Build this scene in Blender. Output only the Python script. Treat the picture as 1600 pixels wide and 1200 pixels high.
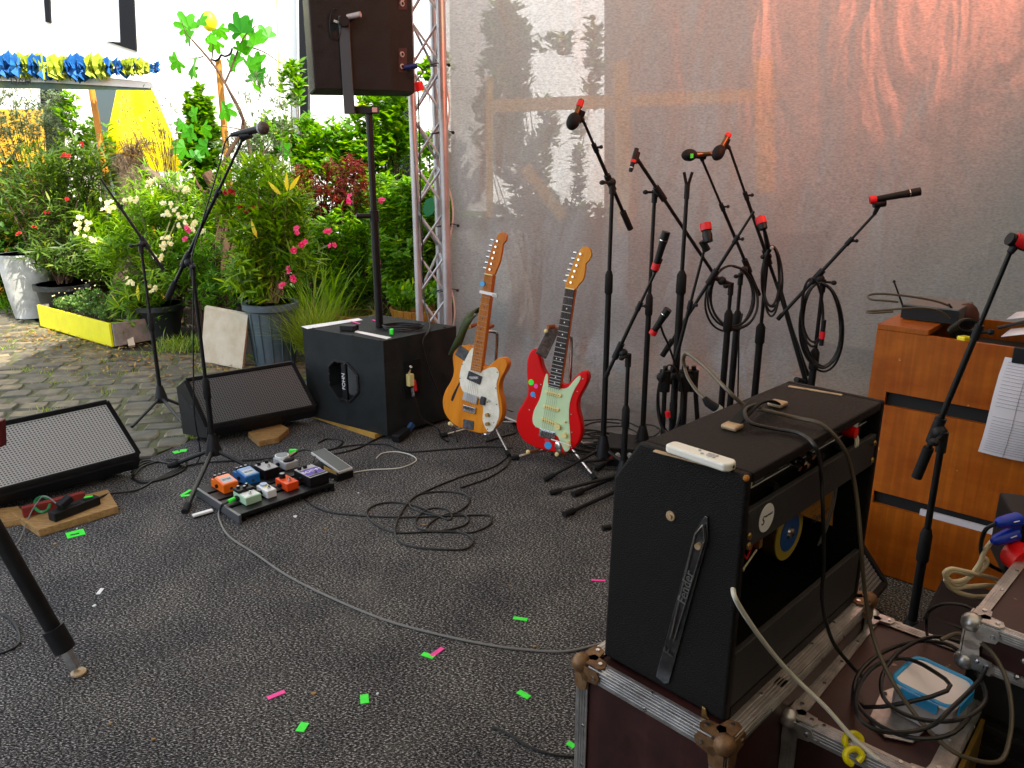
import bpy, bmesh, math, random
import numpy as np
from mathutils import Matrix, Vector
random.seed(7); rng = np.random.default_rng(7)
R = math.radians
scene = bpy.context.scene
for o in list(bpy.data.objects): bpy.data.objects.remove(o)
COL = scene.collection

# ------------------------------------------------------------------ camera
PITCH = R(16.3); CH = 1.5; FPX = 1200.0
cd = bpy.data.cameras.new('camera'); cam = bpy.data.objects.new('camera', cd); COL.objects.link(cam)
cam.location = (0, 0, CH); cam.rotation_euler = (R(90) - PITCH, 0, 0)
cd.sensor_width = 36; cd.lens = FPX / 1600 * 36; cd.clip_end = 200; cd.clip_start = .02
scene.camera = cam
# ------------------------------------------------------------------ world and sun
SUN = Vector((.50, -.44, .80)).normalized()
w = bpy.data.worlds.new('World'); scene.world = w; w.use_nodes = True
nt = w.node_tree; bg = nt.nodes['Background']
sky = nt.nodes.new('ShaderNodeTexSky'); sky.sky_type = 'NISHITA'; sky.sun_disc = False
sky.sun_elevation = math.asin(SUN.z); sky.sun_rotation = math.atan2(SUN.x, SUN.y)
hs = nt.nodes.new('ShaderNodeHueSaturation'); hs.inputs['Saturation'].default_value = .45   # thin white cloud
nt.links.new(sky.outputs[0], hs.inputs['Color']); nt.links.new(hs.outputs[0], bg.inputs[0]); bg.inputs[1].default_value = .15
sl = bpy.data.lights.new('sun', 'SUN'); sl.energy = 3.4; sl.angle = R(.53); sl.color = (1, .93, .80)
so = bpy.data.objects.new('sun', sl); COL.objects.link(so); so.rotation_euler = SUN.to_track_quat('Z', 'Y').to_euler()
# the red stage lamp whose glow the photograph shows on the truss and the upper backdrop
rl = bpy.data.lights.new('red_stage_lamp', 'SPOT'); rl.energy = 185; rl.color = (1, .23, .12); rl.spot_size = R(92); rl.spot_blend = 1; rl.shadow_soft_size = .06
ro = bpy.data.objects.new('red_stage_lamp', rl); COL.objects.link(ro); ro.location = (2.6, 1.9, 3.15)
ro.rotation_euler = (Vector((2.6, 1.9, 3.15)) - Vector((1.05, 4.9, 2.8))).to_track_quat('Z', 'Y').to_euler()
scene.view_settings.view_transform = 'Standard'; scene.view_settings.look = 'None'
scene.view_settings.exposure = 2.05; scene.view_settings.gamma = 1
scene.render.engine = 'CYCLES'

# ------------------------------------------------------------------ helpers: rays of the calibrated camera, used to read real positions
_c, _s = math.cos(PITCH), math.sin(PITCH)
CAMP = Vector((0, 0, CH))
def ray(px, py):
    u = (px - 800) / FPX; v = (600 - py) / FPX
    return Vector((u, _c + v * _s, -_s + v * _c))
def G(px, py, z=0.0):
    r = ray(px, py); return CAMP + r * ((z - CH) / r.z)
def Y(px, py, y):
    r = ray(px, py); return CAMP + r * (y / r.y)
def HIT(px, py, p, n):
    r = ray(px, py); n = Vector(n); return CAMP + r * ((Vector(p) - CAMP).dot(n) / r.dot(n))

# ------------------------------------------------------------------ materials
def lin(h):
    h = h.lstrip('#'); v = [int(h[i:i + 2], 16) / 255 for i in (0, 2, 4)]
    return tuple(((x + .055) / 1.055) ** 2.4 if x > .04045 else x / 12.92 for x in v) + (1,)
def col(c):
    if isinstance(c, str): return lin(c)
    return tuple(c) + (1,) if len(c) == 3 else tuple(c)
def mat(name, c, rough=.5, metal=0, var=0, vs=8, bump=0, bs=60, spec=.5, coat=0, emis=None, es=0, trans=0, alpha=1, c2=None, stretch=None, detail=4, dirt=0):
    m = bpy.data.materials.new(name); m.use_nodes = True; n = m.node_tree; N = n.nodes; L = n.links
    b = N['Principled BSDF']; c = col(c)
    b.inputs['Base Color'].default_value = c; b.inputs['Roughness'].default_value = rough; b.inputs['Metallic'].default_value = metal
    b.inputs['Specular IOR Level'].default_value = spec; b.inputs['Coat Weight'].default_value = coat
    b.inputs['Alpha'].default_value = alpha; b.inputs['Transmission Weight'].default_value = trans
    if emis: b.inputs['Emission Color'].default_value = col(emis); b.inputs['Emission Strength'].default_value = es
    tc = N.new('ShaderNodeTexCoord'); src = tc.outputs['Object']
    if stretch:
        mp = N.new('ShaderNodeMapping'); mp.inputs['Scale'].default_value = stretch; L.new(src, mp.inputs[0]); src = mp.outputs[0]
    if var or c2:
        t = N.new('ShaderNodeTexNoise'); t.inputs['Scale'].default_value = vs; t.inputs['Detail'].default_value = detail; t.inputs['Roughness'].default_value = .65
        L.new(src, t.inputs[0])
        r = N.new('ShaderNodeValToRGB'); r.color_ramp.elements[0].position = .33; r.color_ramp.elements[1].position = .67
        lo = tuple(x * (1 - var) for x in c[:3]) + (1,); hi = col(c2) if c2 else tuple(min(1, x * (1 + var)) for x in c[:3]) + (1,)
        r.color_ramp.elements[0].color = lo; r.color_ramp.elements[1].color = hi
        L.new(t.outputs[0], r.inputs[0]); L.new(r.outputs[0], b.inputs['Base Color'])
        mr = N.new('ShaderNodeMapRange'); mr.inputs[3].default_value = max(.05, rough - .1); mr.inputs[4].default_value = min(1, rough + .12)
        L.new(t.outputs[0], mr.inputs[0]); L.new(mr.outputs[0], b.inputs['Roughness'])
    if bump:
        t2 = N.new('ShaderNodeTexNoise'); t2.inputs['Scale'].default_value = bs; t2.inputs['Detail'].default_value = 3; L.new(src, t2.inputs[0])
        bp = N.new('ShaderNodeBump'); bp.inputs['Strength'].default_value = bump; bp.inputs['Distance'].default_value = .01
        L.new(t2.outputs[0], bp.inputs['Height']); L.new(bp.outputs[0], b.inputs['Normal'])
    return m
def leafmat(name, c1, c2, c3=None, tr=.45, rough=.45):
    m = bpy.data.materials.new(name); m.use_nodes = True; n = m.node_tree; N = n.nodes; L = n.links
    b = N['Principled BSDF']; b.inputs['Roughness'].default_value = rough; b.inputs['Specular IOR Level'].default_value = .35
    g = N.new('ShaderNodeNewGeometry'); r = N.new('ShaderNodeValToRGB'); e = r.color_ramp.elements
    e[0].color = col(c1); e[1].color = col(c2)
    if c3: x = e.new(.93); x.color = col(c2); e[-1].color = col(c3)
    oi = N.new('ShaderNodeObjectInfo'); ad = N.new('ShaderNodeMath'); fr = N.new('ShaderNodeMath'); fr.operation = 'FRACT'; L.new(g.outputs['Random Per Island'], ad.inputs[0]); L.new(oi.outputs['Random'], ad.inputs[1]); L.new(ad.outputs[0], fr.inputs[0]); L.new(fr.outputs[0], r.inputs[0])
    t = N.new('ShaderNodeBsdfTranslucent'); mx = N.new('ShaderNodeMixShader'); mx.inputs[0].default_value = tr
    h = N.new('ShaderNodeHueSaturation'); h.inputs['Value'].default_value = 1.5; h.inputs['Saturation'].default_value = 1.15; h.inputs['Hue'].default_value = .485
    L.new(r.outputs[0], b.inputs['Base Color']); L.new(r.outputs[0], h.inputs['Color']); L.new(h.outputs[0], t.inputs[0])
    L.new(b.outputs[0], mx.inputs[1]); L.new(t.outputs[0], mx.inputs[2]); L.new(mx.outputs[0], N['Material Output'].inputs[0])
    return m
M = {}
M['black'] = mat('black_metal', (.006, .006, .0065), .42, 0, var=.3, vs=30, spec=.3)
M['blackpl'] = mat('black_plastic', (.009, .009, .010), .5, 0, var=.3, vs=20, bump=.05, bs=300, spec=.25)
M['rubber'] = mat('black_rubber', (.007, .007, .007), .7, spec=.25)
M['cable'] = mat('black_cable', (.008, .008, .008), .4, spec=.4)
M['cablegrey'] = mat('grey_cable', (.16, .155, .14), .45)
M['cablebrown'] = mat('brown_cable', (.075, .058, .035), .4)
M['cablewhite'] = mat('white_cable', (.62, .60, .50), .5)
M['cream_cable'] = mat('cream_cable', (.62, .52, .33), .5)
M['chrome'] = mat('chrome', (.62, .62, .62), .18, 1, var=.15, vs=20)
M['alu'] = mat('aluminium', (.50, .49, .48), .33, .85, var=.25, vs=25, bump=.08, bs=60)
M['truss'] = mat('truss_aluminium', (.42, .42, .43), .38, .55, var=.15, vs=6, bump=.03)
M['tolex'] = mat('amp_vinyl', (.007, .0062, .0062), .5, 0, var=.25, vs=120, bump=.45, bs=420, spec=.16)
M['subpaint'] = mat('speaker_paint', (.014, .0165, .0165), .65, 0, var=.3, vs=9, bump=.3, bs=260, spec=.2)
M['darkin'] = mat('dark_inside', (.004, .004, .004), .8)
M['red'] = mat('red_paint', '#d00408', .3, 0, var=.06, vs=5, spec=.18)
M['redtape'] = mat('red_tape', '#d4101c', .5)
M['darkred'] = mat('dark_red_plastic', '#5a0608', .5)
M['green'] = mat('green_tape', '#3cf03c', .6, var=.1, vs=60)
M['pink'] = mat('pink_tape', '#f4409c', .6, var=.12, vs=60)
M['white'] = mat('white_plastic', (.75, .75, .73), .4)
M['whitetape'] = mat('white_tape', (.72, .73, .72), .6)
M['paper'] = mat('paper', (.66, .62, .66), .7, var=.06, vs=4)
M['ink'] = mat('print_ink', (.03, .03, .04), .7)
M['tele'] = mat('amber_wood', '#c8740c', .35, 0, c2='#dc8a18', vs=5, stretch=(5, 5, .7), spec=.25)
M['teleside'] = M['tele']
M['maple'] = mat('maple', '#a85c10', .4, 0, c2='#c0741a', vs=9, stretch=(6, 6, .6), spec=.25)
M['maplelight'] = mat('light_maple', '#cc8418', .4, 0, c2='#dc9828', vs=9, stretch=(6, 6, .6), spec=.25)
M['rose'] = mat('rosewood', '#24100a', .6, var=.3, vs=30, stretch=(6, 6, .6))
M['pearl'] = mat('pearl_pickguard', '#d8d2c0', .2, 0, c2='#f2ecdc', vs=26, coat=.4, detail=6)
M['mint'] = mat('mint_pickguard', '#c4dcae', .4)
M['fret'] = mat('dull_fret', (.30, .26, .2), .45, .6)
M['cream'] = mat('cream_plastic', '#e6d490', .35)
M['brass'] = mat('brass', '#a88850', .38, .8, var=.3, vs=40)
M['rust'] = mat('rusty_steel', '#5a3c26', .5, .45, c2='#8a6a48', vs=35, detail=6)
M['tan'] = mat('worn_brass_bracket', '#a89070', .45, .3, var=.3, vs=40)
M['maroon'] = mat('maroon_board', (.040, .011, .010), .4, 0, var=.45, vs=10, detail=8)
M['cabinet'] = mat('orange_plywood', '#96460a', .42, 0, c2='#b66212', spec=.25, vs=4.5, stretch=(1, 1, 2.2), detail=9, coat=.15, bump=.03)
M['plywedge'] = mat('raw_wood', '#b08a54', .7, 0, c2='#8c6a3a', vs=14, stretch=(1, 6, 6), bump=.3)
M['pallet'] = mat('yellow_wood_edge', '#b48a3c', .6, var=.2, vs=9)
M['yellow'] = mat('yellow_paint', '#d8d000', .5, var=.08, vs=8)
M['yellowpl'] = mat('yellow_plastic', '#e2d400', .3, coat=.4)
M['orangeyel'] = mat('ochre_wall', '#c88a10', .8, c2='#d8b020', vs=3)
M['facade'] = mat('white_render', (.82, .82, .80), .85, var=.03, vs=2)
M['frame'] = mat('dark_window_frame', (.004, .0045, .006), .5, spec=.15)
M['glassdark'] = mat('dark_glass', (.02, .035, .035), .1, 0)
M['blue'] = mat('blue_plastic', '#0a34b0', .35)
M['oil'] = mat('blue_petals', '#1266a8', .7, c2='#0a4a90', vs=30)
M['concrete'] = mat('pale_slab', '#b8ae98', .8, c2='#a89a80', vs=7, bump=.2)
M['potgrey'] = mat('grey_pot', '#3f4e54', .5, var=.15, vs=8)
M['potblack'] = mat('black_pot', (.014, .016, .015), .5)
M['potred'] = mat('red_pot', '#8a1010', .5)
M['potwhite'] = mat('white_cloth_pot', '#c8c8c2', .85, c2='#8e8e86', vs=3.2, bump=.3, bs=9)
M['terracotta'] = mat('barrel_wood', '#b07828', .6, c2='#8c5a1c', vs=12, stretch=(8, 8, .6))
M['soil'] = mat('soil', (.03, .02, .013), .95, bump=.6, bs=50, var=.4)
M['bark'] = mat('bark', '#6a5a48', .9, c2='#4a3c2e', vs=18, bump=.8, bs=30)
M['barkdark'] = mat('dark_bark', '#4a3424', .9, var=.3, vs=18, bump=.5)
M['twig'] = mat('green_twig', '#5a5a34', .8)
M['polewood'] = mat('orange_wood_pole', '#b8741c', .6, var=.2, vs=9)
M['leaf_ole'] = leafmat('oleander_leaf', '#3c6410', '#86b02c', '#b8c440', .5)
M['leaf_dark'] = leafmat('dark_oleander_leaf', '#2c4414', '#5c7a2a', '#8c9440')
M['leaf_olive'] = leafmat('olive_leaf', '#48583c', '#7a8c64', None, .3)
M['leaf_lime'] = leafmat('citrus_leaf', '#356c0c', '#70a018', '#b8c830', .5)
M['leaf_mid'] = leafmat('mid_leaf', '#34680e', '#74a422', '#a4b834', .5)
M['leaf_deep'] = leafmat('hedge_leaf', '#1c3c0a', '#426c18', None, .4)
M['leaf_fig'] = leafmat('fig_leaf', '#1c6c0c', '#489c14', None, .5)
M['leaf_red'] = leafmat('maple_leaf_red', '#4c100c', '#7c2414', None, .4)
M['leaf_herb'] = leafmat('herb_leaf', '#3c6428', '#7c9c50', None, .4)
M['grassblade'] = leafmat('sedge_blade', '#567a1c', '#98a844', '#c0b060', .4)
M['deadleaf'] = leafmat('dry_leaf', '#5c3c14', '#a88840', None, .2)
M['fl_cream'] = leafmat('cream_petal', '#e8dc90', '#f4f0d8', None, .4)
M['fl_pink'] = leafmat('pink_petal', '#d83464', '#f07898', None, .4)
M['fl_red'] = leafmat('red_petal', '#a01c1c', '#cc3c30', None, .3)
M['leafyel'] = leafmat('yellow_leaf', '#d8c010', '#e8dc20', None, .4)
M['m_orange'] = mat('orange_enamel', '#e86808', .3, coat=.4)
M['m_orange2'] = mat('vermilion_enamel', '#e84a0c', .3, coat=.4)
M['m_blue'] = mat('blue_enamel', '#1264a8', .3, coat=.4)
M['m_mint'] = mat('mint_enamel', '#a8c8a8', .35, coat=.3)
M['m_grey'] = mat('grey_enamel', '#a8a8a8', .4)
M['m_purple'] = mat('purple_label', '#5838a0', .5)
M['m_silver'] = mat('silver_label', '#8c9498', .35, .5)
M['amplabel'] = mat('tan_paper_tag', '#9a6418', .7, var=.15, vs=20)
M['magblue'] = mat('magnet_blue', '#0e4a8c', .5)
M['magyel'] = mat('magnet_yellow', '#a8902c', .5)
M['amppanel'] = mat('amp_back_panel', (.020, .019, .020), .6, bump=.2, bs=300, var=.2)
M['strapgreen'] = mat('olive_strap', '#33401c', .7, var=.15, vs=40)
M['strapblack'] = mat('black_strap', (.012, .013, .016), .6, c2=(.10, .10, .11), vs=60)
M['foamtan'] = mat('tan_foam_tube', '#8a4a22', .6)
M['clothseam'] = mat('white_hem', (.62, .62, .60), .7)
M['canvas'] = mat('tent_canvas', (.50, .46, .39), .9)
_n = M['canvas'].node_tree; _t = _n.nodes.new('ShaderNodeBsdfTranslucent'); _t.inputs[0].default_value = (.66, .57, .42, 1); _m = _n.nodes.new('ShaderNodeMixShader'); _m.inputs[0].default_value = .20
_n.links.new(_n.nodes['Principled BSDF'].outputs[0], _m.inputs[1]); _n.links.new(_t.outputs[0], _m.inputs[2]); _n.links.new(_m.outputs[0], _n.nodes['Material Output'].inputs[0])
M['tentdark'] = mat('grey_tent_wall', (.12, .11, .10), .9)  # for the unseen walls added to block light
M['ply'] = mat('brown_shed_board', (.05, .042, .035), .8, var=.15, vs=2)
M['beam'] = mat('yellow_beam', '#ffd400', .7)
M['blueclip'] = mat('sky_blue_plastic', '#2f9ad8', .3)
M['clearpl'] = mat('cloudy_clear_plastic', (.62, .58, .60), .35, trans=.35)
M['grille_si'] = mat('silver_grille', (.66, .67, .67), .4, 0)
M['grille_bl'] = mat('black_grille', (.20, .205, .21), .45, .2)

def grainy(m, dark, lo=.42, hi=.62):
    n = m.node_tree; N = n.nodes; L = n.links; b = N['Principled BSDF']; src = b.inputs['Base Color'].links[0].from_socket
    tc = N.new('ShaderNodeTexCoord'); mp = N.new('ShaderNodeMapping'); mp.inputs['Scale'].default_value = (34, 34, 1.6); L.new(tc.outputs['Object'], mp.inputs[0])
    t = N.new('ShaderNodeTexNoise'); t.inputs['Scale'].default_value = 1.6; t.inputs['Detail'].default_value = 8; t.inputs['Distortion'].default_value = .6; L.new(mp.outputs[0], t.inputs[0])
    mr = N.new('ShaderNodeMapRange'); mr.inputs[1].default_value = lo; mr.inputs[2].default_value = hi; mr.inputs[3].default_value = .28; mr.inputs[4].default_value = 0; L.new(t.outputs[0], mr.inputs[0])
    mx = N.new('ShaderNodeMix'); mx.data_type = 'RGBA'; mx.inputs[7].default_value = dark; L.new(mr.outputs[0], mx.inputs[0]); L.new(src, mx.inputs[6])
    s_ = N.new('ShaderNodeTexNoise'); s_.inputs['Scale'].default_value = 26; s_.inputs['Detail'].default_value = 2; L.new(tc.outputs['Object'], s_.inputs[0])
    m2 = N.new('ShaderNodeMapRange'); m2.inputs[1].default_value = .74; m2.inputs[2].default_value = .77; m2.inputs[3].default_value = 0; m2.inputs[4].default_value = .6; L.new(s_.outputs[0], m2.inputs[0])
    mx2 = N.new('ShaderNodeMix'); mx2.data_type = 'RGBA'; mx2.inputs[7].default_value = (.55, .36, .16, 1); L.new(m2.outputs[0], mx2.inputs[0]); L.new(mx.outputs[2], mx2.inputs[6])
    L.new(mx2.outputs[2], b.inputs['Base Color'])
grainy(M['cabinet'], (.10, .028, .004, 1)); grainy(M['plywedge'], (.16, .09, .035, 1)); grainy(M['maroon'], (.015, .006, .006, 1)); grainy(M['yellow'], (.55, .48, .02, 1), .3, .45)
# carpet, stone and cloth need node set-ups of their own
def carpet_mat():
    m = bpy.data.materials.new('grey_felt_carpet'); m.use_nodes = True; n = m.node_tree; N = n.nodes; L = n.links; b = N['Principled BSDF']
    tc = N.new('ShaderNodeTexCoord')
    a = N.new('ShaderNodeTexNoise'); a.inputs['Scale'].default_value = 215; a.inputs['Detail'].default_value = 3; a.inputs['Roughness'].default_value = .7
    mp = N.new('ShaderNodeMapping'); mp.inputs['Rotation'].default_value = (0, 0, .5); mp.inputs['Scale'].default_value = (.55, 1.1, 1)
    L.new(tc.outputs['Object'], mp.inputs[0]); L.new(mp.outputs[0], a.inputs[0])
    r = N.new('ShaderNodeValToRGB'); e = r.color_ramp.elements
    e[0].position = .40; e[0].color = (.010, .010, .011, 1); e[1].position = .66; e[1].color = (.58, .57, .55, 1)
    x = e.new(.50); x.color = (.050, .048, .046, 1); x = e.new(.58); x.color = (.18, .178, .172, 1)
    L.new(a.outputs[0], r.inputs[0])
    g = N.new('ShaderNodeTexNoise'); g.inputs['Scale'].default_value = 3.5; g.inputs['Detail'].default_value = 6; L.new(tc.outputs['Object'], g.inputs[0])
    r2 = N.new('ShaderNodeValToRGB'); r2.color_ramp.elements[0].position = .3; r2.color_ramp.elements[1].position = .7
    r2.color_ramp.elements[0].color = (.66, .66, .70, 1); r2.color_ramp.elements[1].color = (1.15, 1.12, 1.08, 1); L.new(g.outputs[0], r2.inputs[0])
    mx = N.new('ShaderNodeMix'); mx.data_type = 'RGBA'; mx.blend_type = 'MULTIPLY'; mx.inputs[0].default_value = 1
    L.new(r.outputs[0], mx.inputs[6]); L.new(r2.outputs[0], mx.inputs[7])
    # trodden-in dust: pale smears with soft edges
    du = N.new('ShaderNodeTexNoise'); du.inputs['Scale'].default_value = 1.3; du.inputs['Detail'].default_value = 9; du.inputs['Roughness'].default_value = .7; du.inputs['Distortion'].default_value = 1.2; L.new(tc.outputs['Object'], du.inputs[0])
    rd = N.new('ShaderNodeMapRange'); rd.inputs[1].default_value = .55; rd.inputs[2].default_value = .75; rd.inputs[3].default_value = 0; rd.inputs[4].default_value = .20; L.new(du.outputs[0], rd.inputs[0])
    md = N.new('ShaderNodeMix'); md.data_type = 'RGBA'; md.inputs[7].default_value = (.20, .185, .16, 1); L.new(rd.outputs[0], md.inputs[0]); L.new(mx.outputs[2], md.inputs[6]); L.new(md.outputs[2], b.inputs['Base Color'])
    bp = N.new('ShaderNodeBump'); bp.inputs['Strength'].default_value = .4; bp.inputs['Distance'].default_value = .003; L.new(a.outputs[0], bp.inputs['Height']); L.new(bp.outputs[0], b.inputs['Normal'])
    b.inputs['Roughness'].default_value = 1; b.inputs['Specular IOR Level'].default_value = .04
    return m
M['carpet'] = carpet_mat()
def stone_mat():
    m = bpy.data.materials.new('cobble_stone'); m.use_nodes = True; n = m.node_tree; N = n.nodes; L = n.links; b = N['Principled BSDF']
    oi = N.new('ShaderNodeNewGeometry'); tc = N.new('ShaderNodeTexCoord')
    ob = N.new('ShaderNodeObjectInfo'); ad = N.new('ShaderNodeMath'); ad.operation = 'ADD'; L.new(ob.outputs['Random'], ad.inputs[0]); L.new(oi.outputs['Random Per Island'], ad.inputs[1])
    fr = N.new('ShaderNodeMath'); fr.operation = 'FRACT'; L.new(ad.outputs[0], fr.inputs[0])
    r = N.new('ShaderNodeValToRGB'); e = r.color_ramp.elements
    e[0].color = (.060, .058, .050, 1); e[1].color = (.20, .165, .105, 1); x = e.new(.6); x.color = (.11, .098, .072, 1)
    L.new(fr.outputs[0], r.inputs[0])
    t = N.new('ShaderNodeTexNoise'); t.inputs['Scale'].default_value = 14; t.inputs['Detail'].default_value = 8; L.new(oi.outputs['Position'], t.inputs[0])
    r2 = N.new('ShaderNodeValToRGB'); r2.color_ramp.elements[0].position = .35; r2.color_ramp.elements[1].position = .72
    r2.color_ramp.elements[0].color = (.55, .55, .55, 1); r2.color_ramp.elements[1].color = (1.25, 1.2, 1.0, 1); L.new(t.outputs[0], r2.inputs[0])
    mx = N.new('ShaderNodeMix'); mx.data_type = 'RGBA'; mx.blend_type = 'MULTIPLY'; mx.inputs[0].default_value = 1
    L.new(r.outputs[0], mx.inputs[6]); L.new(r2.outputs[0], mx.inputs[7]); L.new(mx.outputs[2], b.inputs['Base Color'])
    bp = N.new('ShaderNodeBump'); bp.inputs['Strength'].default_value = .6; bp.inputs['Distance'].default_value = .01; L.new(t.outputs[0], bp.inputs['Height']); L.new(bp.outputs[0], b.inputs['Normal'])
    b.inputs['Roughness'].default_value = .62
    return m
M['stone'] = stone_mat()
def cloth_mat():
    m = bpy.data.materials.new('see_through_grey_scrim'); m.use_nodes = True; n = m.node_tree; N = n.nodes; L = n.links; b = N['Principled BSDF']
    tc = N.new('ShaderNodeTexCoord')
    t = N.new('ShaderNodeTexNoise'); t.inputs['Scale'].default_value = 60; t.inputs['Detail'].default_value = 6
    mp = N.new('ShaderNodeMapping'); mp.inputs['Scale'].default_value = (1.0, 1, 2.2); L.new(tc.outputs['Object'], mp.inputs[0]); L.new(mp.outputs[0], t.inputs[0])
    r = N.new('ShaderNodeValToRGB'); r.color_ramp.elements[0].position = .3; r.color_ramp.elements[1].position = .7
    r.color_ramp.elements[0].color = (.15, .152, .152, 1); r.color_ramp.elements[1].color = (.52, .525, .52, 1)
    L.new(t.outputs[0], r.inputs[0]); L.new(r.outputs[0], b.inputs['Base Color']); b.inputs['Roughness'].default_value = .42; b.inputs['Specular IOR Level'].default_value = .6; b.inputs['Metallic'].default_value = .25
    t2 = N.new('ShaderNodeTexNoise'); t2.inputs['Scale'].default_value = 2.2; t2.inputs['Detail'].default_value = 3; t2.inputs['Roughness'].default_value = .45; t2.inputs['Distortion'].default_value = .5; mp2 = N.new('ShaderNodeMapping'); mp2.inputs['Rotation'].default_value = (0, .35, 0); mp2.inputs['Scale'].default_value = (1.6, 1, .55); L.new(tc.outputs['Object'], mp2.inputs[0]); L.new(mp2.outputs[0], t2.inputs[0])
    bp = N.new('ShaderNodeBump'); bp.inputs['Strength'].default_value = .75; bp.inputs['Distance'].default_value = .09; L.new(t2.outputs[0], bp.inputs['Height'])
    bp2 = N.new('ShaderNodeBump'); bp2.inputs['Strength'].default_value = .35; bp2.inputs['Distance'].default_value = .003; L.new(t.outputs[0], bp2.inputs['Height']); L.new(bp.outputs[0], bp2.inputs['Normal']); L.new(bp2.outputs[0], b.inputs['Normal'])
    tl = N.new('ShaderNodeBsdfTranslucent'); tl.inputs[0].default_value = (.48, .485, .47, 1)
    m1 = N.new('ShaderNodeMixShader'); m1.inputs[0].default_value = .45; L.new(b.outputs[0], m1.inputs[1]); L.new(tl.outputs[0], m1.inputs[2])
    tp = N.new('ShaderNodeBsdfTransparent'); m2 = N.new('ShaderNodeMixShader')
    mr = N.new('ShaderNodeMapRange'); mr.inputs[1].default_value = .3; mr.inputs[2].default_value = .7; mr.inputs[3].default_value = .10; mr.inputs[4].default_value = .24
    L.new(t.outputs[0], mr.inputs[0]); L.new(mr.outputs[0], m2.inputs[0]); L.new(m1.outputs[0], m2.inputs[1]); L.new(tp.outputs[0], m2.inputs[2])
    L.new(m2.outputs[0], N['Material Output'].inputs[0])
    return m
M['scrim'] = cloth_mat()

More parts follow.
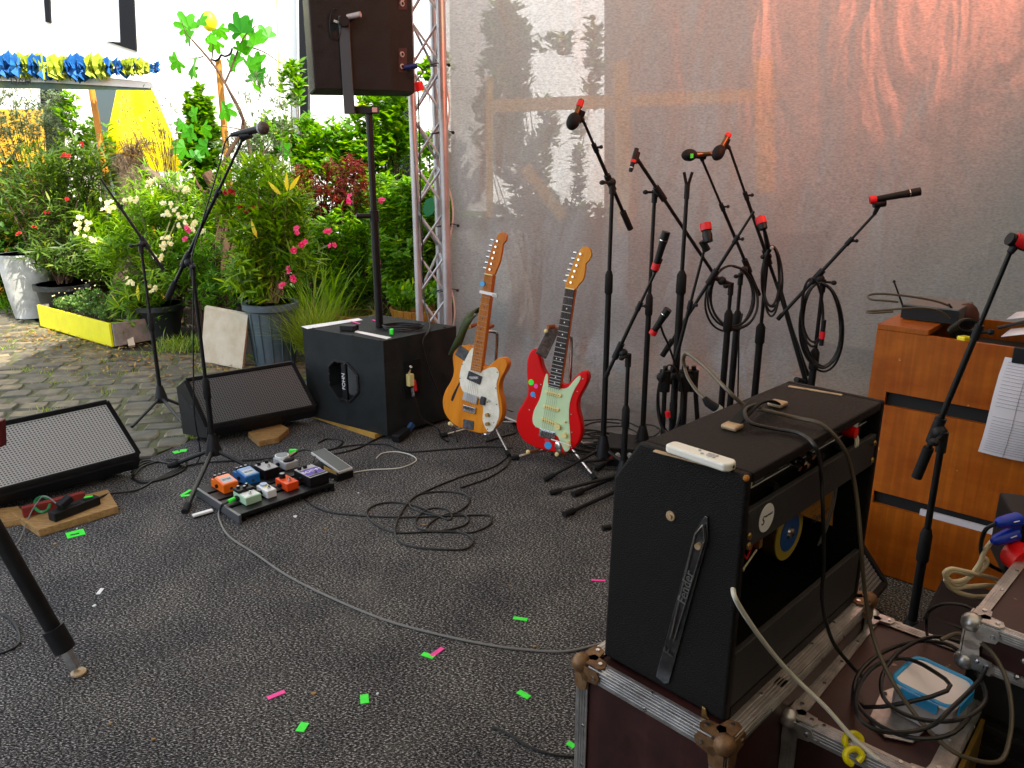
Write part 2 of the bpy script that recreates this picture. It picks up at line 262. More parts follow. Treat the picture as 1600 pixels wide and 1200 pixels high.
# ------------------------------------------------------------------ object builders
FRAME = {}
def tag(o, label=None, cat=None, group=None, kind=None):
    if label: o['label'] = label
    if cat: o['category'] = cat
    if group: o['group'] = group
    if kind: o['kind'] = kind
    return o
def thing(name, label, cat, loc=(0, 0, 0), rz=0, group=None, mtx=None):
    o = bpy.data.objects.new(name, None); COL.objects.link(o); o.empty_display_size = .05
    m = mtx if mtx is not None else Matrix.Translation(Vector(loc)) @ Matrix.Rotation(rz, 4, 'Z')
    o.matrix_world = m; FRAME[o.name] = m.copy()
    return tag(o, label, cat, group)
def root_of(p):
    while p.parent: p = p.parent
    return p
class MB:
    def __init__(s): s.v = []; s.f = []
    def add(s, vs, fs):
        k = len(s.v); s.v += [tuple(v) for v in vs]; s.f += [tuple(i + k for i in f) for f in fs]; return s
    def box(s, c, d, m=None):
        x, y, z = d[0] / 2, d[1] / 2, d[2] / 2; c = Vector(c)
        vs = [Vector((a, b, e)) for e in (-z, z) for b in (-y, y) for a in (-x, x)]
        vs = [(m @ v if m else v) + c for v in vs]
        return s.add(vs, [(0, 2, 3, 1), (4, 5, 7, 6), (0, 1, 5, 4), (2, 6, 7, 3), (0, 4, 6, 2), (1, 3, 7, 5)])
    def span(s, a, b):
        return s.box([(p + q) / 2 for p, q in zip(a, b)], [abs(q - p) for p, q in zip(a, b)])
    def bar(s, p, q, wx, wy, up=(0, 0, 1)):
        p, q = Vector(p), Vector(q); d = (q - p); l = d.length; d.normalize(); u = Vector(up)
        if abs(d.dot(u)) > .98: u = Vector((0, 1, 0))
        x = u.cross(d).normalized(); y = d.cross(x)
        vs = [p + x * a * wx / 2 + y * b * wy / 2 + d * e for e in (0, l) for b in (-1, 1) for a in (-1, 1)]
        return s.add(vs, [(0, 2, 3, 1), (4, 5, 7, 6), (0, 1, 5, 4), (2, 6, 7, 3), (0, 4, 6, 2), (1, 3, 7, 5)])
    def tube(s, pts, r, n=8, caps=True, closed=False):
        pts = [Vector(p) for p in pts]; N = len(pts)
        rr = r if hasattr(r, '__len__') else [r] * N
        t0 = (pts[1] - pts[0]).normalized(); a = Vector((0, 0, 1)) if abs(t0.z) < .9 else Vector((1, 0, 0))
        x = a.cross(t0).normalized(); vs = []
        for i, p in enumerate(pts):
            if closed: t = (pts[(i + 1) % N] - pts[i - 1]).normalized()
            elif i == 0: t = t0
            elif i == N - 1: t = (pts[-1] - pts[-2]).normalized()
            else: t = (pts[i + 1] - pts[i - 1]).normalized()
            x = (x - t * x.dot(t)).normalized(); y = t.cross(x)
            vs += [p + (x * math.cos(2 * math.pi * k / n) + y * math.sin(2 * math.pi * k / n)) * rr[i] for k in range(n)]
        fs = []
        for i in range(N if closed else N - 1):
            j = (i + 1) % N
            fs += [(i * n + k, i * n + (k + 1) % n, j * n + (k + 1) % n, j * n + k) for k in range(n)]
        if caps and not closed: fs += [tuple(range(n))[::-1], tuple((N - 1) * n + k for k in range(n))]
        return s.add(vs, fs)
    def cyl(s, p, q, r, r2=None, n=14):
        return s.tube([p, q], [r, r if r2 is None else r2], n)
    def lathe(s, c, prof, n=20, ax=(0, 0, 1)):
        ax = Vector(ax).normalized(); c = Vector(c)
        return s.tube([c + ax * z for r, z in prof], [max(r, 1e-4) for r, z in prof], n)
    def prism(s, pts2, lo, hi, m):
        n = len(pts2); m = m or Matrix.Identity(4)
        vs = [m @ Vector((x, y, lo)) for x, y in pts2] + [m @ Vector((x, y, hi)) for x, y in pts2]
        return s.add(vs, [tuple(range(n))[::-1], tuple(range(n, 2 * n))] + [(i, (i + 1) % n, n + (i + 1) % n, n + i) for i in range(n)])
    def sphere(s, c, r, n=12, sc=(1, 1, 1), m=None):
        c = Vector(c); vs = []; h = n // 2
        for i in range(h + 1):
            th = math.pi * i / h
            for k in range(n):
                p = Vector((math.sin(th) * math.cos(2 * math.pi * k / n) * sc[0], math.sin(th) * math.sin(2 * math.pi * k / n) * sc[1], math.cos(th) * sc[2])) * r
                vs.append((m @ p if m else p) + c)
        return s.add(vs, [(i * n + k, (i + 1) * n + k, (i + 1) * n + (k + 1) % n, i * n + (k + 1) % n) for i in range(h) for k in range(n)])
    def build(s, name, m, parent=None, world=True, smooth=False, bevel=0, seg=2, kind=None, label=None):
        me = bpy.data.meshes.new(name); vs = s.v
        if parent is not None and world:
            inv = FRAME[root_of(parent).name].inverted(); vs = [inv @ Vector(v) for v in vs]
        me.from_pydata([tuple(v) for v in vs], [], s.f); me.validate()
        me.materials.append(m)
        bm = bmesh.new(); bm.from_mesh(me); bmesh.ops.recalc_face_normals(bm, faces=bm.faces); bm.to_mesh(me); bm.free()
        if smooth: me.shade_smooth(); me.set_sharp_from_angle(angle=R(40))
        o = bpy.data.objects.new(name, me); COL.objects.link(o)
        if parent is not None: o.parent = parent
        if bevel:
            b = o.modifiers.new('bevel', 'BEVEL'); b.width = bevel; b.segments = seg; b.limit_method = 'ANGLE'; b.angle_limit = R(40)
        if kind: o['kind'] = kind
        if label: o['label'] = label
        return o
def single(o, label, cat, group=None, kind=None): return tag(o, label, cat, group, kind)
def smoothline(pts, per=8, closed=False):
    P = [Vector(p) for p in pts]; n = len(P); out = []
    rngi = range(n) if closed else range(n - 1)
    for i in rngi:
        a = P[(i - 1) % n] if closed or i > 0 else P[0]; b = P[i]; c = P[(i + 1) % n]; d = P[(i + 2) % n] if closed or i + 2 < n else P[-1]
        for k in range(per):
            t = k / per; out.append(.5 * ((2 * b) + (c - a) * t + (2 * a - 5 * b + 4 * c - d) * t * t + (3 * b - a - 3 * c + d) * t ** 3))
    if not closed: out.append(P[-1])
    return out
def outline(pts, per=5):
    return [(p.x, p.y) for p in smoothline([(x, y, 0) for x, y in pts], per, True)]
def cable(label, pts, r=.0035, m='cable', cat='cable', group=None, n=8, per=8, name='cable', parent=None):
    o = MB().tube(smoothline(pts, per), r, n).build(name, M[m], parent, smooth=True)
    return o if parent else tag(o, label, cat, group)
def textmesh(txt, size, ext=.0003, font_shear=0):
    cu = bpy.data.curves.new('lettering', 'FONT'); cu.body = txt; cu.size = size; cu.extrude = ext; cu.align_x = 'CENTER'; cu.align_y = 'CENTER'; cu.shear = font_shear; cu.resolution_u = 3
    o = bpy.data.objects.new('lettering', cu); COL.objects.link(o)
    dg = bpy.context.evaluated_depsgraph_get(); dg.update(); me = bpy.data.meshes.new_from_object(o.evaluated_get(dg))
    bpy.data.objects.remove(o); bpy.data.curves.remove(cu); return me
def text(txt, size, mtx_world, m, parent, name='lettering', shear=0, ext=.0003):
    me = textmesh(txt, size, ext, shear); me.materials.clear(); me.materials.append(m)
    me.transform(FRAME[root_of(parent).name].inverted() @ mtx_world)
    o = bpy.data.objects.new(name, me); COL.objects.link(o); o.parent = parent; return o
def basis(o, x, y, z=None):
    x = Vector(x).normalized(); y = Vector(y); y = (y - x * y.dot(x)).normalized(); z = x.cross(y); o = Vector(o)
    return Matrix(((x.x, y.x, z.x, o.x), (x.y, y.y, z.y, o.y), (x.z, y.z, z.z, o.z), (0, 0, 0, 1)))
def npmesh(name, V, F4, m, parent=None, kind=None, smooth=False):
    """quads (F4: n x 4, last index may repeat the third for triangles)"""
    me = bpy.data.meshes.new(name)
    if parent is not None:
        inv = np.array(FRAME[root_of(parent).name].inverted()); V = V @ inv[:3, :3].T + inv[:3, 3]
    tri = F4[:, 2] == F4[:, 3]; sizes = np.where(tri, 3, 4); tot = np.concatenate([[0], np.cumsum(sizes)[:-1]])
    loops = np.concatenate([F4[:, :3], np.where(tri, -1, F4[:, 3])[:, None]], 1).ravel(); loops = loops[loops >= 0]
    me.vertices.add(len(V)); me.vertices.foreach_set('co', V.astype(np.float32).ravel())
    me.loops.add(len(loops)); me.loops.foreach_set('vertex_index', loops.astype(np.int32))
    me.polygons.add(len(F4)); me.polygons.foreach_set('loop_start', tot.astype(np.int32)); me.polygons.foreach_set('loop_total', sizes.astype(np.int32))
    me.update(calc_edges=True); me.materials.append(m)
    if smooth: me.shade_smooth()
    o = bpy.data.objects.new(name, me); COL.objects.link(o)
    if parent is not None: o.parent = parent
    if kind: o['kind'] = kind
    return o
LV = {  # leaf templates: x across, y along, z bend ; unit length
 'lance': (np.array([[0, 0, 0], [-.5, .3, .03], [.5, .3, .03], [-.42, .65, -.02], [.42, .65, -.02], [0, 1, -.16]]), np.array([[0, 2, 1, 1], [1, 2, 4, 3], [3, 4, 5, 5]])),
 'oval': (np.array([[0, 0, 0], [-.5, .35, .04], [0, .5, -.04], [.5, .35, .04], [-.4, .7, 0], [.4, .7, 0], [0, 1, -.1]]), np.array([[0, 2, 1, 1], [0, 3, 2, 2], [1, 2, 6, 4], [2, 3, 5, 6]])),
 'blade': (np.array([[-.5, 0, 0], [.5, 0, 0], [-.45, .35, -.03], [.45, .35, -.03], [-.35, .7, -.14], [.35, .7, -.14], [0, 1, -.34]]), np.array([[0, 1, 3, 2], [2, 3, 5, 4], [4, 5, 6, 6]])),
}
def leaves(P, D, U, Ln, Wd, kind='lance'):
    T, F = LV[kind]; n = len(P)
    D = D / np.linalg.norm(D, axis=1, keepdims=True); X = np.cross(D, U); X /= (np.linalg.norm(X, axis=1, keepdims=True) + 1e-9); Z = np.cross(X, D)
    V = P[:, None, :] + X[:, None, :] * (T[None, :, 0, None] * Wd[:, None, None]) + D[:, None, :] * (T[None, :, 1, None] * Ln[:, None, None]) + Z[:, None, :] * (T[None, :, 2, None] * Ln[:, None, None])
    k = len(T); Fs = (F[None] + (np.arange(n) * k)[:, None, None]).reshape(-1, 4)
    return V.reshape(-1, 3), Fs
def merge(parts):
    Vs, Fs, k = [], [], 0
    for V, F in parts: Vs.append(V); Fs.append(F + k); k += len(V)
    return np.concatenate(Vs), np.concatenate(Fs)
def unit(n):
    v = rng.normal(size=(n, 3)); return v / np.linalg.norm(v, axis=1, keepdims=True)
def ell(n, c, r, shell=.35):
    """n points in an ellipsoid, denser towards its skin"""
    return np.array(c) + unit(n) * (rng.random((n, 1)) ** shell) * np.array(r)
def blob(px, py, rx, ry, y, ry_d=None):
    """an ellipsoid at distance y as big as the px-ellipse: centre, radii in metres"""
    c = Y(px, py, y); a = Y(px + rx, py, y); b = Y(px, py - ry, y)
    return (c.x, c.y, c.z), (a.x - c.x, ry_d or (a.x - c.x) * .8, b.z - c.z)
def flower_mesh(name, r, m, petals=5, cup=.3):
    b = MB()
    for k in range(petals):
        a = 2 * math.pi * k / petals; d = Vector((math.cos(a), math.sin(a), 0)); s_ = Vector((-d.y, d.x, 0))
        b.add([(0, 0, 0), d * r * .6 + s_ * r * .42 + Vector((0, 0, cup * r)), d * r + Vector((0, 0, cup * r * .8)), d * r * .6 - s_ * r * .42 + Vector((0, 0, cup * r))], [(0, 1, 2, 3)])
    for k in range(petals):   # an inner ring, more closed
        a = 2 * math.pi * (k + .5) / petals; d = Vector((math.cos(a), math.sin(a), 0)); s_ = Vector((-d.y, d.x, 0)); q = r * .55
        b.add([(0, 0, .002), d * q * .6 + s_ * q * .42 + Vector((0, 0, .5 * r)), d * q * .8 + Vector((0, 0, .75 * r)), d * q * .6 - s_ * q * .42 + Vector((0, 0, .5 * r))], [(0, 1, 2, 3)])
    me = bpy.data.meshes.new(name); me.from_pydata([tuple(v) for v in b.v], [], b.f); me.materials.append(m); return me
def scatter_flowers(parent, me, pts, name='flower', spread=1.0):
    inv = FRAME[root_of(parent).name].inverted()
    for p in pts:
        o = bpy.data.objects.new(name, me); COL.objects.link(o); o.parent = parent
        o.location = inv @ Vector(p); o.rotation_euler = (R(60) + random.uniform(-.6, .6), random.uniform(-.5, .5), random.uniform(-.8, .8)); sc = random.uniform(.8, 1.2); o.scale = (sc,) * 3
def plant(name, label, cat, base, blobs, whorls, k, ln, wd, m, kind='lance', stem='twig', up=.6, stems=None, group=None, foliage='foliage', stem_r=.006, droop=0, spread=1.0, nstem=None, clump=.0):
    """shoots end in tips spread through the blobs; every tip carries k leaves; stems run from the base to the tips"""
    t = thing(name, label, cat, base, 0, group); B = np.array(base); tips = []
    tot = sum(b[1][0] * b[1][2] for b in blobs)
    for c, r in blobs: tips.append(ell(max(3, int(whorls * r[0] * r[2] / tot)), c, r))
    tips = np.concatenate(tips); tips = tips[tips[:, 2] > .03]
    n = len(tips); ax = tips - (B + np.array([0, 0, .25])); ax /= np.linalg.norm(ax, axis=1, keepdims=True) + 1e-9
    ax = ax * (1 - up) + np.array([0, 0, up]) + unit(n) * .35; ax /= np.linalg.norm(ax, axis=1, keepdims=True)
    P = np.repeat(tips, k, 0); A = np.repeat(ax, k, 0); N = len(P)
    P = P - A * rng.random((N, 1)) * ln * (1.2 + clump * 2)
    D = unit(N); D -= A * np.sum(D * A, 1, keepdims=True); D = D / (np.linalg.norm(D, axis=1, keepdims=True) + 1e-9) * spread + A * rng.uniform(.15, 1.0, (N, 1)); D[:, 2] -= droop
    L_ = ln * rng.uniform(.6, 1.15, N); W_ = wd * rng.uniform(.75, 1.15, N)
    V, F = leaves(P, D, A + unit(N) * .25, L_, W_, kind)
    npmesh(foliage, V, F, M[m], t, kind='stuff')
    if stem:
        mb = MB(); idx = rng.permutation(n)[:(nstem or min(n, 60))]
        for i in idx:
            p = Vector(tips[i]); b0 = Vector(base) + Vector((random.uniform(-.05, .05), random.uniform(-.05, .05), 0)); mid = b0.lerp(p, .5) + Vector((random.uniform(-.06, .06), 0, .06))
            mb.tube([b0, mid, p], [stem_r * 1.5, stem_r, stem_r * .4], 5)
        mb.build('stem', M[stem], t, kind='stuff')
    return t
# ================================================================== SETTING
def slab(pxs, y, th):
    """a flat panel of thickness th standing at distance y (front face), corners read at y"""
    q = [Y(a, b, y) for a, b in pxs]; n = len(q); mb = MB()
    mb.add([tuple(p) for p in q] + [(p.x, p.y + th, p.z) for p in q], [tuple(range(n))[::-1], tuple(range(n, 2 * n))] + [(i, (i + 1) % n, n + (i + 1) % n, n + i) for i in range(n)]); return mb
g = MB().add([(-40, -40, -.03), (40, -40, -.03), (40, 40, -.03), (-40, 40, -.03)], [(0, 1, 2, 3)]).build('ground', M['soil']); g['kind'] = 'structure'
CE = [(-5.5, 2.95), (-2.45, 3.2), (-2.02, 3.42), (-1.80, 3.98), (-1.42, 4.75), (-.55, 5.45), (4.5, 5.45), (4.5, -3), (-5.5, -3)]
cb = MB().prism(CE, -.028, 0, None).build('stage_carpet', M['carpet']); cb['kind'] = 'structure'
# cobbled yard: every stone of its own
def cobble_shape(seed):
    r = random.Random(seed); n = 8; out = []
    hx, hy = .5, .5
    for i in range(n):
        a = 2 * math.pi * i / n; x = math.cos(a); y = math.sin(a); k = .5 / max(abs(x), abs(y)); c_ = .93 if i % 2 else 1
        out.append((x * k * c_ * r.uniform(.90, 1.0), y * k * c_ * r.uniform(.90, 1.0)))
    vs = [(x, y, -1) for x, y in out] + [(x, y, -.22 + r.uniform(-.1, .1)) for x, y in out] + [(x * .88, y * .86, r.uniform(-.06, .06)) for x, y in out] + [(0, 0, .05)]
    fs = []
    for l in (0, 1):
        fs += [(l * n + i, l * n + (i + 1) % n, (l + 1) * n + (i + 1) % n, (l + 1) * n + i) for i in range(n)]
    fs += [(2 * n + i, 2 * n + (i + 1) % n, 3 * n) for i in range(n)]
    return vs, fs
shapes = [cobble_shape(i) for i in range(10)]; cmes = []
for vs, fs in shapes:
    me = bpy.data.meshes.new('cobble'); me.from_pydata(vs, [], fs); me.materials.append(M['stone']); me.shade_smooth(); me.set_sharp_from_angle(angle=R(50)); cmes.append(me)
pave = bpy.data.objects.new('cobbled_yard', None); COL.objects.link(pave); pave['kind'] = 'structure'; FRAME[pave.name] = Matrix.Identity(4)
mort = MB().prism([(-12, 2.9), (-5.5, 2.9), (-2.2, 3.3), (-1.5, 4.6), (-.8, 5.4), (-1.2, 5.9), (-3.2, 6.15), (-4.6, 7.3), (-6.5, 9.7), (-12, 9.7)], -.029, -.011, None)
mort.build('joint_sand', mat('mossy_joint', (.045, .042, .022), .95, c2=(.10, .11, .035), vs=7, bump=.5), pave)
def inpoly(x, y, P):
    c = False; j = len(P) - 1
    for i in range(len(P)):
        if (P[i][1] > y) != (P[j][1] > y) and x < (P[j][0] - P[i][0]) * (y - P[i][1]) / (P[j][1] - P[i][1]) + P[i][0]: c = not c
        j = i
    return c
CP = [(-12, 2.9), (-2.1, 3.2), (-1.85, 3.98), (-1.45, 4.72), (-.9, 5.3), (-1.2, 5.85), (-3.3, 6.1), (-4.7, 7.25), (-6.2, 9.6), (-12, 9.6)]
stones = []; ang = R(14); ca, sa = math.cos(ang), math.sin(ang); v = -3.0
while v < 14:
    rh = random.uniform(.125, .165); u = -13.0 + random.random() * .2
    while u < 6:
        ln_ = random.uniform(.15, .26); cu_, cv_ = u + ln_ / 2, v + rh / 2
        x, y = cu_ * ca - cv_ * sa, cu_ * sa + cv_ * ca
        if inpoly(x, y, CP):
            d = Vector((x, y, 0)) - CAMP; px = 800 + FPX * x / (y * _c + CH * _s)
            vis = -25 < px < 620
            stones.append((0 if vis else 1, d.length, x, y, ln_, rh))
        u += ln_ + random.uniform(.008, .02)
    v += rh + random.uniform(.008, .016)
stones.sort(); Vs, Fs = [], []
for i, (nv, d, x, y, a, b) in enumerate(stones):
    rz = ang + random.uniform(-.06, .06); tx, ty = random.uniform(-.03, .03), random.uniform(-.03, .03); z = random.uniform(-.008, .004)
    if i < 292:
        o = bpy.data.objects.new('cobble', cmes[i % 10]); COL.objects.link(o); o.parent = pave; o.location = (x, y, z); o.rotation_euler = (tx, ty, rz); o.scale = (a * 1.0, b * 1.0, .04)
    elif x > -9:
        mtx = Matrix.Translation((x, y, z)) @ Matrix.Rotation(rz, 4, 'Z') @ Matrix.Diagonal((a * 1.0, b * 1.0, .04, 1)); k = len(Vs)
        vs, fs = shapes[i % 10]; Vs += [tuple(mtx @ Vector(q)) for q in vs]; Fs += [tuple(j + k for j in f) for f in fs]
me = bpy.data.meshes.new('far_cobbles'); me.from_pydata(Vs, [], Fs); me.materials.append(M['stone'])
o = bpy.data.objects.new('far_cobbles', me); COL.objects.link(o); o.parent = pave; o['kind'] = 'stuff'
# fallen leaves and moss along the bed edge
n = 900; P = np.zeros((n, 3)); tt = rng.random(n); P[:, 0] = -1.3 - tt * 3.2 + rng.normal(0, .12, n); P[:, 1] = 5.85 + np.maximum(0, tt - .5) * 2.4 - rng.random(n) ** 2 * .9 * (1 - tt * .5) + rng.normal(0, .08, n); P[:, 2] = .012
D = unit(n); D[:, 2] = rng.random(n) * .3; V, F = leaves(P, D, np.tile([0, 0, 1.], (n, 1)) + unit(n) * .3, rng.uniform(.02, .05, n), rng.uniform(.01, .02, n), 'oval')
o = npmesh('dry_leaves', V, F, M['deadleaf'], kind='stuff'); tag(o, 'dry fallen leaves littering the edge of the planting bed', 'leaf litter')
n = 2600; P = np.zeros((n, 3)); sel = [stones[i] for i in rng.integers(0, min(len(stones), 420), 60)]
cc = np.array([[s_[2] + s_[4] * .5, s_[3] + s_[5] * .5] for s_ in sel]); ii = rng.integers(0, 60, n); P[:, :2] = cc[ii] + rng.normal(0, .045, (n, 2)) * np.array([1.6, .5]); P[:, 2] = -.015
D = unit(n) * .5; D[:, 2] = 1; V, F = leaves(P, D, unit(n), rng.uniform(.015, .045, n), rng.uniform(.003, .006, n), 'blade')
keep = [inpoly(a, b, CP) for a, b in P[:, :2]]
o = npmesh('moss_and_grass', V, F, M['grassblade'], kind='stuff'); tag(o, 'tufts of moss and grass growing between the cobbles', 'grass')

# white building across the yard
FY = 9.8
bd = thing('building', 'white rendered building with black strips and dark windows behind the garden', 'building', (-2, FY, 0))
MB().span((-14, FY, -.03), (9, FY + .4, 8)).build('wall', M['facade'], bd)
slab([(183, -60), (206, -60), (213, 80), (165, 64), (188, 66)], FY - .03, .028).build('black_strip', M['frame'], bd)
slab([(64, -60), (75, -60), (79, 36), (71, 34)], FY - .03, .028).build('black_strip', M['frame'], bd)
fr = slab([(462, -60), (480, -60), (482, 330), (469, 330)], FY - .12, .12).build('window_frame', M['frame'], bd, bevel=.01)
slab([(462.5, -40), (466, -40), (470, 300), (468, 300)], FY - .128, .006).build('frame_edge', M['m_grey'], fr)
slab([(602, 120), (640, 120), (641, 330), (606, 330)], FY - .1, .1).build('window_frame', M['frame'], bd, bevel=.01)
slab([(608, 130), (632, 130), (632, 330), (611, 330)], FY - .112, .01).build('pane', M['glassdark'], bd)
slab([(62, 128), (90, 128), (101, 330), (70, 330)], FY - .09, .09).build('door_frame', M['frame'], bd)
slab([(145, 132), (180, 132), (172, 330), (160, 330)], FY - .3, .12).build('downpipe', mat('slate_paint', (.05, .075, .08), .5), bd)
# ochre wall panel at the left
ow = slab([(-260, 175), (62, 170), (74, 330), (60, 470), (-260, 490)], 8.6, .06).build('ochre_wall', M['orangeyel']); tag(ow, 'ochre yellow wall panel behind the leftmost bushes', 'wall')

# ================================================================== UNSEEN STAGE ROOF, ADDED LIGHT-BLOCKING WALLS, BACKDROP
BL = Vector((-.415, 5.14)); BR = Vector((3.9, 3.98))
cover = thing('stage_tent', 'canvas stage roof with dark side and rear walls over the carpet', 'tent', (1, 1.5, 0))
MB().add([(-1.75, -3, 3.36), (4.3, -3, 3.36), (4.3, 5.25, 3.36), (-1.75, 5.25, 3.36)], [(0, 1, 2, 3)]).build('roof', M['canvas'], cover)
MB().span((4.2, -3, 0), (4.24, 5.2, 3.34)).build('side_wall', M['tentdark'], cover)  # added out of view to keep light off the stage from the right
MB().span((-1.7, -3.04, 0), (4.19, -3.0, 3.34)).build('rear_wall', M['tentdark'], cover)  # added behind the camera to block light from the rear
MB().span((-1.74, -3.0, 0), (-1.70, -.4, 3.34)).build('side_wall', M['tentdark'], cover)  # short unseen wall, added to cut light from the left front
def backdrop():
    nu, nv = 150, 110; vs = []; fs = []
    zt = 3.3
    for i in range(nu + 1):
        u = i / nu; bx = BL.x + (BR.x - BL.x) * u; by = BL.y + (BR.y - BL.y) * u
        nx, ny = -.26, -.965
        tr = .06 + .72 * min(1, max(0, (u - .03) / .2)) ** .8
        for j in range(nv + 1):
            s_ = j / nv; L_ = zt + tr; l = s_ * L_; rad = min(.42, tr * .75 + .05)
            zz = zt - l; off = 0
            if zz < rad:
                q = rad - zz; arc = rad * math.pi / 2
                if q < arc: a = q / rad; zz = rad - rad * math.sin(a); off = rad * (1 - math.cos(a))
                else: zz = 0; off = rad + (q - arc)
            w_ = .012 * math.sin(u * 31 + 2 * math.sin(s_ * 5)) * (.3 + s_) + .010 * math.sin(u * 77 + s_ * 9) * s_ + .02 * math.sin(s_ * 7 + u * 4)
            ex = 0
            if u < .04: ex = .025 * math.sin(s_ * 32) * (1 - u / .04)
            zz += .012 + (abs(math.sin(u * 40 + off * 9)) * .018 + .012 * math.sin(u * 90) if off > rad * .8 else 0)
            vs.append((bx + nx * (off + w_) + ex, by + ny * (off + w_), zz))
    for i in range(nu):
        for j in range(nv):
            a = i * (nv + 1) + j; fs.append((a, a + 1, a + nv + 2, a + nv + 1))
    t = thing('backdrop_cloth', 'large grey see-through scrim hanging behind the guitars and microphone stands', 'backdrop', (BL.x, BL.y, 0))
    MB().add(vs, fs).build('scrim', M['scrim'], t, smooth=True)
    edge = [Vector(vs[j]) + Vector((-.004, -.004, 0)) for j in range(nv + 1)]
    MB().tube(edge, .006, 6).build('side_hem', M['clothseam'], t, smooth=True)
    hem = [Vector(vs[i * (nv + 1) + nv]) + Vector((0, -.004, .004)) for i in range(nu + 1)]
    MB().tube(hem, .006, 6).build('bottom_hem', M['clothseam'], t, smooth=True)
    mb = MB(); mb.tube([Vector(vs[i * (nv + 1) + 20]) + Vector((0, -.003, 0)) for i in range(28, nu + 1)], .0022, 5).build('seam', M['clothseam'], t)
    return t, vs, nv
BK, bvs, bnv = backdrop()
# what shows dimly through the scrim: shed boards, a yellow timber frame and a young tree
sh = thing('garden_shed', 'brown board shed seen dimly through the grey scrim', 'shed', (2.4, 6.6, 0))
slab([(946, -160), (1900, -160), (1900, 700), (946, 700)], 6.6, .08).build('wall', M['ply'], sh)
slab([(700, -160), (768, -160), (768, 330), (706, 330)], 7.0, .08).build('wall', M['m_grey'], sh)
slab([(700, 340), (1000, 340), (1000, 800), (700, 800)], 7.1, .08).build('base_wall', mat('pale_wall', (.10, .10, .09), .8), sh)
yf = thing('timber_frame', 'yellow timber frame showing through the grey scrim', 'frame', (1, 5.5, 0)); YB = 5.55
for a, b, wd in (((768, 166), (1216, 148), .085), ((765, 120), (765, 340), .05), ((970, 95), (976, 360), .10), ((1196, 90), (1196, 300), .12), ((820, 260), (880, 340), .08)):
    p, q = Y(*a, YB), Y(*b, YB)
    MB().bar(p + Vector((0, .02 if a[0] == b[0] else 0, 0)), q, wd, .03, (0, 1, 0)).build('beam', M['beam'], yf)
# eyelets and ties between scrim and truss
for z in (.62, 1.05, 1.62, 2.02, 2.45):
    j = int((3.3 - z) / 3.36 * bnv); p = Vector(bvs[j + bnv + 1])
    t = thing('bungee_tie', 'black cord tie lashing scrim to truss ' + {.62: 'lowest, just above guitar-neck height', 1.05: 'second from the bottom', 1.62: 'at the height of the speaker bracket', 2.02: 'beside the speaker box', 2.45: 'topmost'}[z], 'tie', p, 0, 'scrim ties')
    loop = smoothline([p + Vector((.015, -.01, 0)), p + Vector((-.03, -.03, .012)), p + Vector((-.10, -.05, -.004)), p + Vector((-.13, .0, -.006)), p + Vector((-.06, .03, .0)), p + Vector((.01, .01, .004))], 5)
    MB().tube(loop, .0035, 6).build('cord', M['cable'], t); MB().sphere(p + Vector((.012, -.012, 0)), .011, 8).build('ball', M['black'], t, smooth=True)

# truss: three chords and lattice braces
tr = thing('truss_tower', 'grey aluminium lattice truss tower between the garden and the scrim', 'truss', (-.66, 5.15, 0))
A0 = Vector((-.628, 5.14)); B0 = Vector((-.432, 5.10)); C0 = Vector((-.50, 5.33))
for q, r_ in ((A0, .025), (B0, .029), (C0, .025)):
    MB().cyl((q.x, q.y, 0), (q.x, q.y, 3.3), r_, n=18).build('chord', M['truss'], tr, smooth=True)
for (a, b) in ((A0, B0), (B0, C0), (A0, C0)):
    z = .06; k = 0
    while z < 3.1:
        for i_, (u_, w_) in enumerate(((a, b), (b, a))):
            if a is A0 and b is B0 or i_ == k % 2:
                MB().cyl((u_.x, u_.y, z), (w_.x, w_.y, z + .27), .0085, n=8).build('brace', M['truss'], tr, smooth=True)
        z += .285; k += 1
MB().span((A0.x - .05, 5.07, 0), (B0.x + .05, 5.42, .012)).build('base_plate', M['truss'], tr)

# ================================================================== GARDEN
def pot(parent, c, r0, r1, h, m, rim=.02, name='pot', ribs=False):
    c = Vector(c); p = [(r0, 0), (r1 - .01, h - .06), (r1, h - .05), (r1 + rim, h - .045), (r1 + rim, h), (r1 - .012, h), (r1 - .02, h - .05), (.01, h - .05)]
    o = MB().lathe(c, p, 28).build(name, M[m], parent, smooth=True)
    MB().lathe(c + Vector((0, 0, h - .075)), [(r1 - .02, .0), (r1 - .02, .045), (.01, .05)], 20).build('soil', M['soil'], parent)
    return o
fc = flower_mesh('cream_flower', .022, M['fl_cream']); fp = flower_mesh('pink_flower', .026, M['fl_pink']); fr_ = flower_mesh('red_flower', .018, M['fl_red']); fs_ = flower_mesh('small_white_flower', .008, M['fl_cream'])
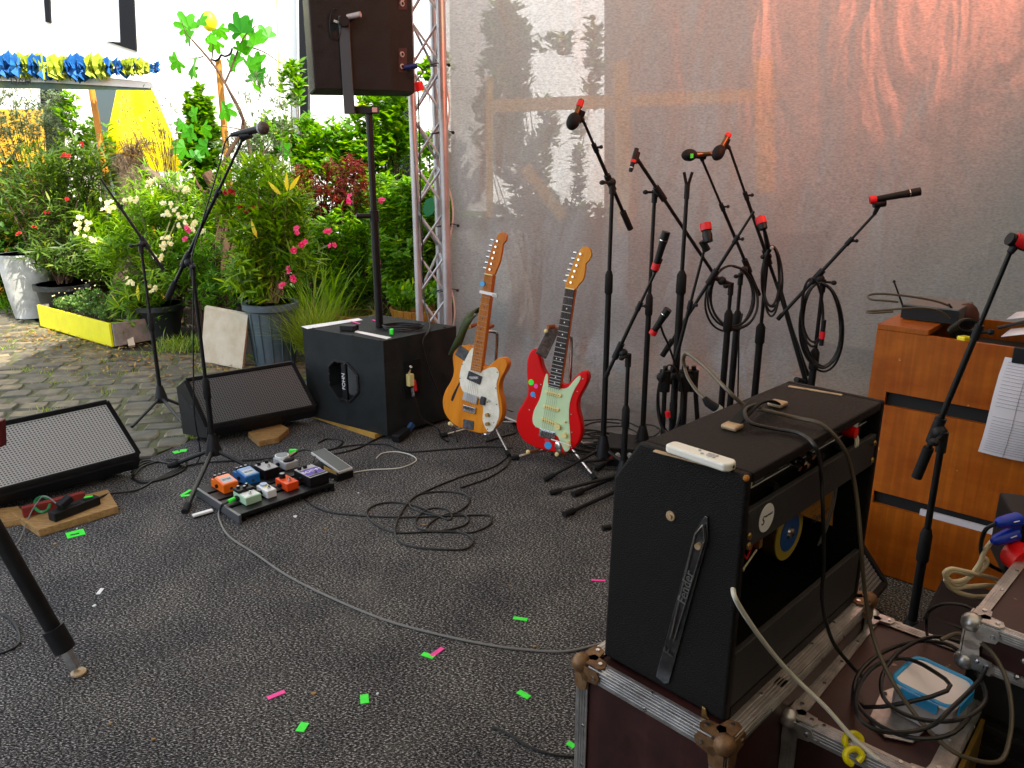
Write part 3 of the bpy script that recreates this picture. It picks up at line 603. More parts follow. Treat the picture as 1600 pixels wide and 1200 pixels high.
# dense background hedge masses (separate shrubs)
for i, (px, y, hx, hz, lab) in enumerate((
    (40, 8.35, .75, .9, 'dark hedge shrub behind the leftmost oleander'),
    (190, 8.5, .8, .7, 'dark hedge shrub behind the grey tree stump'),
    (350, 8.4, .7, .66, 'dark hedge shrub behind the ivy cone'),
    (470, 8.3, .75, .66, 'dark hedge shrub behind the red maple'),
    (600, 8.2, .7, .85, 'dark hedge shrub behind the speaker pole'),
    (700, 8.2, .5, .9, 'dark hedge shrub behind the truss'))):
    c = Y(px, 300, y)
    plant('hedge_shrub', lab, 'shrub', (c.x, y, 0), [((c.x, y, hz * .75), (hx, .4, hz))], 620, 13, .085, .04, 'leaf_deep', 'oval', stem='barkdark', nstem=14, group='hedge shrubs at the back of the garden')
for px, py, y, rx, rz_, mm, lab in ((425, 300, 7.35, 75, 50, 'leaf_ole', 'bright green willow-leaved shrub between the pink oleander and red maple'), (265, 330, 7.25, 75, 50, 'leaf_ole', 'bright green willow-leaved shrub behind the cream oleander'), (590, 330, 7.1, 70, 60, 'leaf_mid', 'broad green shrub behind the speaker pole, below the lilac bush'), (690, 330, 7.3, 50, 70, 'leaf_mid', 'broad green shrub directly behind the truss'), (150, 330, 7.9, 80, 60, 'leaf_ole', 'bright shrub behind the leaning thin microphone stand')):
    c = Y(px, 400, y); plant('leafy_shrub', lab, 'shrub', (c.x, y, 0), [blob(px, py, rx, rz_, y), blob(px + 10, py + 70, rx * .8, 45, y)], 260, 12, .12 if mm == 'leaf_ole' else .085, .02 if mm == 'leaf_ole' else .035, mm, 'lance' if mm == 'leaf_ole' else 'oval', stem='barkdark', nstem=20)
# 1 big oleander left, olive foliage above, in black pot
b = G(100, 470); b.y = 7.35; b.x = Y(100, 440, 7.35).x
t = plant('oleander', 'large dark green oleander with few red flowers in a black pot', 'shrub', (b.x, b.y, .3), [blob(70, 300, 85, 75, 7.35), blob(120, 250, 60, 50, 7.3), blob(100, 390, 70, 40, 7.2)], 330, 13, .13, .017, 'leaf_dark', 'lance', stem='barkdark', nstem=30)
pot(t, (b.x, b.y, 0), .2, .25, .36, 'potblack')
scatter_flowers(t, fr_, [Y(x + random.uniform(-3, 3), y_ + random.uniform(-3, 3), 7.0) for x, y_ in ((128, 226), (106, 312), (108, 242), (55, 357), (98, 243), (74, 330), (30, 366)) for _ in range(3)])
c = Y(45, 200, 8.0)
plant('olive_tree', 'grey-green olive bush filling the upper left corner below the awning', 'tree', (c.x, 8.0, 0), [blob(30, 190, 75, 62, 8.0), blob(85, 180, 30, 50, 7.9)], 420, 16, .055, .011, 'leaf_olive', 'lance', stem='barkdark', nstem=24)
# white fabric planter
c = G(35, 472); wp = thing('fabric_planter', 'tall white fabric planter bag standing left of the black pots', 'planter', (c.x + .05, 7.6, 0))
q0, q1 = Y(8, 360, 7.6), Y(70, 400, 7.6)
MB().lathe((Y(42, 430, 7.55).x, 7.55, 0), [(.16, 0), (.19, .2), (.22, .5), (.235, .62), (.215, .62), (.2, .56), (.01, .55)], 26).build('bag', M['potwhite'], wp, smooth=True)
# little leafy saplings against the wall
c = Y(125, 260, 7.9)
plant('young_sapling', 'thin sapling with pale leaves in front of the white wall by the wooden pole', 'tree', (c.x, 7.9, 0), [blob(115, 175, 22, 40, 7.9), blob(125, 240, 30, 40, 7.9), blob(150, 225, 30, 45, 7.9)], 90, 9, .10, .035, 'leaf_mid', 'oval', nstem=12)
# yellow planter box
P0, P1 = G(177, 543), G(65, 510); hgt = .20; dr = (P1 - P0).normalized(); pn = Vector((dr.y, -dr.x, 0)); pn = pn if pn.y > 0 else -pn; Lx = (P1 - P0).length
yb = thing('planter_box', 'low bright yellow wooden planter box full of herbs', 'planter', (P0 + P1) / 2)
MB().bar(P0 + Vector((0, 0, hgt / 2 + .005)), P1 + Vector((0, 0, hgt / 2 + .005)), .02, hgt).build('front_board', M['yellow'], yb, bevel=.002)
for e in (P0 - dr * .012, P1 + dr * .012):
    MB().bar(e + pn * .012 + Vector((0, 0, hgt / 2 + .005)), e + pn * .34 + Vector((0, 0, hgt / 2 + .005)), .02, hgt - .01).build('end_board', mat('grey_weathered_wood', (.20, .17, .14), .8, var=.3, vs=10, bump=.3), yb)
MB().bar(P0 + pn * .35 + Vector((0, 0, hgt / 2)), P1 + pn * .35 + Vector((0, 0, hgt / 2)), .02, hgt).build('back_board', M['barkdark'], yb)
cen = (P0 + P1) / 2 + pn * .18
so_ = MB(); so_.add([P0 + pn * .01 + Vector((0, 0, .15)), P1 + pn * .01 + Vector((0, 0, .15)), P1 + pn * .33 + Vector((0, 0, .15)), P0 + pn * .33 + Vector((0, 0, .15))], [(0, 1, 2, 3)]); so_.build('soil', M['soil'], yb)
for fx, lab, mm, hh in ((.22, 'spreading grey-green thyme in the yellow box nearest its right end', 'leaf_herb', .07), (.5, 'tall flowering herb in the middle of the yellow box', 'leaf_herb', .13), (.78, 'low creeping herb at the left end of the yellow box', 'leaf_herb', .06)):
    q = P0.lerp(P1, fx) + pn * .17
    t = plant('herb', lab, 'herb', (q.x, q.y, .15), [((q.x, q.y, .20 + hh * .7), (.17, .13, hh))], 190, 10, .022, .010, mm, 'oval', nstem=10, stem_r=.003)
    if fx != .22: scatter_flowers(t, fs_, [(q.x + random.uniform(-.15, .15), q.y + random.uniform(-.1, .1), .22 + random.uniform(0, hh * 2)) for _ in range(22)])
for a in (.02, .07):   # loose offcuts by the box
    pass
of = MB().bar(G(206, 541, .0) + Vector((0, 0, .0)), G(198, 500, .18), .05, .02).build('board_offcut', M['concrete']); tag(of, 'short pale board leaning on the right end of the yellow planter', 'board')
# low pots around
rp = thing('flower_pot', 'small red plastic pot behind the yellow planter box', 'pot', (Y(172, 450, 7.0).x, 7.0, 0)); pot(rp, (Y(172, 450, 7.0).x, 7.0, .05), .08, .115, .2, 'potred')
rp2 = thing('flower_pot', 'wide dark pot under the cream oleander', 'pot', (Y(250, 500, 6.6).x, 6.6, 0)); pot(rp2, (Y(250, 500, 6.6).x, 6.6, 0), .15, .2, .3, 'potblack')
# 2 cream oleander
b = Y(245, 480, 6.6)
t = plant('oleander', 'pale flowering oleander with cream blossom clusters beside the leaning microphone stand', 'shrub', (b.x, 6.6, .25), [blob(170, 360, 45, 45, 6.7), blob(250, 300, 70, 45, 6.7), blob(230, 400, 80, 60, 6.5), blob(210, 470, 40, 40, 6.4)], 250, 14, .13, .016, 'leaf_ole', 'lance', stem='twig', nstem=26)
pts = []
for cx, cy, rr, n_ in ((128, 352, 14, 16), (165, 322, 14, 12), (205, 312, 10, 6), (268, 335, 18, 14), (300, 348, 14, 14), (262, 375, 10, 8), (250, 402, 8, 5), (205, 440, 8, 5), (240, 450, 8, 5), (235, 285, 10, 5), (290, 295, 8, 5), (148, 375, 8, 5), (255, 385, 8, 4)):
    pts += [Y(cx + random.gauss(0, rr * .55), cy + random.gauss(0, rr * .5), 6.2 + random.uniform(-.08, .08)) for _ in range(n_)]
scatter_flowers(t, fc, pts)
scatter_flowers(t, fp, [Y(292, 356, 6.1), Y(290, 374, 6.1), Y(296, 360, 6.1)])
# 3 grey stump with old branches, then the olive above it
sx = Y(205, 300, 7.6); st = thing('old_tree', 'thick grey sawn-off trunk with a bare arching branch among the oleanders', 'tree', (sx.x, 7.6, 0))
mb = MB(); q = [Y(212, 620, 7.6), Y(212, 400, 7.6), Y(205, 300, 7.6), Y(200, 255, 7.6), Y(196, 240, 7.6)]; q[0].z = 0
mb.tube(q, [.18, .15, .14, .17, .15], 10).build('trunk', M['bark'], st, smooth=True)
MB().tube([Y(205, 262, 7.55), Y(185, 262, 7.5), Y(176, 256, 7.5)], [.09, .075, .06], 8).build('limb', M['bark'], st, smooth=True)
MB().tube(smoothline([Y(225, 262, 7.3), Y(255, 285, 7.1), Y(290, 312, 7.0), Y(320, 318, 6.95), Y(338, 300, 6.9)]), .038, 8).build('limb', M['bark'], st, smooth=True)
c = Y(205, 240, 7.5)
plant('dry_twig_ball', 'tangle of thin dry twigs growing from the top of the grey trunk', 'bush', (c.x, 7.5, 1.55), [blob(215, 228, 42, 26, 7.5)], 60, 16, .10, .003, 'deadleaf', 'lance', stem='bark', nstem=40, stem_r=.003)
ol = Y(345, 330, 6.9); t = thing('gnarled_olive', 'gnarled bare olive trunk behind the boom microphone', 'tree', (ol.x, 6.9, 0))
tk = [Y(352, 520, 6.9), Y(348, 360, 6.9), Y(338, 300, 6.9), Y(322, 270, 6.9)]; tk[0].z = 0
MB().tube(smoothline(tk), [.07] * 8 + [.06] * 8 + [.05] * 9, 9).build('trunk', M['barkdark'], t, smooth=True)
for pp in ([(345, 310), (372, 285), (392, 262), (420, 230)], [(340, 290), (318, 300), (300, 270)], [(372, 285), (400, 300), (440, 280)], [(345, 300), (352, 250), (380, 190), (345, 120)]):
    MB().tube(smoothline([Y(a, b_, 6.9) for a, b_ in pp], 5), [.028 - .022 * i / (5 * (len(pp) - 1)) for i in range(5 * (len(pp) - 1) + 1)], 7).build('limb', M['barkdark'], t, smooth=True)
# sparse olive foliage
c = Y(410, 230, 7.0)
plant('olive_sapling', 'thin grey-green olive with sparse narrow leaves right of the boom microphone', 'tree', (c.x, 7.0, .0), [blob(415, 170, 48, 62, 7.0), blob(400, 240, 50, 40, 7.0), blob(365, 235, 30, 50, 7.1)], 190, 14, .06, .010, 'leaf_olive', 'lance', stem='barkdark', nstem=34, stem_r=.004)
c = Y(250, 160, 7.3)
plant('olive_sapling', 'sparse olive twigs in front of the yellow parasol', 'tree', (c.x, 7.3, .9), [blob(225, 180, 45, 55, 7.3), blob(262, 175, 22, 75, 7.3)], 55, 9, .05, .009, 'leaf_olive', 'lance', stem='barkdark', nstem=30, stem_r=.003)
# ivy cone
c = Y(312, 300, 8.0)
bl = [blob(310, 165, 22, 32, 8.0), blob(312, 215, 36, 42, 8.0), blob(316, 265, 34, 40, 8.0)]
plant('climbing_ivy', 'tall cone of climbing ivy left of the wooden pole', 'climber', (c.x, 8.0, 0), bl, 300, 10, .075, .06, 'leaf_mid', 'oval', stem='barkdark', nstem=10)
# wooden poles, yellow ball lamp and parasols
q0, q1 = Y(362, 330, 7.8), Y(341, 93, 7.8)
pl = MB().cyl(q0, q1, .032, .030, 12).build('wooden_pole', M['polewood'], smooth=True); tag(pl, 'tall round orange wooden pole topped by a white wire bracket', 'pole')
q0, q1 = Y(168, 290, 7.7), Y(142, 134, 7.7)
pl = MB().cyl(q0, q1, .030, .028, 12).build('wooden_pole', M['polewood'], smooth=True); tag(pl, 'slanting orange wooden pole under the blue and yellow awning', 'pole')
wb = MB().tube(smoothline([Y(a, b_, 7.75) for a, b_ in ((330, 92), (336, 95), (342, 92), (346, 86), (352, 88), (360, 84), (363, 75))]), .010, 6).build('wire_bracket', M['frame'], smooth=True); tag(wb, 'curved dark wire bracket on top of the orange wooden pole', 'bracket')
bp_ = MB().sphere(Y(327, 33, 8.2), .085, 16, (.9, .9, 1.15)).build('yellow_ball', M['yellow'], smooth=True); tag(bp_, 'bright yellow ball hanging above the fig leaves', 'ball')
cdv = MB().tube([Y(430, -60, 8.3), Y(434, 60, 8.3), Y(438, 200, 8.3)], .006, 5).build('hanging_chain', M['yellowpl']); tag(cdv, 'thin yellow chain hanging in front of the white wall', 'chain')
# yellow closed parasol
yp = thing('yellow_parasol', 'folded bright yellow parasol behind the olive twigs', 'parasol', (Y(215, 300, 8.2).x, 8.2, 0))
cx = Y(212, 140, 8.2); mb = MB(); N_ = 28; prof = [(.06, 2.24), (.13, 2.22), (.16, 2.15), (.22, 1.95), (.28, 1.75), (.34, 1.45), (.33, 1.38)]; vs = []; fs = []
for i, (r_, z_) in enumerate(prof):
    for k in range(N_):
        a = 2 * math.pi * k / N_; rr = r_ * (1 + .10 * math.cos(a * 7) * min(1, i / 2)); vs.append((cx.x + rr * math.cos(a), 8.2 + rr * math.sin(a), z_))
for i in range(len(prof) - 1): fs += [(i * N_ + k, i * N_ + (k + 1) % N_, (i + 1) * N_ + (k + 1) % N_, (i + 1) * N_ + k) for k in range(N_)]
mb.add(vs, fs).build('canopy', leafmat('yellow_canvas', '#e8e000', '#e8e000', None, .5), yp, smooth=True); MB().cyl((cx.x, 8.2, 0), (cx.x, 8.2, 2.25), .02).build('pole', M['polewood'], yp)
# awning edge with a ruffled garland and lettered valance
aw = thing('market_awning', 'white awning edge trimmed with a ruffled blue and yellow garland', 'awning', (Y(100, 110, 7.5).x, 7.5, 0))
q = [Y(-120, 92, 7.5), Y(236, 128, 7.5), Y(240, 138, 7.5), Y(-120, 118, 7.5)]
vs = [tuple(p) for p in q] + [(p.x, p.y + .03, p.z) for p in q]
MB().add(vs, [(0, 1, 2, 3), (7, 6, 5, 4), (0, 4, 5, 1), (1, 5, 6, 2), (2, 6, 7, 3), (3, 7, 4, 0)]).build('edge', mat('white_canvas', (.75, .76, .74), .8), aw)
q = [Y(-120, 118.5, 7.52), Y(238, 138, 7.52), Y(228, 140, 8.3), Y(-120, 121, 8.3)]
q = [Y(-120, 119, 7.52), Y(235, 137.5, 7.52), Y(232, 141, 7.50), Y(-120, 136, 7.50)]
MB().add([tuple(p) for p in q] + [(p.x, p.y + .02, p.z) for p in q], [(0, 1, 2, 3), (7, 6, 5, 4), (0, 4, 5, 1), (1, 5, 6, 2), (2, 6, 7, 3), (3, 7, 4, 0)]).build('valance', mat('olive_valance', '#6a7a48', .8, c2='#3c5a68', vs=2.4), aw)
a_, b_ = Y(22, 126, 7.47), Y(120, 132, 7.47)
text('DAH', .09, basis(a_ + Vector((.06, 0, -.005)), b_ - a_, (0, 0, 1)), M['ink'], aw)
for i in range(120):
    f_ = i / 119; px = -60 + 308 * f_; py = 103 - 2 * math.sin(f_ * 9) + 6 * max(0, f_ - .3); hh = (17 if f_ < .72 else 12) * (1 if f_ < .93 else .55)
    p = Y(px, py, 7.42 + random.uniform(-.03, .03)); mm = ('oil' if (math.sin(f_ * 34) + .8 * math.sin(f_ * 71 + 1) + random.uniform(-.6, .6) > .1) else 'yellowpet')
    if mm == 'yellowpet' and 'yellowpet' not in M: M['yellowpet'] = mat('yellow_petals', '#b4b818', .7, c2='#6c9030', vs=30)
    r_ = hh / 150 * random.uniform(.7, 1.15); p += Vector((0, random.uniform(-.02, .02), random.uniform(-.012, .012)))
    mbx = MB(); n_ = 10; vs = [(0, 0, 0)]
    for k in range(n_):
        a = 2 * math.pi * k / n_; vs.append((.014 * (1 if k % 2 else -1) + .01, math.cos(a) * r_ * random.uniform(.55, 1.0), math.sin(a) * r_ * random.uniform(.75, 1.1)))
    rm = Matrix.Rotation(random.uniform(-.5, .5), 4, 'Z')
    mbx.add([rm @ Vector(v_) + p for v_ in vs], [(0, 1 + k, 1 + (k + 1) % n_) for k in range(n_)]).build('petal', M[mm], aw)
# fig: every leaf a part
fy = 7.5; fig = thing('fig_tree', 'fig branches with large lobed bright green leaves below the yellow ball', 'tree', (Y(385, 300, fy).x, fy, 0))
for pp, r_ in (([(400, 300), (385, 205), (372, 170), (340, 110), (300, 62)], .02), ([(352, 128), (360, 110), (380, 60), (400, 40)], .011), ([(318, 88), (300, 92), (284, 85)], .007), ([(330, 100), (333, 70), (328, 55)], .007), ([(300, 62), (290, 50), (283, 30)], .006), ([(375, 70), (410, 80), (440, 100)], .009), ([(385, 205), (365, 200), (330, 195)], .008)):
    s_ = smoothline([Y(a, b2, fy) for a, b2 in pp], 4); MB().tube(s_, [r_ * (1 - .6 * i / len(s_)) for i in range(len(s_))], 6).build('branch', M['barkdark'], fig, smooth=True)
lob = []
for k in range(5):
    a = R(90 + (k - 2) * 50); ln_ = (.75, .95, 1.1, .95, .75)[k]
    for da, rr in ((-20, .62), (-12, .92), (0, 1), (12, .92)): lob.append((math.cos(a + R(da)) * ln_ * rr, math.sin(a + R(da)) * ln_ * rr))
lob = [(x, y_) for x, y_ in lob][::-1] + [(0, -.12)]
vs = [(0, .1, 0)] + [(x * .5, y_ * .5 + .15, -.10 * (x * x + y_ * y_)) for x, y_ in lob]; fs = [(0, 1 + k, 1 + (k + 1) % len(lob)) for k in range(len(lob))]
fl = bpy.data.meshes.new('fig_leaf'); fl.from_pydata(vs, [], fs); fl.materials.append(M['leaf_fig'])
for px, py, s_ in ((292, 48, 26), (300, 62, 20), (283, 92, 22), (292, 104, 18), (312, 106, 22), (317, 45, 20), (335, 58, 22), (331, 70, 16), (340, 42, 18), (366, 52, 24), (385, 60, 30), (402, 78, 30), (376, 84, 18), (395, 42, 20), (352, 100, 16), (375, 103, 22), (388, 108, 20), (410, 100, 24), (420, 62, 22), (340, 170, 22), (320, 195, 20), (300, 205, 20), (296, 230, 22), (330, 230, 20), (395, 125, 24), (415, 120, 22), (405, 145, 18), (310, 180, 18), (290, 190, 16), (440, 240, 20), (425, 300, 26), (418, 320, 22), (300, 250, 18)):
    o = bpy.data.objects.new('fig_leaf', fl); COL.objects.link(o); o.parent = fig
    o.location = FRAME[fig.name].inverted() @ (Y(px, py, fy) + Vector((0, random.uniform(-.1, .1), 0)))
    o.rotation_euler = (R(90) + random.uniform(-.7, .7), random.uniform(-2.6, 2.6), random.uniform(-.7, .7)); k = s_ / 155 * 1.65; o.scale = (k, k, k)
# 6 citrus bushes
c = Y(480, 300, 7.8)
plant('citrus_bush', 'bright lime green bush with pointed leaves left of the speaker pole', 'bush', (c.x, 7.8, 0), [blob(475, 215, 45, 45, 7.8), blob(455, 125, 18, 45, 7.8), blob(425, 215, 40, 40, 7.9), blob(530, 220, 55, 45, 7.8), blob(500, 270, 60, 35, 7.7)], 330, 11, .095, .042, 'leaf_lime', 'oval', stem='barkdark', nstem=40, stem_r=.005)
c = Y(600, 300, 7.7)
plant('lilac_bush', 'leafy green bush with thin branches directly behind the speaker pole', 'bush', (c.x, 7.7, 0), [blob(600, 170, 45, 40, 7.7), blob(570, 230, 60, 40, 7.7), blob(625, 220, 40, 40, 7.7)], 300, 10, .10, .05, 'leaf_lime', 'oval', stem='barkdark', nstem=40, stem_r=.006)
c = Y(680, 300, 6.6)
plant('climbing_vine', 'thin climbing vine with pale leaves seen through the truss', 'climber', (c.x, 6.6, 0), [blob(672, 112, 26, 22, 6.6), blob(690, 90, 14, 18, 6.6), blob(672, 212, 28, 20, 6.6), blob(660, 300, 30, 40, 6.6)], 90, 10, .085, .045, 'leaf_mid', 'oval', stem='barkdark', nstem=18, stem_r=.004)
# red maple
c = Y(540, 330, 6.9)
plant('red_maple', 'dark red feathery Japanese maple left of the speaker pole', 'tree', (c.x, 6.9, 0), [blob(540, 262, 42, 30, 6.9), blob(550, 295, 50, 26, 6.9), blob(495, 300, 34, 32, 6.9), blob(470, 275, 20, 25, 6.9)], 260, 16, .055, .009, 'leaf_red', 'lance', stem='barkdark', droop=.5, nstem=26)
# green mass right of pole
c = Y(640, 420, 6.4)
plant('leafy_shrub', 'tall dense green shrub with fine drooping leaves right of the speaker pole', 'shrub', (c.x, 6.4, 0), [blob(640, 330, 52, 65, 6.5), blob(620, 400, 48, 55, 6.3), blob(672, 380, 34, 70, 6.6), blob(600, 300, 30, 40, 6.6)], 430, 12, .075, .026, 'leaf_mid', 'oval', stem='barkdark', droop=.35, nstem=30)
c = Y(545, 420, 6.5)
plant('leafy_shrub', 'dark green mixed shrub low behind the subwoofer', 'shrub', (c.x, 6.5, 0), [blob(540, 370, 60, 50, 6.6), blob(560, 430, 60, 50, 6.5), blob(500, 400, 40, 60, 6.6)], 330, 11, .085, .022, 'leaf_mid', 'oval', stem='barkdark', nstem=30)
c = Y(312, 470, 6.6)
plant('leafy_shrub', 'fresh green bushy plant behind the leaning pale slab', 'shrub', (c.x, 6.6, 0), [blob(315, 400, 50, 55, 6.6), blob(330, 450, 45, 40, 6.5), blob(370, 300, 40, 60, 6.9), blob(300, 350, 40, 40, 6.9)], 380, 11, .07, .014, 'leaf_mid', 'lance', stem='barkdark', nstem=30)
# 9 pink oleander in the grey pot
b = G(425, 571); b = Vector((Y(422, 470, 5.72).x, 5.72, 0))
t = plant('oleander', 'large pink flowering oleander growing in the ribbed grey pot', 'shrub', (b.x, b.y, .45), [blob(400, 350, 50, 50, 5.8), blob(440, 320, 45, 60, 5.9), blob(390, 420, 45, 45, 5.7), blob(460, 380, 45, 50, 5.8), blob(350, 310, 30, 30, 5.9), blob(400, 265, 40, 25, 6.0)], 300, 14, .135, .02, 'leaf_ole', 'lance', stem='twig', nstem=34, up=.5)
pot(t, (b.x, b.y, 0), .15, .185, .47, 'potgrey', .022)
for k in range(14):
    a = 2 * math.pi * k / 14; p0 = Vector((b.x + .156 * math.cos(a), b.y + .156 * math.sin(a), .03)); p1 = Vector((b.x + .180 * math.cos(a), b.y + .180 * math.sin(a), .40)); MB().bar(p0, p1, .006, .006).build('rib', M['potgrey'], t)
pts = [Y(x + random.uniform(-5, 5), y_ + random.uniform(-4, 4), 5.45) for x, y_ in ((470, 381), (476, 380), (458, 390), (454, 422), (456, 436), (440, 443), (518, 382), (468, 360), (511, 359), (546, 311), (592, 316), (594, 407)) for _ in range(2)]
scatter_flowers(t, fp, pts)
scatter_flowers(t, fr_, [Y(x + random.uniform(-6, 6), y_ + random.uniform(-4, 4), 5.8) for x, y_ in ((365, 300), (385, 330), (375, 322), (392, 450), (402, 324), (355, 300)) for _ in range(4)])
yl = MB(); 
V, F = leaves(np.array([tuple(Y(449, 300, 5.7)), tuple(Y(452, 298, 5.7)), tuple(Y(440, 305, 5.7)), tuple(Y(217, 470, 6.3)), tuple(Y(402, 372, 5.6))]), np.array([[0, 0, 1.], [.6, 0, .8], [-.5, 0, .5], [0, 0, 1], [-.3, 0, 1]]), np.tile([0., -1, 0], (5, 1)), np.full(5, .14), np.full(5, .03), 'lance')

for i in range(5): npmesh('yellow_leaf', V[6 * i:6 * i + 6], F[3 * i:3 * i + 3] - 6 * i, M['leafyel'], t)
# sedge, irises
def blades(name, label, cat, base, n, ln, wd, m, sp, r0, up=1.3):
    t = thing(name, label, cat, base); B = np.array(base)
    P = np.tile(B, (n, 1)) + rng.normal(0, r0, (n, 3)) * np.array([1, 1, 0]); D = unit(n) * sp; D[:, 2] = np.abs(D[:, 2]) + up
    V, F = leaves(P, D, np.array(D) * np.array([1, 1, 0]) * -1 + np.array([0, 0, .3]), ln * rng.uniform(.5, 1.1, n), np.full(n, wd), 'blade'); npmesh('blades', V, F, M[m], t, kind='stuff'); return t
b = Y(490, 530, 5.6); blades('sedge_grass', 'fountain of thin pale sedge grass left of the subwoofer', 'grass', (b.x, 5.6, .12), 900, .52, .0045, 'grassblade', 1.0, .05, .8)
b = Y(500, 480, 6.1); blades('iris_clump', 'clump of upright sword-like iris leaves behind the sedge grass', 'plant', (b.x, 6.1, .05), 120, .75, .022, 'leaf_ole', .45, .08)
b = Y(575, 520, 6.0); blades('sedge_grass', 'thin grass growing behind the back edge of the subwoofer', 'grass', (b.x, 6.0, .05), 300, .4, .005, 'grassblade', .9, .15)
b = Y(275, 560, 6.1); blades('weeds', 'low green weeds at the foot of the pale slab', 'weeds', (G(285, 545).x, G(285, 545).y, 0), 260, .14, .008, 'grassblade', 1.0, .10)
b = G(30, 478); blades('weeds', 'low green weeds at the foot of the white fabric planter', 'weeds', (b.x - .1, b.y + .1, 0), 400, .16, .012, 'leaf_mid', 1.2, .22)
for px, py, lab in ((235, 505, 'small bushy weed just right of the yellow planter'), (262, 520, 'small bushy weed in front of the slab and herbs'), (150, 470, 'low ground plant behind the yellow planter')):
    b = G(px, py); plant('bedding_plant', lab, 'plant', (b.x, b.y, 0), [((b.x, b.y, .16), (.2, .16, .15))], 150, 10, .035, .014, 'leaf_mid', 'oval', nstem=12, stem_r=.003)
# pale slab leaning
S0, S1 = G(313, 565), G(378, 577); ls = MB(); up_ = Vector((.03, .10, .40))
ls.add([S0, S1, S1 + up_ + Vector((.02, 0, -.01)), S0 + up_ + Vector((.01, 0, .01))] + [p + Vector((.005, .035, .008)) for p in (S0, S1, S1 + up_ + Vector((.02, 0, -.01)), S0 + up_ + Vector((.01, 0, .01)))], [(0, 1, 2, 3), (7, 6, 5, 4), (0, 4, 5, 1), (1, 5, 6, 2), (2, 6, 7, 3), (3, 7, 4, 0)])
o = ls.build('leaning_slab', M['concrete'], bevel=.004); tag(o, 'pale beige board leaning against the grey flower pot', 'board')
# half barrel with lupin
bx = Y(655, 480, 6.0); hb = thing('barrel_planter', 'half wooden barrel planter behind the truss with bright young plant', 'planter', (bx.x, 6.0, 0))
for k in range(22):
    a0, a1 = 2 * math.pi * k / 22, 2 * math.pi * (k + .93) / 22; pr = [(.17, .13), (.235, .38)]
    vs = [(bx.x + r_ * math.cos(a), 6.0 + r_ * math.sin(a), z_) for r_, z_ in pr for a in (a0, a1)] + [(bx.x + (r_ - .018) * math.cos(a), 6.0 + (r_ - .018) * math.sin(a), z_) for r_, z_ in pr for a in (a0, a1)]
    MB().add(vs, [(0, 1, 3, 2), (4, 6, 7, 5), (0, 4, 5, 1), (2, 3, 7, 6), (0, 2, 6, 4), (1, 5, 7, 3)]).build('stave', M['terracotta'], hb)
MB().lathe((bx.x, 6.0, .13), [(.01, .0), (.17, .0), (.21, .2), (.01, .21)], 20).build('soil', M['soil'], hb); 
MB().cyl((bx.x, 6, 0), (bx.x, 6, .13), .15).build('stand', M['barkdark'], hb)
for dx, lab in ((-.12, 'bright green young plant in the left of the half barrel'), (.12, 'trailing green plant in the right of the half barrel')):
    plant('young_plant', lab, 'plant', (bx.x + dx, 6.0, .33), [((bx.x + dx, 6.0, .48), (.13, .12, .11))], 60, 9, .07, .026, 'leaf_lime' if dx < 0 else 'leaf_mid', 'oval', nstem=10, stem_r=.003)
gp = thing('flower_pot', 'brown clay pot low behind the subwoofer', 'pot', (Y(555, 480, 6.1).x, 6.1, 0)); pot(gp, (Y(555, 480, 6.1).x, 6.1, .05), .12, .16, .26, 'foamtan')
# young tree between facade and scrim: its leaves dissolve the bright gap seen through the cloth
c = Y(850, 300, 6.4)
plant('young_tree', 'young tree showing as leafy silhouettes through the scrim', 'tree', (c.x, 6.4, 0), [blob(800, 60, 30, 90, 6.4), blob(850, 190, 22, 40, 6.4), blob(930, 90, 14, 70, 6.4), blob(820, 250, 40, 50, 6.4), blob(780, 180, 40, 100, 6.4), blob(870, 60, 30, 12, 6.4), blob(905, 240, 6, 90, 6.4), blob(785, 110, 40, 130, 6.4), blob(840, 322, 80, 26, 6.4), blob(900, 330, 60, 16, 6.4)], 620, 9, .09, .05, 'leaf_deep', 'oval', stem='barkdark', nstem=22)
# ================================================================== STAGE GEAR
def quad(mb, a, b, c, d): return mb.add([a, b, c, d], [(0, 1, 2, 3)])
def holed(outer, hole, n, depth):
    """a face with a hole and the walls of the recess behind it; n points into the box"""
    bm = bmesh.new(); eo = []
    for loop in (outer, hole):
        vs = [bm.verts.new(p) for p in loop]; eo += [bm.edges.new((vs[i], vs[(i + 1) % len(vs)])) for i in range(len(vs))]
    bmesh.ops.triangle_fill(bm, use_beauty=True, use_dissolve=False, edges=eo, normal=n)
    hv = [v for v in bm.verts if any((v.co - Vector(h)).length < 1e-5 for h in hole)]
    mb = MB(); bm.verts.index_update(); mb.add([v.co.copy() for v in bm.verts], [tuple(v.index for v in f.verts) for f in bm.faces]); bm.free()
    k = len(hole); mb.add(list(hole) + [Vector(h) + Vector(n) * depth for h in hole], [(i, (i + 1) % k, k + (i + 1) % k, k + i) for i in range(k)]); return mb

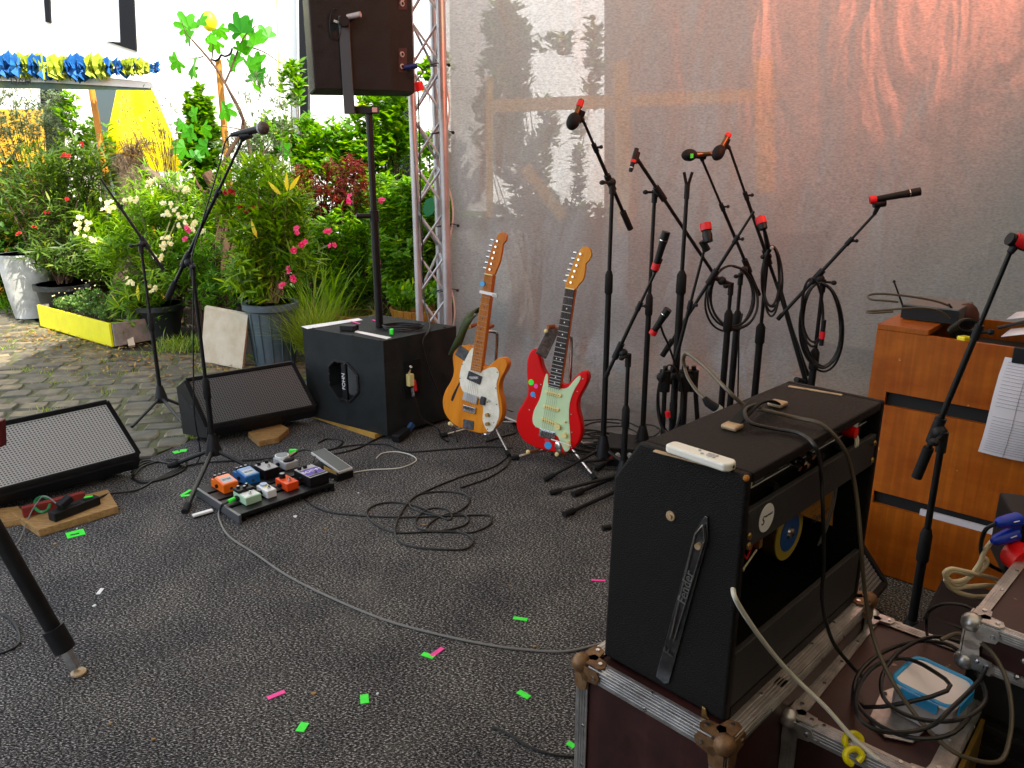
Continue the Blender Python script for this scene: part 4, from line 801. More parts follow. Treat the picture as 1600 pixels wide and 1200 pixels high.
# ---- subwoofer
F0 = Vector((-.690, 4.007, .028)); Hs = .540; lv = Vector((-.523, .350, 0)); rv = Vector((.365, .380, 0)); UP = Vector((0, 0, 1))
sub = thing('subwoofer', 'big black subwoofer box with octagonal handle cup between the wedge and the guitars', 'speaker', F0)
ln, rn = Vector((-.350, -.523, 0)).normalized(), Vector((.380, -.365, 0)).normalized()
cl = F0 + lv * .50 + UP * .265; ld = lv.normalized()
def L2(u, z, d=0): return cl + ld * u + UP * z + ln * d
octo = [(-.105, -.075), (-.045, -.115), (.045, -.115), (.105, -.075), (.105, .075), (.045, .115), (-.045, .115), (-.105, .075)]
octo = [(-.11, -.045), (-.11, .055), (-.035, .11), (.06, .11), (.11, .07), (.11, -.045), (.05, -.11), (-.04, -.11)]
hole = [L2(u, z) for u, z in octo]
holed([F0, F0 + lv, F0 + lv + UP * Hs, F0 + UP * Hs], hole, -ln, .09).build('handle_side_panel', M['subpaint'], sub)
mb = MB(); a, b, c, d = F0, F0 + rv, F0 + rv + lv, F0 + lv; T = UP * Hs
quad(mb, a, b, b + T, a + T); quad(mb, b, c, c + T, b + T); quad(mb, c, d, d + T, c + T); quad(mb, a + T, b + T, c + T, d + T); quad(mb, a, d, c, b); mb.build('box', M['subpaint'], sub)
quad(MB(), *[L2(u, z, -.089) for u, z in ((-.12, -.12), (.12, -.12), (.12, .12), (-.12, .12))]).build('cup_back', mat('grey_cup', (.20, .20, .20), .35, .5), sub)
rim = MB()
for i in range(8): rim.bar(L2(octo[i][0] * 1.03, octo[i][1] * 1.03, .003), L2(octo[(i + 1) % 8][0] * 1.03, octo[(i + 1) % 8][1] * 1.03, .003), .013, .013, ln)
rim.build('handle_rim', M['blackpl'], sub, bevel=.003)
hb_ = MB().bar(L2(0, -.115, -.008), L2(0, .115, -.008), .034, .02, ln).build('handle_bar', M['blackpl'], sub, bevel=.004)
text('FOHN', .035, basis(L2(0, 0, .004), UP, ld), M['white'], hb_)
for u, z in ((-.104, .02), (-.104, -.03), (.104, .03), (.104, -.02), (-.02, .105), (.03, .105), (.02, -.105), (-.02, -.105)): MB().cyl(L2(u * 1.04, z * 1.04, .008), L2(u * 1.04, z * 1.04, .012), .004, n=8).build('screw', M['chrome'], sub)
top = F0 + UP * (Hs + .0015)
def T2(px, py): return G(px, py, F0.z + Hs + .002)
for q in (((470, 510), (480, 514), (567, 500), (560, 497)), ((554, 519), (556, 516), (612, 527), (604, 530))):
    o = MB().add([T2(*p) for p in q], [(0, 1, 2, 3)]).build('label_strip', M['whitetape'], sub)
for px, py in ((592, 532), (642, 504), (655, 504), (695, 511), (490, 513), (550, 524)): MB().cyl(T2(px, py) - UP * .001, T2(px, py) + UP * .0015, .010, n=14).build('rubber_pad', M['rubber'], sub)
# right face: recessed connector plate with a plug, red latch and cable
rd = rv.normalized(); cr = F0 + rv * .30 + UP * .30
def R2(u, z, d=0): return cr + rd * u + UP * z + rn * d
MB().bar(R2(.03, -.11, .003), R2(.03, .10, .003), .11, .006, rn).build('connector_plate', M['black'], sub)
pg = thing('speaker_plug', 'speaker cable plug with red latch in the side of the subwoofer', 'plug', R2(0, 0, .0))
MB().cyl(R2(.0, .035, .008), R2(-.005, .075, .035), .009, n=12).build('tip', M['chrome'], pg, smooth=True)
MB().bar(R2(.0, -.04, .02), R2(.0, .03, .02), .035, .03, rn).build('body', M['cream'], pg, bevel=.004)
MB().bar(R2(.03, -.075, .025), R2(.022, -.01, .025), .02, .012, rn).build('latch', M['redtape'], pg, bevel=.003)
MB().cyl(R2(.012, -.10, .022), R2(.008, -.05, .022), .012, n=12).build('sleeve', M['chrome'], pg, smooth=True)
cable('black cable hanging from the plug in the subwoofer side to the carpet', [R2(.015, -.095, .025), R2(.03, -.16, .035), R2(.05, -.24, .05), R2(.12, -.30, .10), G(690, 684, .006), G(700, 690, .006)], .0045)
# wooden sheet under the subwoofer
wbp = MB().prism([(p.x, p.y) for p in (G(586, 686), G(703, 652), G(640, 600), G(470, 648), G(498, 656))], 0, .027, None).build('wooden_board', M['pallet']); tag(wbp, 'yellowish wooden sheet lying under the subwoofer', 'board')
# coil and clip on the sub
mbp = [];
for k in range(3):
    for i in range(12): a = 2 * math.pi * i / 12; q = T2(630, 514); mbp.append((q.x + (.105 + .006 * k) * math.cos(a), q.y + (.075 - .008 * k + .012 * math.sin(3 * a + k)) * math.sin(a), q.z + .006 + .008 * k))
o = MB().tube(smoothline(mbp, 3), .0045, 7).build('coiled_cable', M['cable'], smooth=True); tag(o, 'small coil of black cable with a green tie on top of the subwoofer', 'cable')
gt = MB().box(T2(612, 522) + UP * .014, (.02, .026, .03)).build('cable_tie', M['green'], bevel=.003); tag(gt, 'green hook-and-loop tie round the coil on the subwoofer', 'cable tie')
q = T2(545, 516); cpp = MB().prism([(q.x - .05, q.y - .01), (q.x - .02, q.y - .02), (q.x + .03, q.y - .03), (q.x + .05, q.y - .015), (q.x + .04, q.y), (q.x + .055, q.y + .02), (q.x, q.y + .03), (q.x - .045, q.y + .025)], q.z, q.z + .03, None).build('spring_clamp', M['blackpl'], bevel=.004); tag(cpp, 'small black clamp lying on top of the subwoofer', 'clamp')
for a, b_ in (((548, 502), (562, 506)), ((582, 500), (590, 502))):
    p, q = T2(*a), T2(*b_); o = MB().bar(p + UP * .001, q + UP * .001, .012, .0015, UP).build('tape_strip', M['pink']); tag(o, 'scrap of pink tape on top of the subwoofer, ' + ('left of the pole' if a[0] < 560 else 'against the pole'), 'tape')

# ---- speaker pole and loudspeaker
pp = T2(593, 511); sp = thing('speaker_pole', 'thick black pole rising from the subwoofer to the loudspeaker bracket', 'pole', pp)
MB().cyl(pp, pp + UP * .62, .0225, n=20).build('lower_tube', M['black'], sp, smooth=True)
MB().cyl(pp + UP * .60, pp + UP * 1.165, .0185, n=20).build('upper_tube', M['black'], sp, smooth=True)
MB().cyl(pp + UP * .60, pp + UP * .66, .027, n=20).build('collar', M['blackpl'], sp, smooth=True)
kb = pp + Vector((-.02, -.01, .63)); k_ = MB().cyl(kb, kb + Vector((-.07, -.02, 0)), .014, n=14).build('clamp_knob', M['blackpl'], sp, smooth=True)
MB().cyl(kb + Vector((-.07, -.02, 0)), kb + Vector((-.074, -.0215, 0)), .010, n=14).build('knob_badge', M['m_silver'], k_)
ys = pp.y; bz = Y(576, 172, ys).z
br = thing('yoke_bracket', 'black U-shaped bracket carrying the loudspeaker on its pole', 'bracket', (pp.x, ys, bz))
yx = Y(545, 170, ys).x
MB().span((Y(540, 172, ys).x, ys - .03, bz - .018), (Y(592, 172, ys).x, ys + .03, bz + .018)).build('base_bar', M['blackpl'], br, bevel=.003)
p, q = Y(546, 172, ys - .06), Y(537, 25, ys - .06); q.x = Y(537, 25, ys - .06).x
MB().bar((p.x, p.y, p.z - .02), (q.x, q.y, q.z), .055, .014, (0, 1, 0)).build('arm', mat('bracket_paint', (.03, .03, .032), .45), br, bevel=.002)
MB().span((p.x - .006, ys - .065, bz - .018), (p.x + .03, ys, bz + .018)).build('foot', M['blackpl'], br)
MB().span((Y(583, 172, ys).x, ys - .032, bz - .012), (Y(591, 172, ys).x, ys - .030, bz + .012)).build('sticker', mat('pale_sticker', '#c09a90', .6), br)
MB().cyl((q.x, q.y - .005, q.z - .03), (q.x + .01, q.y - .05, q.z - .03), .026, n=12).build('knob', M['blackpl'], br, smooth=True)
MB().cyl((q.x + .02, q.y, q.z - .005), (q.x + .09, q.y - .02, q.z + .005), .014, n=12).build('locking_screw', M['m_grey'], br, smooth=True)
# loudspeaker box: front-left vertical side, long side, narrow back with connectors
a1 = Y(492, 138, ys - .10); a2 = Y(612, 143, ys + .02); a3 = Y(648, 140, ys + .15); zb = (a1.z + a2.z) / 2
dirs = (Vector((a2.x, a2.y)) - Vector((a1.x, a1.y))).normalized(); nb = Vector((-dirs.y, dirs.x))
base = [(a1.x, a1.y), (a2.x, a2.y), (a3.x, a3.y), (a3.x - .06, a3.y + .25), (a1.x + nb.x * .42, a1.y + nb.y * .42)]
ls = thing('loudspeaker', 'large dark loudspeaker box on the pole at the top left of the truss', 'speaker', (a1.x, a1.y, zb))
MB().prism(base, zb, zb + .78, None).build('cabinet', M['subpaint'], ls, bevel=.006)
gr = MB()
for k in range(60): z = zb + .01 + k * .0127; gr.cyl((a1.x - .004, a1.y + .004, z), (a1.x - .004 + nb.x * .4, a1.y + nb.y * .4, z), .0035, n=5)
gr.build('front_grille', M['grille_bl'], ls, kind='stuff')
def S2(px, py, d=.003): 
    n3 = Vector((dirs.y, -dirs.x, 0)); p = HIT(px, py, (a1.x, a1.y, zb), n3); return p + n3 * d
dd = Vector(((a3.x - a2.x), (a3.y - a2.y), 0)).normalized(); bn = Vector((dd.y, -dd.x, 0))
def B2(px, py, d=.004): return HIT(px, py, (a2.x, a2.y, zb), bn) + bn * d
for y0, y1 in ((75, 113), (-12, 15)):
    cpn = quad(MB(), B2(622, y0), B2(635, y0), B2(635, y1), B2(622, y1)).build('connector_panel', mat('dark_plate', (.03, .006, .006), .5), ls)
    for yy in ((y0 + 10), (y1 - 9)): MB().cyl(B2(627, yy, .004), B2(627, yy, .010), .014, n=14).build('socket', M['m_grey'], cpn); MB().cyl(B2(627, yy, .010), B2(627, yy, .0115), .008, n=12).build('socket_hole', M['darkin'], cpn)
for px, py in ((498, 2), (500, 40), (500, 79), (602, 38)): MB().cyl(S2(px, py, .001), S2(px, py, .004), .007, n=10).build('screw', M['black'], ls)
o = MB().bar(S2(521, 33, .01), S2(540, 40, .01), .012, .012).build('pivot_bolt', M['chrome'], ls)
loop = [S2(524 + 9 * math.cos(a), 38 + 24 * math.sin(a), .012) for a in [i * math.pi / 8 for i in range(14)]]
MB().tube(smoothline(loop, 4), .003, 6).build('safety_cord', M['cable'], ls)
bpg = thing('power_plug', 'blue plug in the back of the loudspeaker', 'plug', B2(636, 105)); p, q = B2(629, 106, .01), B2(640, 104, .06); MB().cyl(p, q, .014, n=14).build('body', mat('dark_blue_plastic', '#101c5c', .4), bpg, smooth=True)
lampcab = [q, q + Vector((.03, -.01, -.03)), Y(650, 128, 4.98), Y(653, 142, 5.0), Y(655, 200, 5.06), Y(657, 300, 5.09), Y(660, 380, 5.09), Y(663, 470, 5.08)]
cable('long black cable running from the loudspeaker plug down the truss', lampcab + [T2(672, 512) + Vector((.0, .0, .01)), R2(.10, .20, .02), R2(.12, .08, .02), R2(.17, -.10, .05), R2(.22, -.25, .1), G(715, 690, .006)], .0045)
rt = MB().cyl(Y(652, 128, 4.97), Y(655, 142, 4.98), .030, .032, 12).build('tape_wrap', M['redtape'], smooth=True); tag(rt, 'bright red tape wrapped round the cable beside the loudspeaker', 'tape')
gc = MB().prism([(0, 0), (.05, .02), (.06, -.05), (.045, -.09), (.0, -.11), (-.02, -.06)], 0, .01, basis(Y(665, 312, 5.08), (1, 0, 0), (0, 0, 1))).build('green_tag', mat('green_plastic', '#18784c', .4)); tag(gc, 'translucent green plastic tag tied inside the truss', 'tag')

# ---- wedge monitors
def wedge(label, Lf, Rf, Rb, Lb, zf, grille, nu, nv, bt, rise=.0, bright=False):
    """grille face corners (front edge low, back edge high); body drops to the floor"""
    t = thing('wedge_monitor', label, 'speaker', (Rf.x, Rf.y, 0))
    dn = Vector((Rf - Lf)).normalized(); out = Vector((dn.y, -dn.x, 0))   # towards the front
    def P(s_, q, d=0):   # along, up the face
        a = Lf.lerp(Rf, s_); b = Lb.lerp(Rb, s_); n_ = (Rf - Lf).cross(Lb - Lf).normalized(); n_ = n_ if n_.z > 0 else -n_
        return a.lerp(b, q) + n_ * d
    mb = MB(); ends = []
    for s_ in (0, 1):
        f, b = P(s_, -.04), P(s_, 1.04)
        ends.append([f + Vector((0, 0, 0)), f + out * .004 - UP * (f.z - .07 - rise), f - out * .03 - UP * (f.z - .015 - rise), b - out * .22 - UP * (b.z - .015 - rise * .3), b - out * .24 - UP * .10, b])
    k = len(ends[0]); mb.add(ends[0] + ends[1], [tuple(range(k))[::-1], tuple(range(k, 2 * k))] + [(i, (i + 1) % k, k + (i + 1) % k, k + i) for i in range(k) if i != k - 1]); 
    mb.build('cabinet', M['blackpl'], t)
    ed = MB()
    for A, B in (((-.0, -.04), (1, -.04)), ((1, -.04), (1, 1.04)), ((1, 1.04), (0, 1.04)), ((0, 1.04), (0, -.04))): ed.bar(P(*A, .004), P(*B, .004), bt, .02, UP)
    ed.build('frame', M['blackpl'], t, bevel=.003)
    quad(MB(), P(0, 0, -.012), P(1, 0, -.012), P(1, 1, -.012), P(0, 1, -.012)).build('dark_backing', M['darkin'], t)
    g_ = MB(); W = (Rf - Lf).length; H_ = (Lb - Lf).length
    for i in range(nu + 1): s_ = .012 + .976 * i / nu; g_.bar(P(s_, .015, .002), P(s_, .975, .002), W / nu * .42, .003, P(.5, .5, 1) - P(.5, .5))
    for j in range(nv + 1): q = .015 + .96 * j / nv; g_.bar(P(.012, q, .0025), P(.988, q, .0025), H_ / nv * .42, .003, P(.5, .5, 1) - P(.5, .5))
    g_.build('grille', M[grille], t, kind='stuff')
    return t, P, out
Lf, Rf = G(-230, 822, .13), G(215, 706, .13); Rb = G(168, 630, .40)
bk = (Rb - Rf); Lb = Lf + bk; Lf2 = Lf
t1, P1_, o1 = wedge('wedge monitor with silver square-mesh grille at the left edge of the photo', Lf, Rf, Rb, Lb, .13, 'grille_si', 76, 27, .014, .02)
Lf, Rf = G(322, 664, .13), G(491, 632, .13); Lb, Rb = G(291, 596, .38), G(458, 569, .38)
t2, P2_, o2 = wedge('black wedge monitor with black mesh grille in front of the subwoofer', Lf, Rf, Rb, Lb, .13, 'grille_bl', 46, 26, .014, .03)
# end plate details on wedge 2
p = P2_(0, .1); 
for s_, z in ((.0, 0),):
    e0 = P2_(0, .45, -.10); d0 = (P2_(0, 0) - P2_(1, 0)).normalized()
    MB().cyl(e0, e0 + d0 * .006, .03, n=18).build('pole_socket', M['black'], t2, smooth=True); MB().cyl(e0 + d0 * .006, e0 + d0 * .008, .018, n=14).build('socket_hole', M['darkin'], t2)
    for q_, dd_ in ((.9, -.03), (.15, -.05), (.1, -.0)): a_ = P2_(0, q_, dd_ - .02); MB().cyl(a_, a_ + d0 * .005, .012, n=12).build('bolt', M['black'], t2, smooth=True)
# third wedge behind the amplifier
Lf, Rf = G(1332, 955, .16), G(1376, 850, .16); Rb, Lb = Rf + Vector((-.22, .10, .18)), Lf + Vector((-.22, .10, .18))
Lf, Rf, Lb, Rb = Vector((1.00, 2.05, .10)), Vector((1.28, 2.36, .10)), Vector((.86, 2.20, .33)), Vector((1.14, 2.51, .33))
t3, P3_, o3 = wedge('black wedge monitor mostly hidden behind the guitar amplifier', Lf, Rf, Rb, Lb, .13, 'grille_bl', 34, 22, .02, .0)

def block(label, pts, z0, z1, m='plywedge'):
    o = MB().prism([(p.x, p.y) for p in pts], z0, z1, None).build('wood_block', M[m], bevel=.003); return tag(o, label, 'wood block')
block('raw wooden plank under the silver-grilled wedge carrying the power strip', [G(62, 840), G(186, 802), G(170, 775), G(20, 812)], 0.001, .035)
block('second wooden plank under the silver-grilled wedge, at its left', [G(-40, 835), G(46, 818), G(30, 800), G(-60, 812)], .001, .03)
block('pale split wood block under the front of the black wedge', [G(405, 699), G(436, 692), G(452, 678), G(440, 671), G(388, 684)], 0.001, .035)
rb_ = MB().bar(G(35, 800, .06), G(132, 775, .06), .03, .04).build('red_brick', mat('red_brick', '#7a2014', .8, var=.2, vs=20)); tag(rb_, 'dark red brick wedged under the silver-grilled monitor', 'brick')
# power strip on the plank
p, q = G(80, 808, .055), G(152, 780, .055); ps = thing('power_strip', 'black power strip lying on the wooden plank', 'power strip', (p + q) / 2)
MB().bar(p, q, .05, .04).build('body', M['blackpl'], ps, bevel=.005)
for f_ in (.25, .5, .78):
    c_ = p.lerp(q, f_) + UP * .021; MB().cyl(c_, c_ + UP * .002, .017, n=16).build('socket', M['black'], ps)
pl_ = thing('mains_plug', 'black mains plug in the power strip', 'plug', p.lerp(q, .3)); MB().bar(p.lerp(q, .18) + UP * .03, p.lerp(q, .45) + UP * .055, .04, .03).build('body', M['blackpl'], pl_, bevel=.006)
o = MB().box(p.lerp(q, .82) + UP * .026, (.035, .012, .003), Matrix.Rotation(.5, 3, 'Z')).build('tape_strip', M['green']); tag(o, 'green tape on the right end of the power strip', 'tape')
lp = [G(66 + 12 * math.cos(a), 788 + 12 * math.sin(a), .07) for a in [i * .7 for i in range(9)]]
o = MB().tube(smoothline(lp, 4), .006, 7).build('green_cable_tie', mat('dark_green', '#0c6c38', .5), smooth=True); tag(o, 'dark green strap looped at the left of the power strip', 'cable tie')
cable('black mains cable from the power strip across to the front microphone stand', [p.lerp(q, 1.0), G(170, 772, .03), G(215, 765, .006), G(250, 745, .006), G(290, 728, .006), G(330, 722, .008), G(400, 718, .006), G(452, 712, .01)], .005)
cable('thin grey cable looping down from the power strip to the carpet', [G(92, 790, .08), G(70, 775, .12), G(55, 790, .08), G(42, 815, .03), G(30, 845, .004), G(8, 868, .004), G(-20, 880, .004)], .0028, 'cablegrey')
cable('black cable at the left edge curling over the carpet', [G(-30, 955, .004), G(8, 962, .004), G(28, 985, .004), G(25, 1010, .004), G(-20, 1028, .004)], .004, 'cable')
for k in range(3):
    cable(('upper', 'middle', 'lower')[k] + ' loop of black cable at the right end of the silver wedge', [G(205, 748 - 5 * k, .01 + .01 * k), G(225, 728 - 4 * k, .006), G(265, 718 + 3 * k, .006), G(290, 722 + k * 4, .008), G(262, 742 + k * 2, .006), G(222, 752 + k, .006), G(206, 746, .006)], .005)

# ---- microphone stands
def mic(label, tail, head, style, group=None, band=None, bandcol='redtape'):
    t = thing('microphone', label, 'microphone', tail, 0, group); tail, head = Vector(tail), Vector(head); d = (head - tail); L_ = d.length; d.normalize()
    def at(f): return tail + d * L_ * f
    r = {'vocal': .012, 'pencil': .0105, 'dyn': .0145, 'wind': .0115, 'tom': .014}[style]
    if style == 'vocal':
        MB().tube([at(0), at(.08), at(.66), at(.76)], [.009, .011, .016, .021], 16).build('body', M['black'], t, smooth=True)
        MB().sphere(at(.84), .0265, 18, (1, 1, 1.05)).build('head_grille', mat('worn_grille', (.10, .075, .065), .5, .5, var=.4, vs=120), t, smooth=True)
        MB().cyl(at(.745), at(.785), .024, n=18).build('collar', M['m_grey'], t, smooth=True)
    elif style == 'wind':
        MB().tube([at(0), at(.6)], [r, r], 14).build('body', mat('brass_body', '#6a4c2c', .35, .5) , t, smooth=True)
        ax = d.to_track_quat('Z', 'Y').to_matrix(); MB().sphere(at(.78), .029, 18, (1, 1, 1.35), ax).build('foam_windscreen', M['rubber'], t, smooth=True)
    elif style == 'pencil':
        MB().tube([at(0), at(.92), at(1)], [r, r, r * .8], 14).build('body', M['black'], t, smooth=True)
        MB().cyl(at(.82), at(.86), r * 1.05, n=14).build('ring', M['chrome'], t, smooth=True)
    elif style == 'dyn':
        MB().tube([at(0), at(.1), at(.7), at(.76), at(1)], [r * .75, r * .9, r * 1.1, r * 1.25, r * 1.25], 16).build('body', M['black'], t, smooth=True)
        MB().cyl(at(.78), at(.80), r * 1.29, n=16).build('ring', M['chrome'], t, smooth=True)
    elif style == 'tom':
        MB().tube([at(0), at(.15), at(.55), at(.62), at(1)], [r * .8, r * 1.2, r * 1.45, r * 1.6, r * 1.35], 16).build('body', M['black'], t, smooth=True)
    if band: MB().cyl(at(band[0]), at(band[1]), r * (1.75 if style == 'tom' else 1.22), n=16).build('tape_band', M[bandcol], t, smooth=True)
    return t
def stand(label, x, y, zc, boom=None, legs=(20, 140, 260), leglen=.30, hubz=.13, r=.0115, clip=None, rot=None, zmid=None, group='microphone stands', tripod='low', cw=False, low_r=.014, legcol='black'):
    t = thing('microphone_stand', label, 'microphone stand', (x, y, 0), 0, group); b = Vector((x, y, 0))
    zm = zmid if zmid else hubz + (zc - hubz) * .5
    MB().cyl(b + UP * hubz * .7, b + UP * zm, low_r, n=14).build('lower_tube', M['black'], t, smooth=True)
    MB().cyl(b + UP * (zm - .02), b + UP * (zc - .01), r * .8, n=14).build('upper_tube', M['black'], t, smooth=True)
    MB().tube([b + UP * (zm - .06), b + UP * (zm - .05), b + UP * (zm + .03), b + UP * (zm + .05)], [low_r, low_r * 1.35, low_r * 1.3, r], 14).build('height_clutch', M['rubber'], t, smooth=True)
    MB().tube([b + UP * (hubz - .055), b + UP * (hubz - .04), b + UP * (hubz + .01), b + UP * (hubz + .05)], [.042, .04, .028, .018], 16).build('hub', M['blackpl'], t, smooth=True)
    for a in legs:
        e = b + Vector((math.cos(R(a)), math.sin(R(a)), 0)) * leglen + UP * .012; s_ = b + Vector((math.cos(R(a)), math.sin(R(a)), 0)) * .025 + UP * (hubz - .025)
        lg = MB().cyl(s_, e, .0085, n=10).build('leg', M['black'], t, smooth=True)
        dq = (e - s_).normalized(); MB().cyl(e - dq * .045, e + dq * .012, .0125, n=10).build('rubber_foot', M['rubber'], lg, smooth=True)
    c = b + UP * zc
    if boom:
        p, q = Vector(boom[0]), Vector(boom[1]); d = (q - p).normalized(); n_ = (c - p).dot(d); near = p + d * n_; off = near - c
        joint = MB().cyl(c - UP * .05, c + UP * .01, .014, n=12); joint.sphere(c.lerp(near, .5), .022, 12); joint.cyl(c, near, .012, n=10); joint.build('clutch', M['blackpl'], t, smooth=True)
        MB().cyl(near - d * .04, near + d * .04, .0155, n=12).build('boom_clamp', M['blackpl'], t, smooth=True)
        kd = Vector((-.03, -.035, 0)) if not rot else Vector(rot)
        k_ = MB().cyl(c, c + kd * 1.2, .006, n=8).sphere(c + kd * 1.2, .014, 10, (1, 1, .8)).build('knob', M['blackpl'], t, smooth=True)
        m_ = p.lerp(q, .0); bl_ = (q - p).length; side = near
        MB().cyl(p.lerp(near, .40) if n_ > .25 else p, q, .0085, n=10).build('boom', M['black'], t, smooth=True)
        if n_ > .25:
            MB().cyl(p, p.lerp(near, .45), .0062, n=10).build('boom_extension', M['black'], t, smooth=True)
            e = p.lerp(near, .42); MB().cyl(e - d * .02, e + d * .02, .0115, n=10).cyl(e, e + Vector((.022, -.018, .004)), .005, n=8).sphere(e + Vector((.024, -.02, .004)), .009, 8).build('extension_clutch', M['blackpl'], t, smooth=True)
        if cw: MB().cyl(q - d * .10, q, .0145, n=12).build('counterweight', M['rubber'], t, smooth=True)
        else: MB().cyl(q - d * .03, q + d * .004, .011, n=10).build('end_cap', M['rubber'], t, smooth=True)
        if clip:
            a = Vector(clip[0]); dd_ = Vector(clip[1]).normalized(); MB().tube([p, p.lerp(a, .6), a], [.0085, .011, .013], 10).build('mic_clip', M['blackpl'], t, smooth=True)
            MB().tube([a - dd_ * .025, a + dd_ * .025], .0165, 12).build('clip_sleeve', M['blackpl'], t, smooth=True)
    return t
# front-left vocal stand
yv = 3.62; bx_ = Y(328, 700, yv); zc = Y(296, 415, yv).z
bt_, bb_ = Y(378, 220, yv - .10), Y(262, 466, yv + .06)
stand('vocal microphone stand with long boom in front of the pink oleander', Y(310, 500, yv).x, yv, zc, (bt_, bb_), legs=(), hubz=.13, cw=True, clip=(Y(384, 212, yv - .11), Y(404, 202, yv - .13) - Y(370, 210, yv - .10)), zmid=.42, rot=(.02, -.04, 0))
vs_ = bpy.data.objects[[o.name for o in bpy.data.objects if o.name.startswith('microphone_stand')][-1]]; bX = FRAME[vs_.name].translation
for (px, py), ss in (((290, 797), .06), ((268, 727), .02), ((402, 736), .02)):
    e = G(px, py, .012); s_ = bX + Vector((0, 0, .10)); lg = MB().cyl(s_, e, .0105, n=10).build('leg', M['black'], vs_, smooth=True); dq = (e - s_).normalized(); MB().cyl(e - dq * .04, e + dq * .015, .016, n=10).build('rubber_foot', M['rubber'], lg, smooth=True)
mic('vocal microphone with worn brown grille on the front-left stand', Y(362, 211, yv - .09), Y(421, 198, yv - .16), 'vocal')
cable('black microphone cable running down the front-left vocal stand', [Y(362, 211, yv - .09), Y(352, 222, yv - .08), Y(342, 260, yv - .05), Y(318, 340, yv - .03), Y(300, 400, yv - .04), Y(302, 430, yv - .04), Y(302, 560, yv - .03), Y(304, 650, yv - .02), G(310, 720, .02), G(250, 745, .006)], .0035)
# thin stand behind at left
yl_ = 4.55; stand('thin empty boom stand standing on the cobbles beside the yellow planter', Y(238, 520, yl_).x, yl_, Y(218, 383, yl_).z, (Y(157, 279, yl_ - .05), Y(255, 421, yl_ + .05)), legs=(), hubz=.11, r=.010, low_r=.0125)
ls_ = bpy.data.objects[[o.name for o in bpy.data.objects if o.name.startswith('microphone_stand')][-1]]; bX = FRAME[ls_.name].translation
for px, py in ((206, 667), (288, 664), (292, 636)):
    e = G(px, py, .012); s_ = bX + Vector((0, 0, .085)); lg = MB().cyl(s_, e, .0095, n=10).build('leg', M['black'], ls_, smooth=True)
# cluster of stands by the scrim
yA = 3.55; xa = Y(950, 480, yA).x
stand('boom stand nearest the red guitar, its boom leaning left', xa, yA, Y(946, 285, yA).z, (Y(912, 190, yA - .1), Y(985, 358, yA + .1)), legs=(200, 320, 80), hubz=.15, cw=True, clip=(Y(906, 182, yA - .1), Y(910, 160, yA - .1) - Y(897, 190, yA - .1)), rot=(-.04, -.02, .0), zmid=Y(951, 440, yA).z)
mic('microphone with foam ball hanging head-down above the boom nearest the red guitar', Y(909, 156, yA - .1), Y(892, 199, yA - .14), 'wind', band=(.05, .25))
yB = 3.75; stand('boom stand with a small pencil microphone, second from the red guitar', Y(1014, 480, yB).x, yB, Y(1028, 300, yB).z, (Y(998, 252, yB - .1), Y(1118, 432, yB + .1)), legs=(215, 335, 95), zmid=Y(1012, 475, yB).z, clip=(Y(993, 246, yB - .1), Y(990, 240, yB - .1) - Y(984, 262, yB - .12)), rot=(-.04, -.02, 0))
mic('small pencil microphone pointing down on the second boom', Y(995, 232, yB - .1), Y(985, 268, yB - .13), 'pencil', band=(.5, .62))
yC = 3.35; stand('short boom stand carrying a black microphone low beside the red guitar', Y(979, 620, yC).x, yC, Y(984, 556, yC).z, (Y(1024, 425, yC - .08), Y(946, 590, yC + .05)), legs=(190, 260, 20), leglen=.34, hubz=.10, zmid=Y(978, 650, yC).z, clip=(Y(1027, 412, yC - .09), (0.05, 0, .15)))
mic('black microphone with red band on the short boom by the red guitar', Y(1022, 425, yC - .1), Y(1041, 362, yC - .12), 'dyn', band=(.06, .22))
yD = 3.5; xd = Y(1064, 450, yD); s_ = stand('straight stand with an empty forked clip in the middle of the cluster', xd.x, yD, Y(1058, 300, yD).z, None, legs=(225, 345, 105), zmid=Y(1066, 440, yD).z, low_r=.017)
tp = Vector((xd.x, yD, Y(1058, 300, yD).z)); fk = MB().cyl(tp - UP * .03, tp + UP * .035, .012, n=12)
for sg in (-1, 1): fk.bar(tp + Vector((sg * .004, 0, .03)), tp + Vector((sg * .018, 0, .085)), .008, .012)
fk.build('forked_clip', M['blackpl'], s_)
yF = 3.7; stand('stand whose thin boom crosses the whole cluster from upper right to lower left', Y(1133, 560, yF).x, yF, Y(1116, 445, yF).z, (Y(1178, 330, yF - .1), Y(1035, 556, yF + .1)), legs=(190, 310, 70), cw=True, zmid=Y(1126, 500, yF).z, low_r=.016)
yE = 3.45; stand('low stand behind the amplifier with a slim angled boom', Y(1052, 640, yE).x, yE, Y(1055, 590, yE).z, (Y(1100, 392, yE - .05), Y(1050, 585, yE + .02)), legs=(180, 300, 60), zmid=Y(1052, 640, yE).z, clip=(Y(1101, 384, yE - .05), (-.3, 0, .5)))
mic('egg-shaped black and red drum microphone on the slim angled boom', Y(1102, 349, yE - .06), Y(1107, 378, yE - .09), 'tom', band=(.0, .38))
yG = 3.95; stand('boom stand with a foam-headed microphone near the top of the cluster', Y(1150, 520, yG).x, yG, Y(1157, 430, yG).z, (Y(1098, 252, yG - .1), Y(1186, 460, yG + .1)), legs=(200, 320, 80), clip=(Y(1095, 243, yG - .1), (-1, 0, .1)), zmid=Y(1148, 500, yG).z, low_r=.017)
mic('horizontal brown microphone with green-marked foam head', Y(1116, 240, yG - .1), Y(1066, 243, yG - .14), 'wind')
gm = MB().bar(Y(1081, 240, yG - .172), Y(1081, 247, yG - .172), .014, .004).build('tape_strip', M['green']); tag(gm, 'green tape mark on the foam head of the horizontal microphone', 'tape')
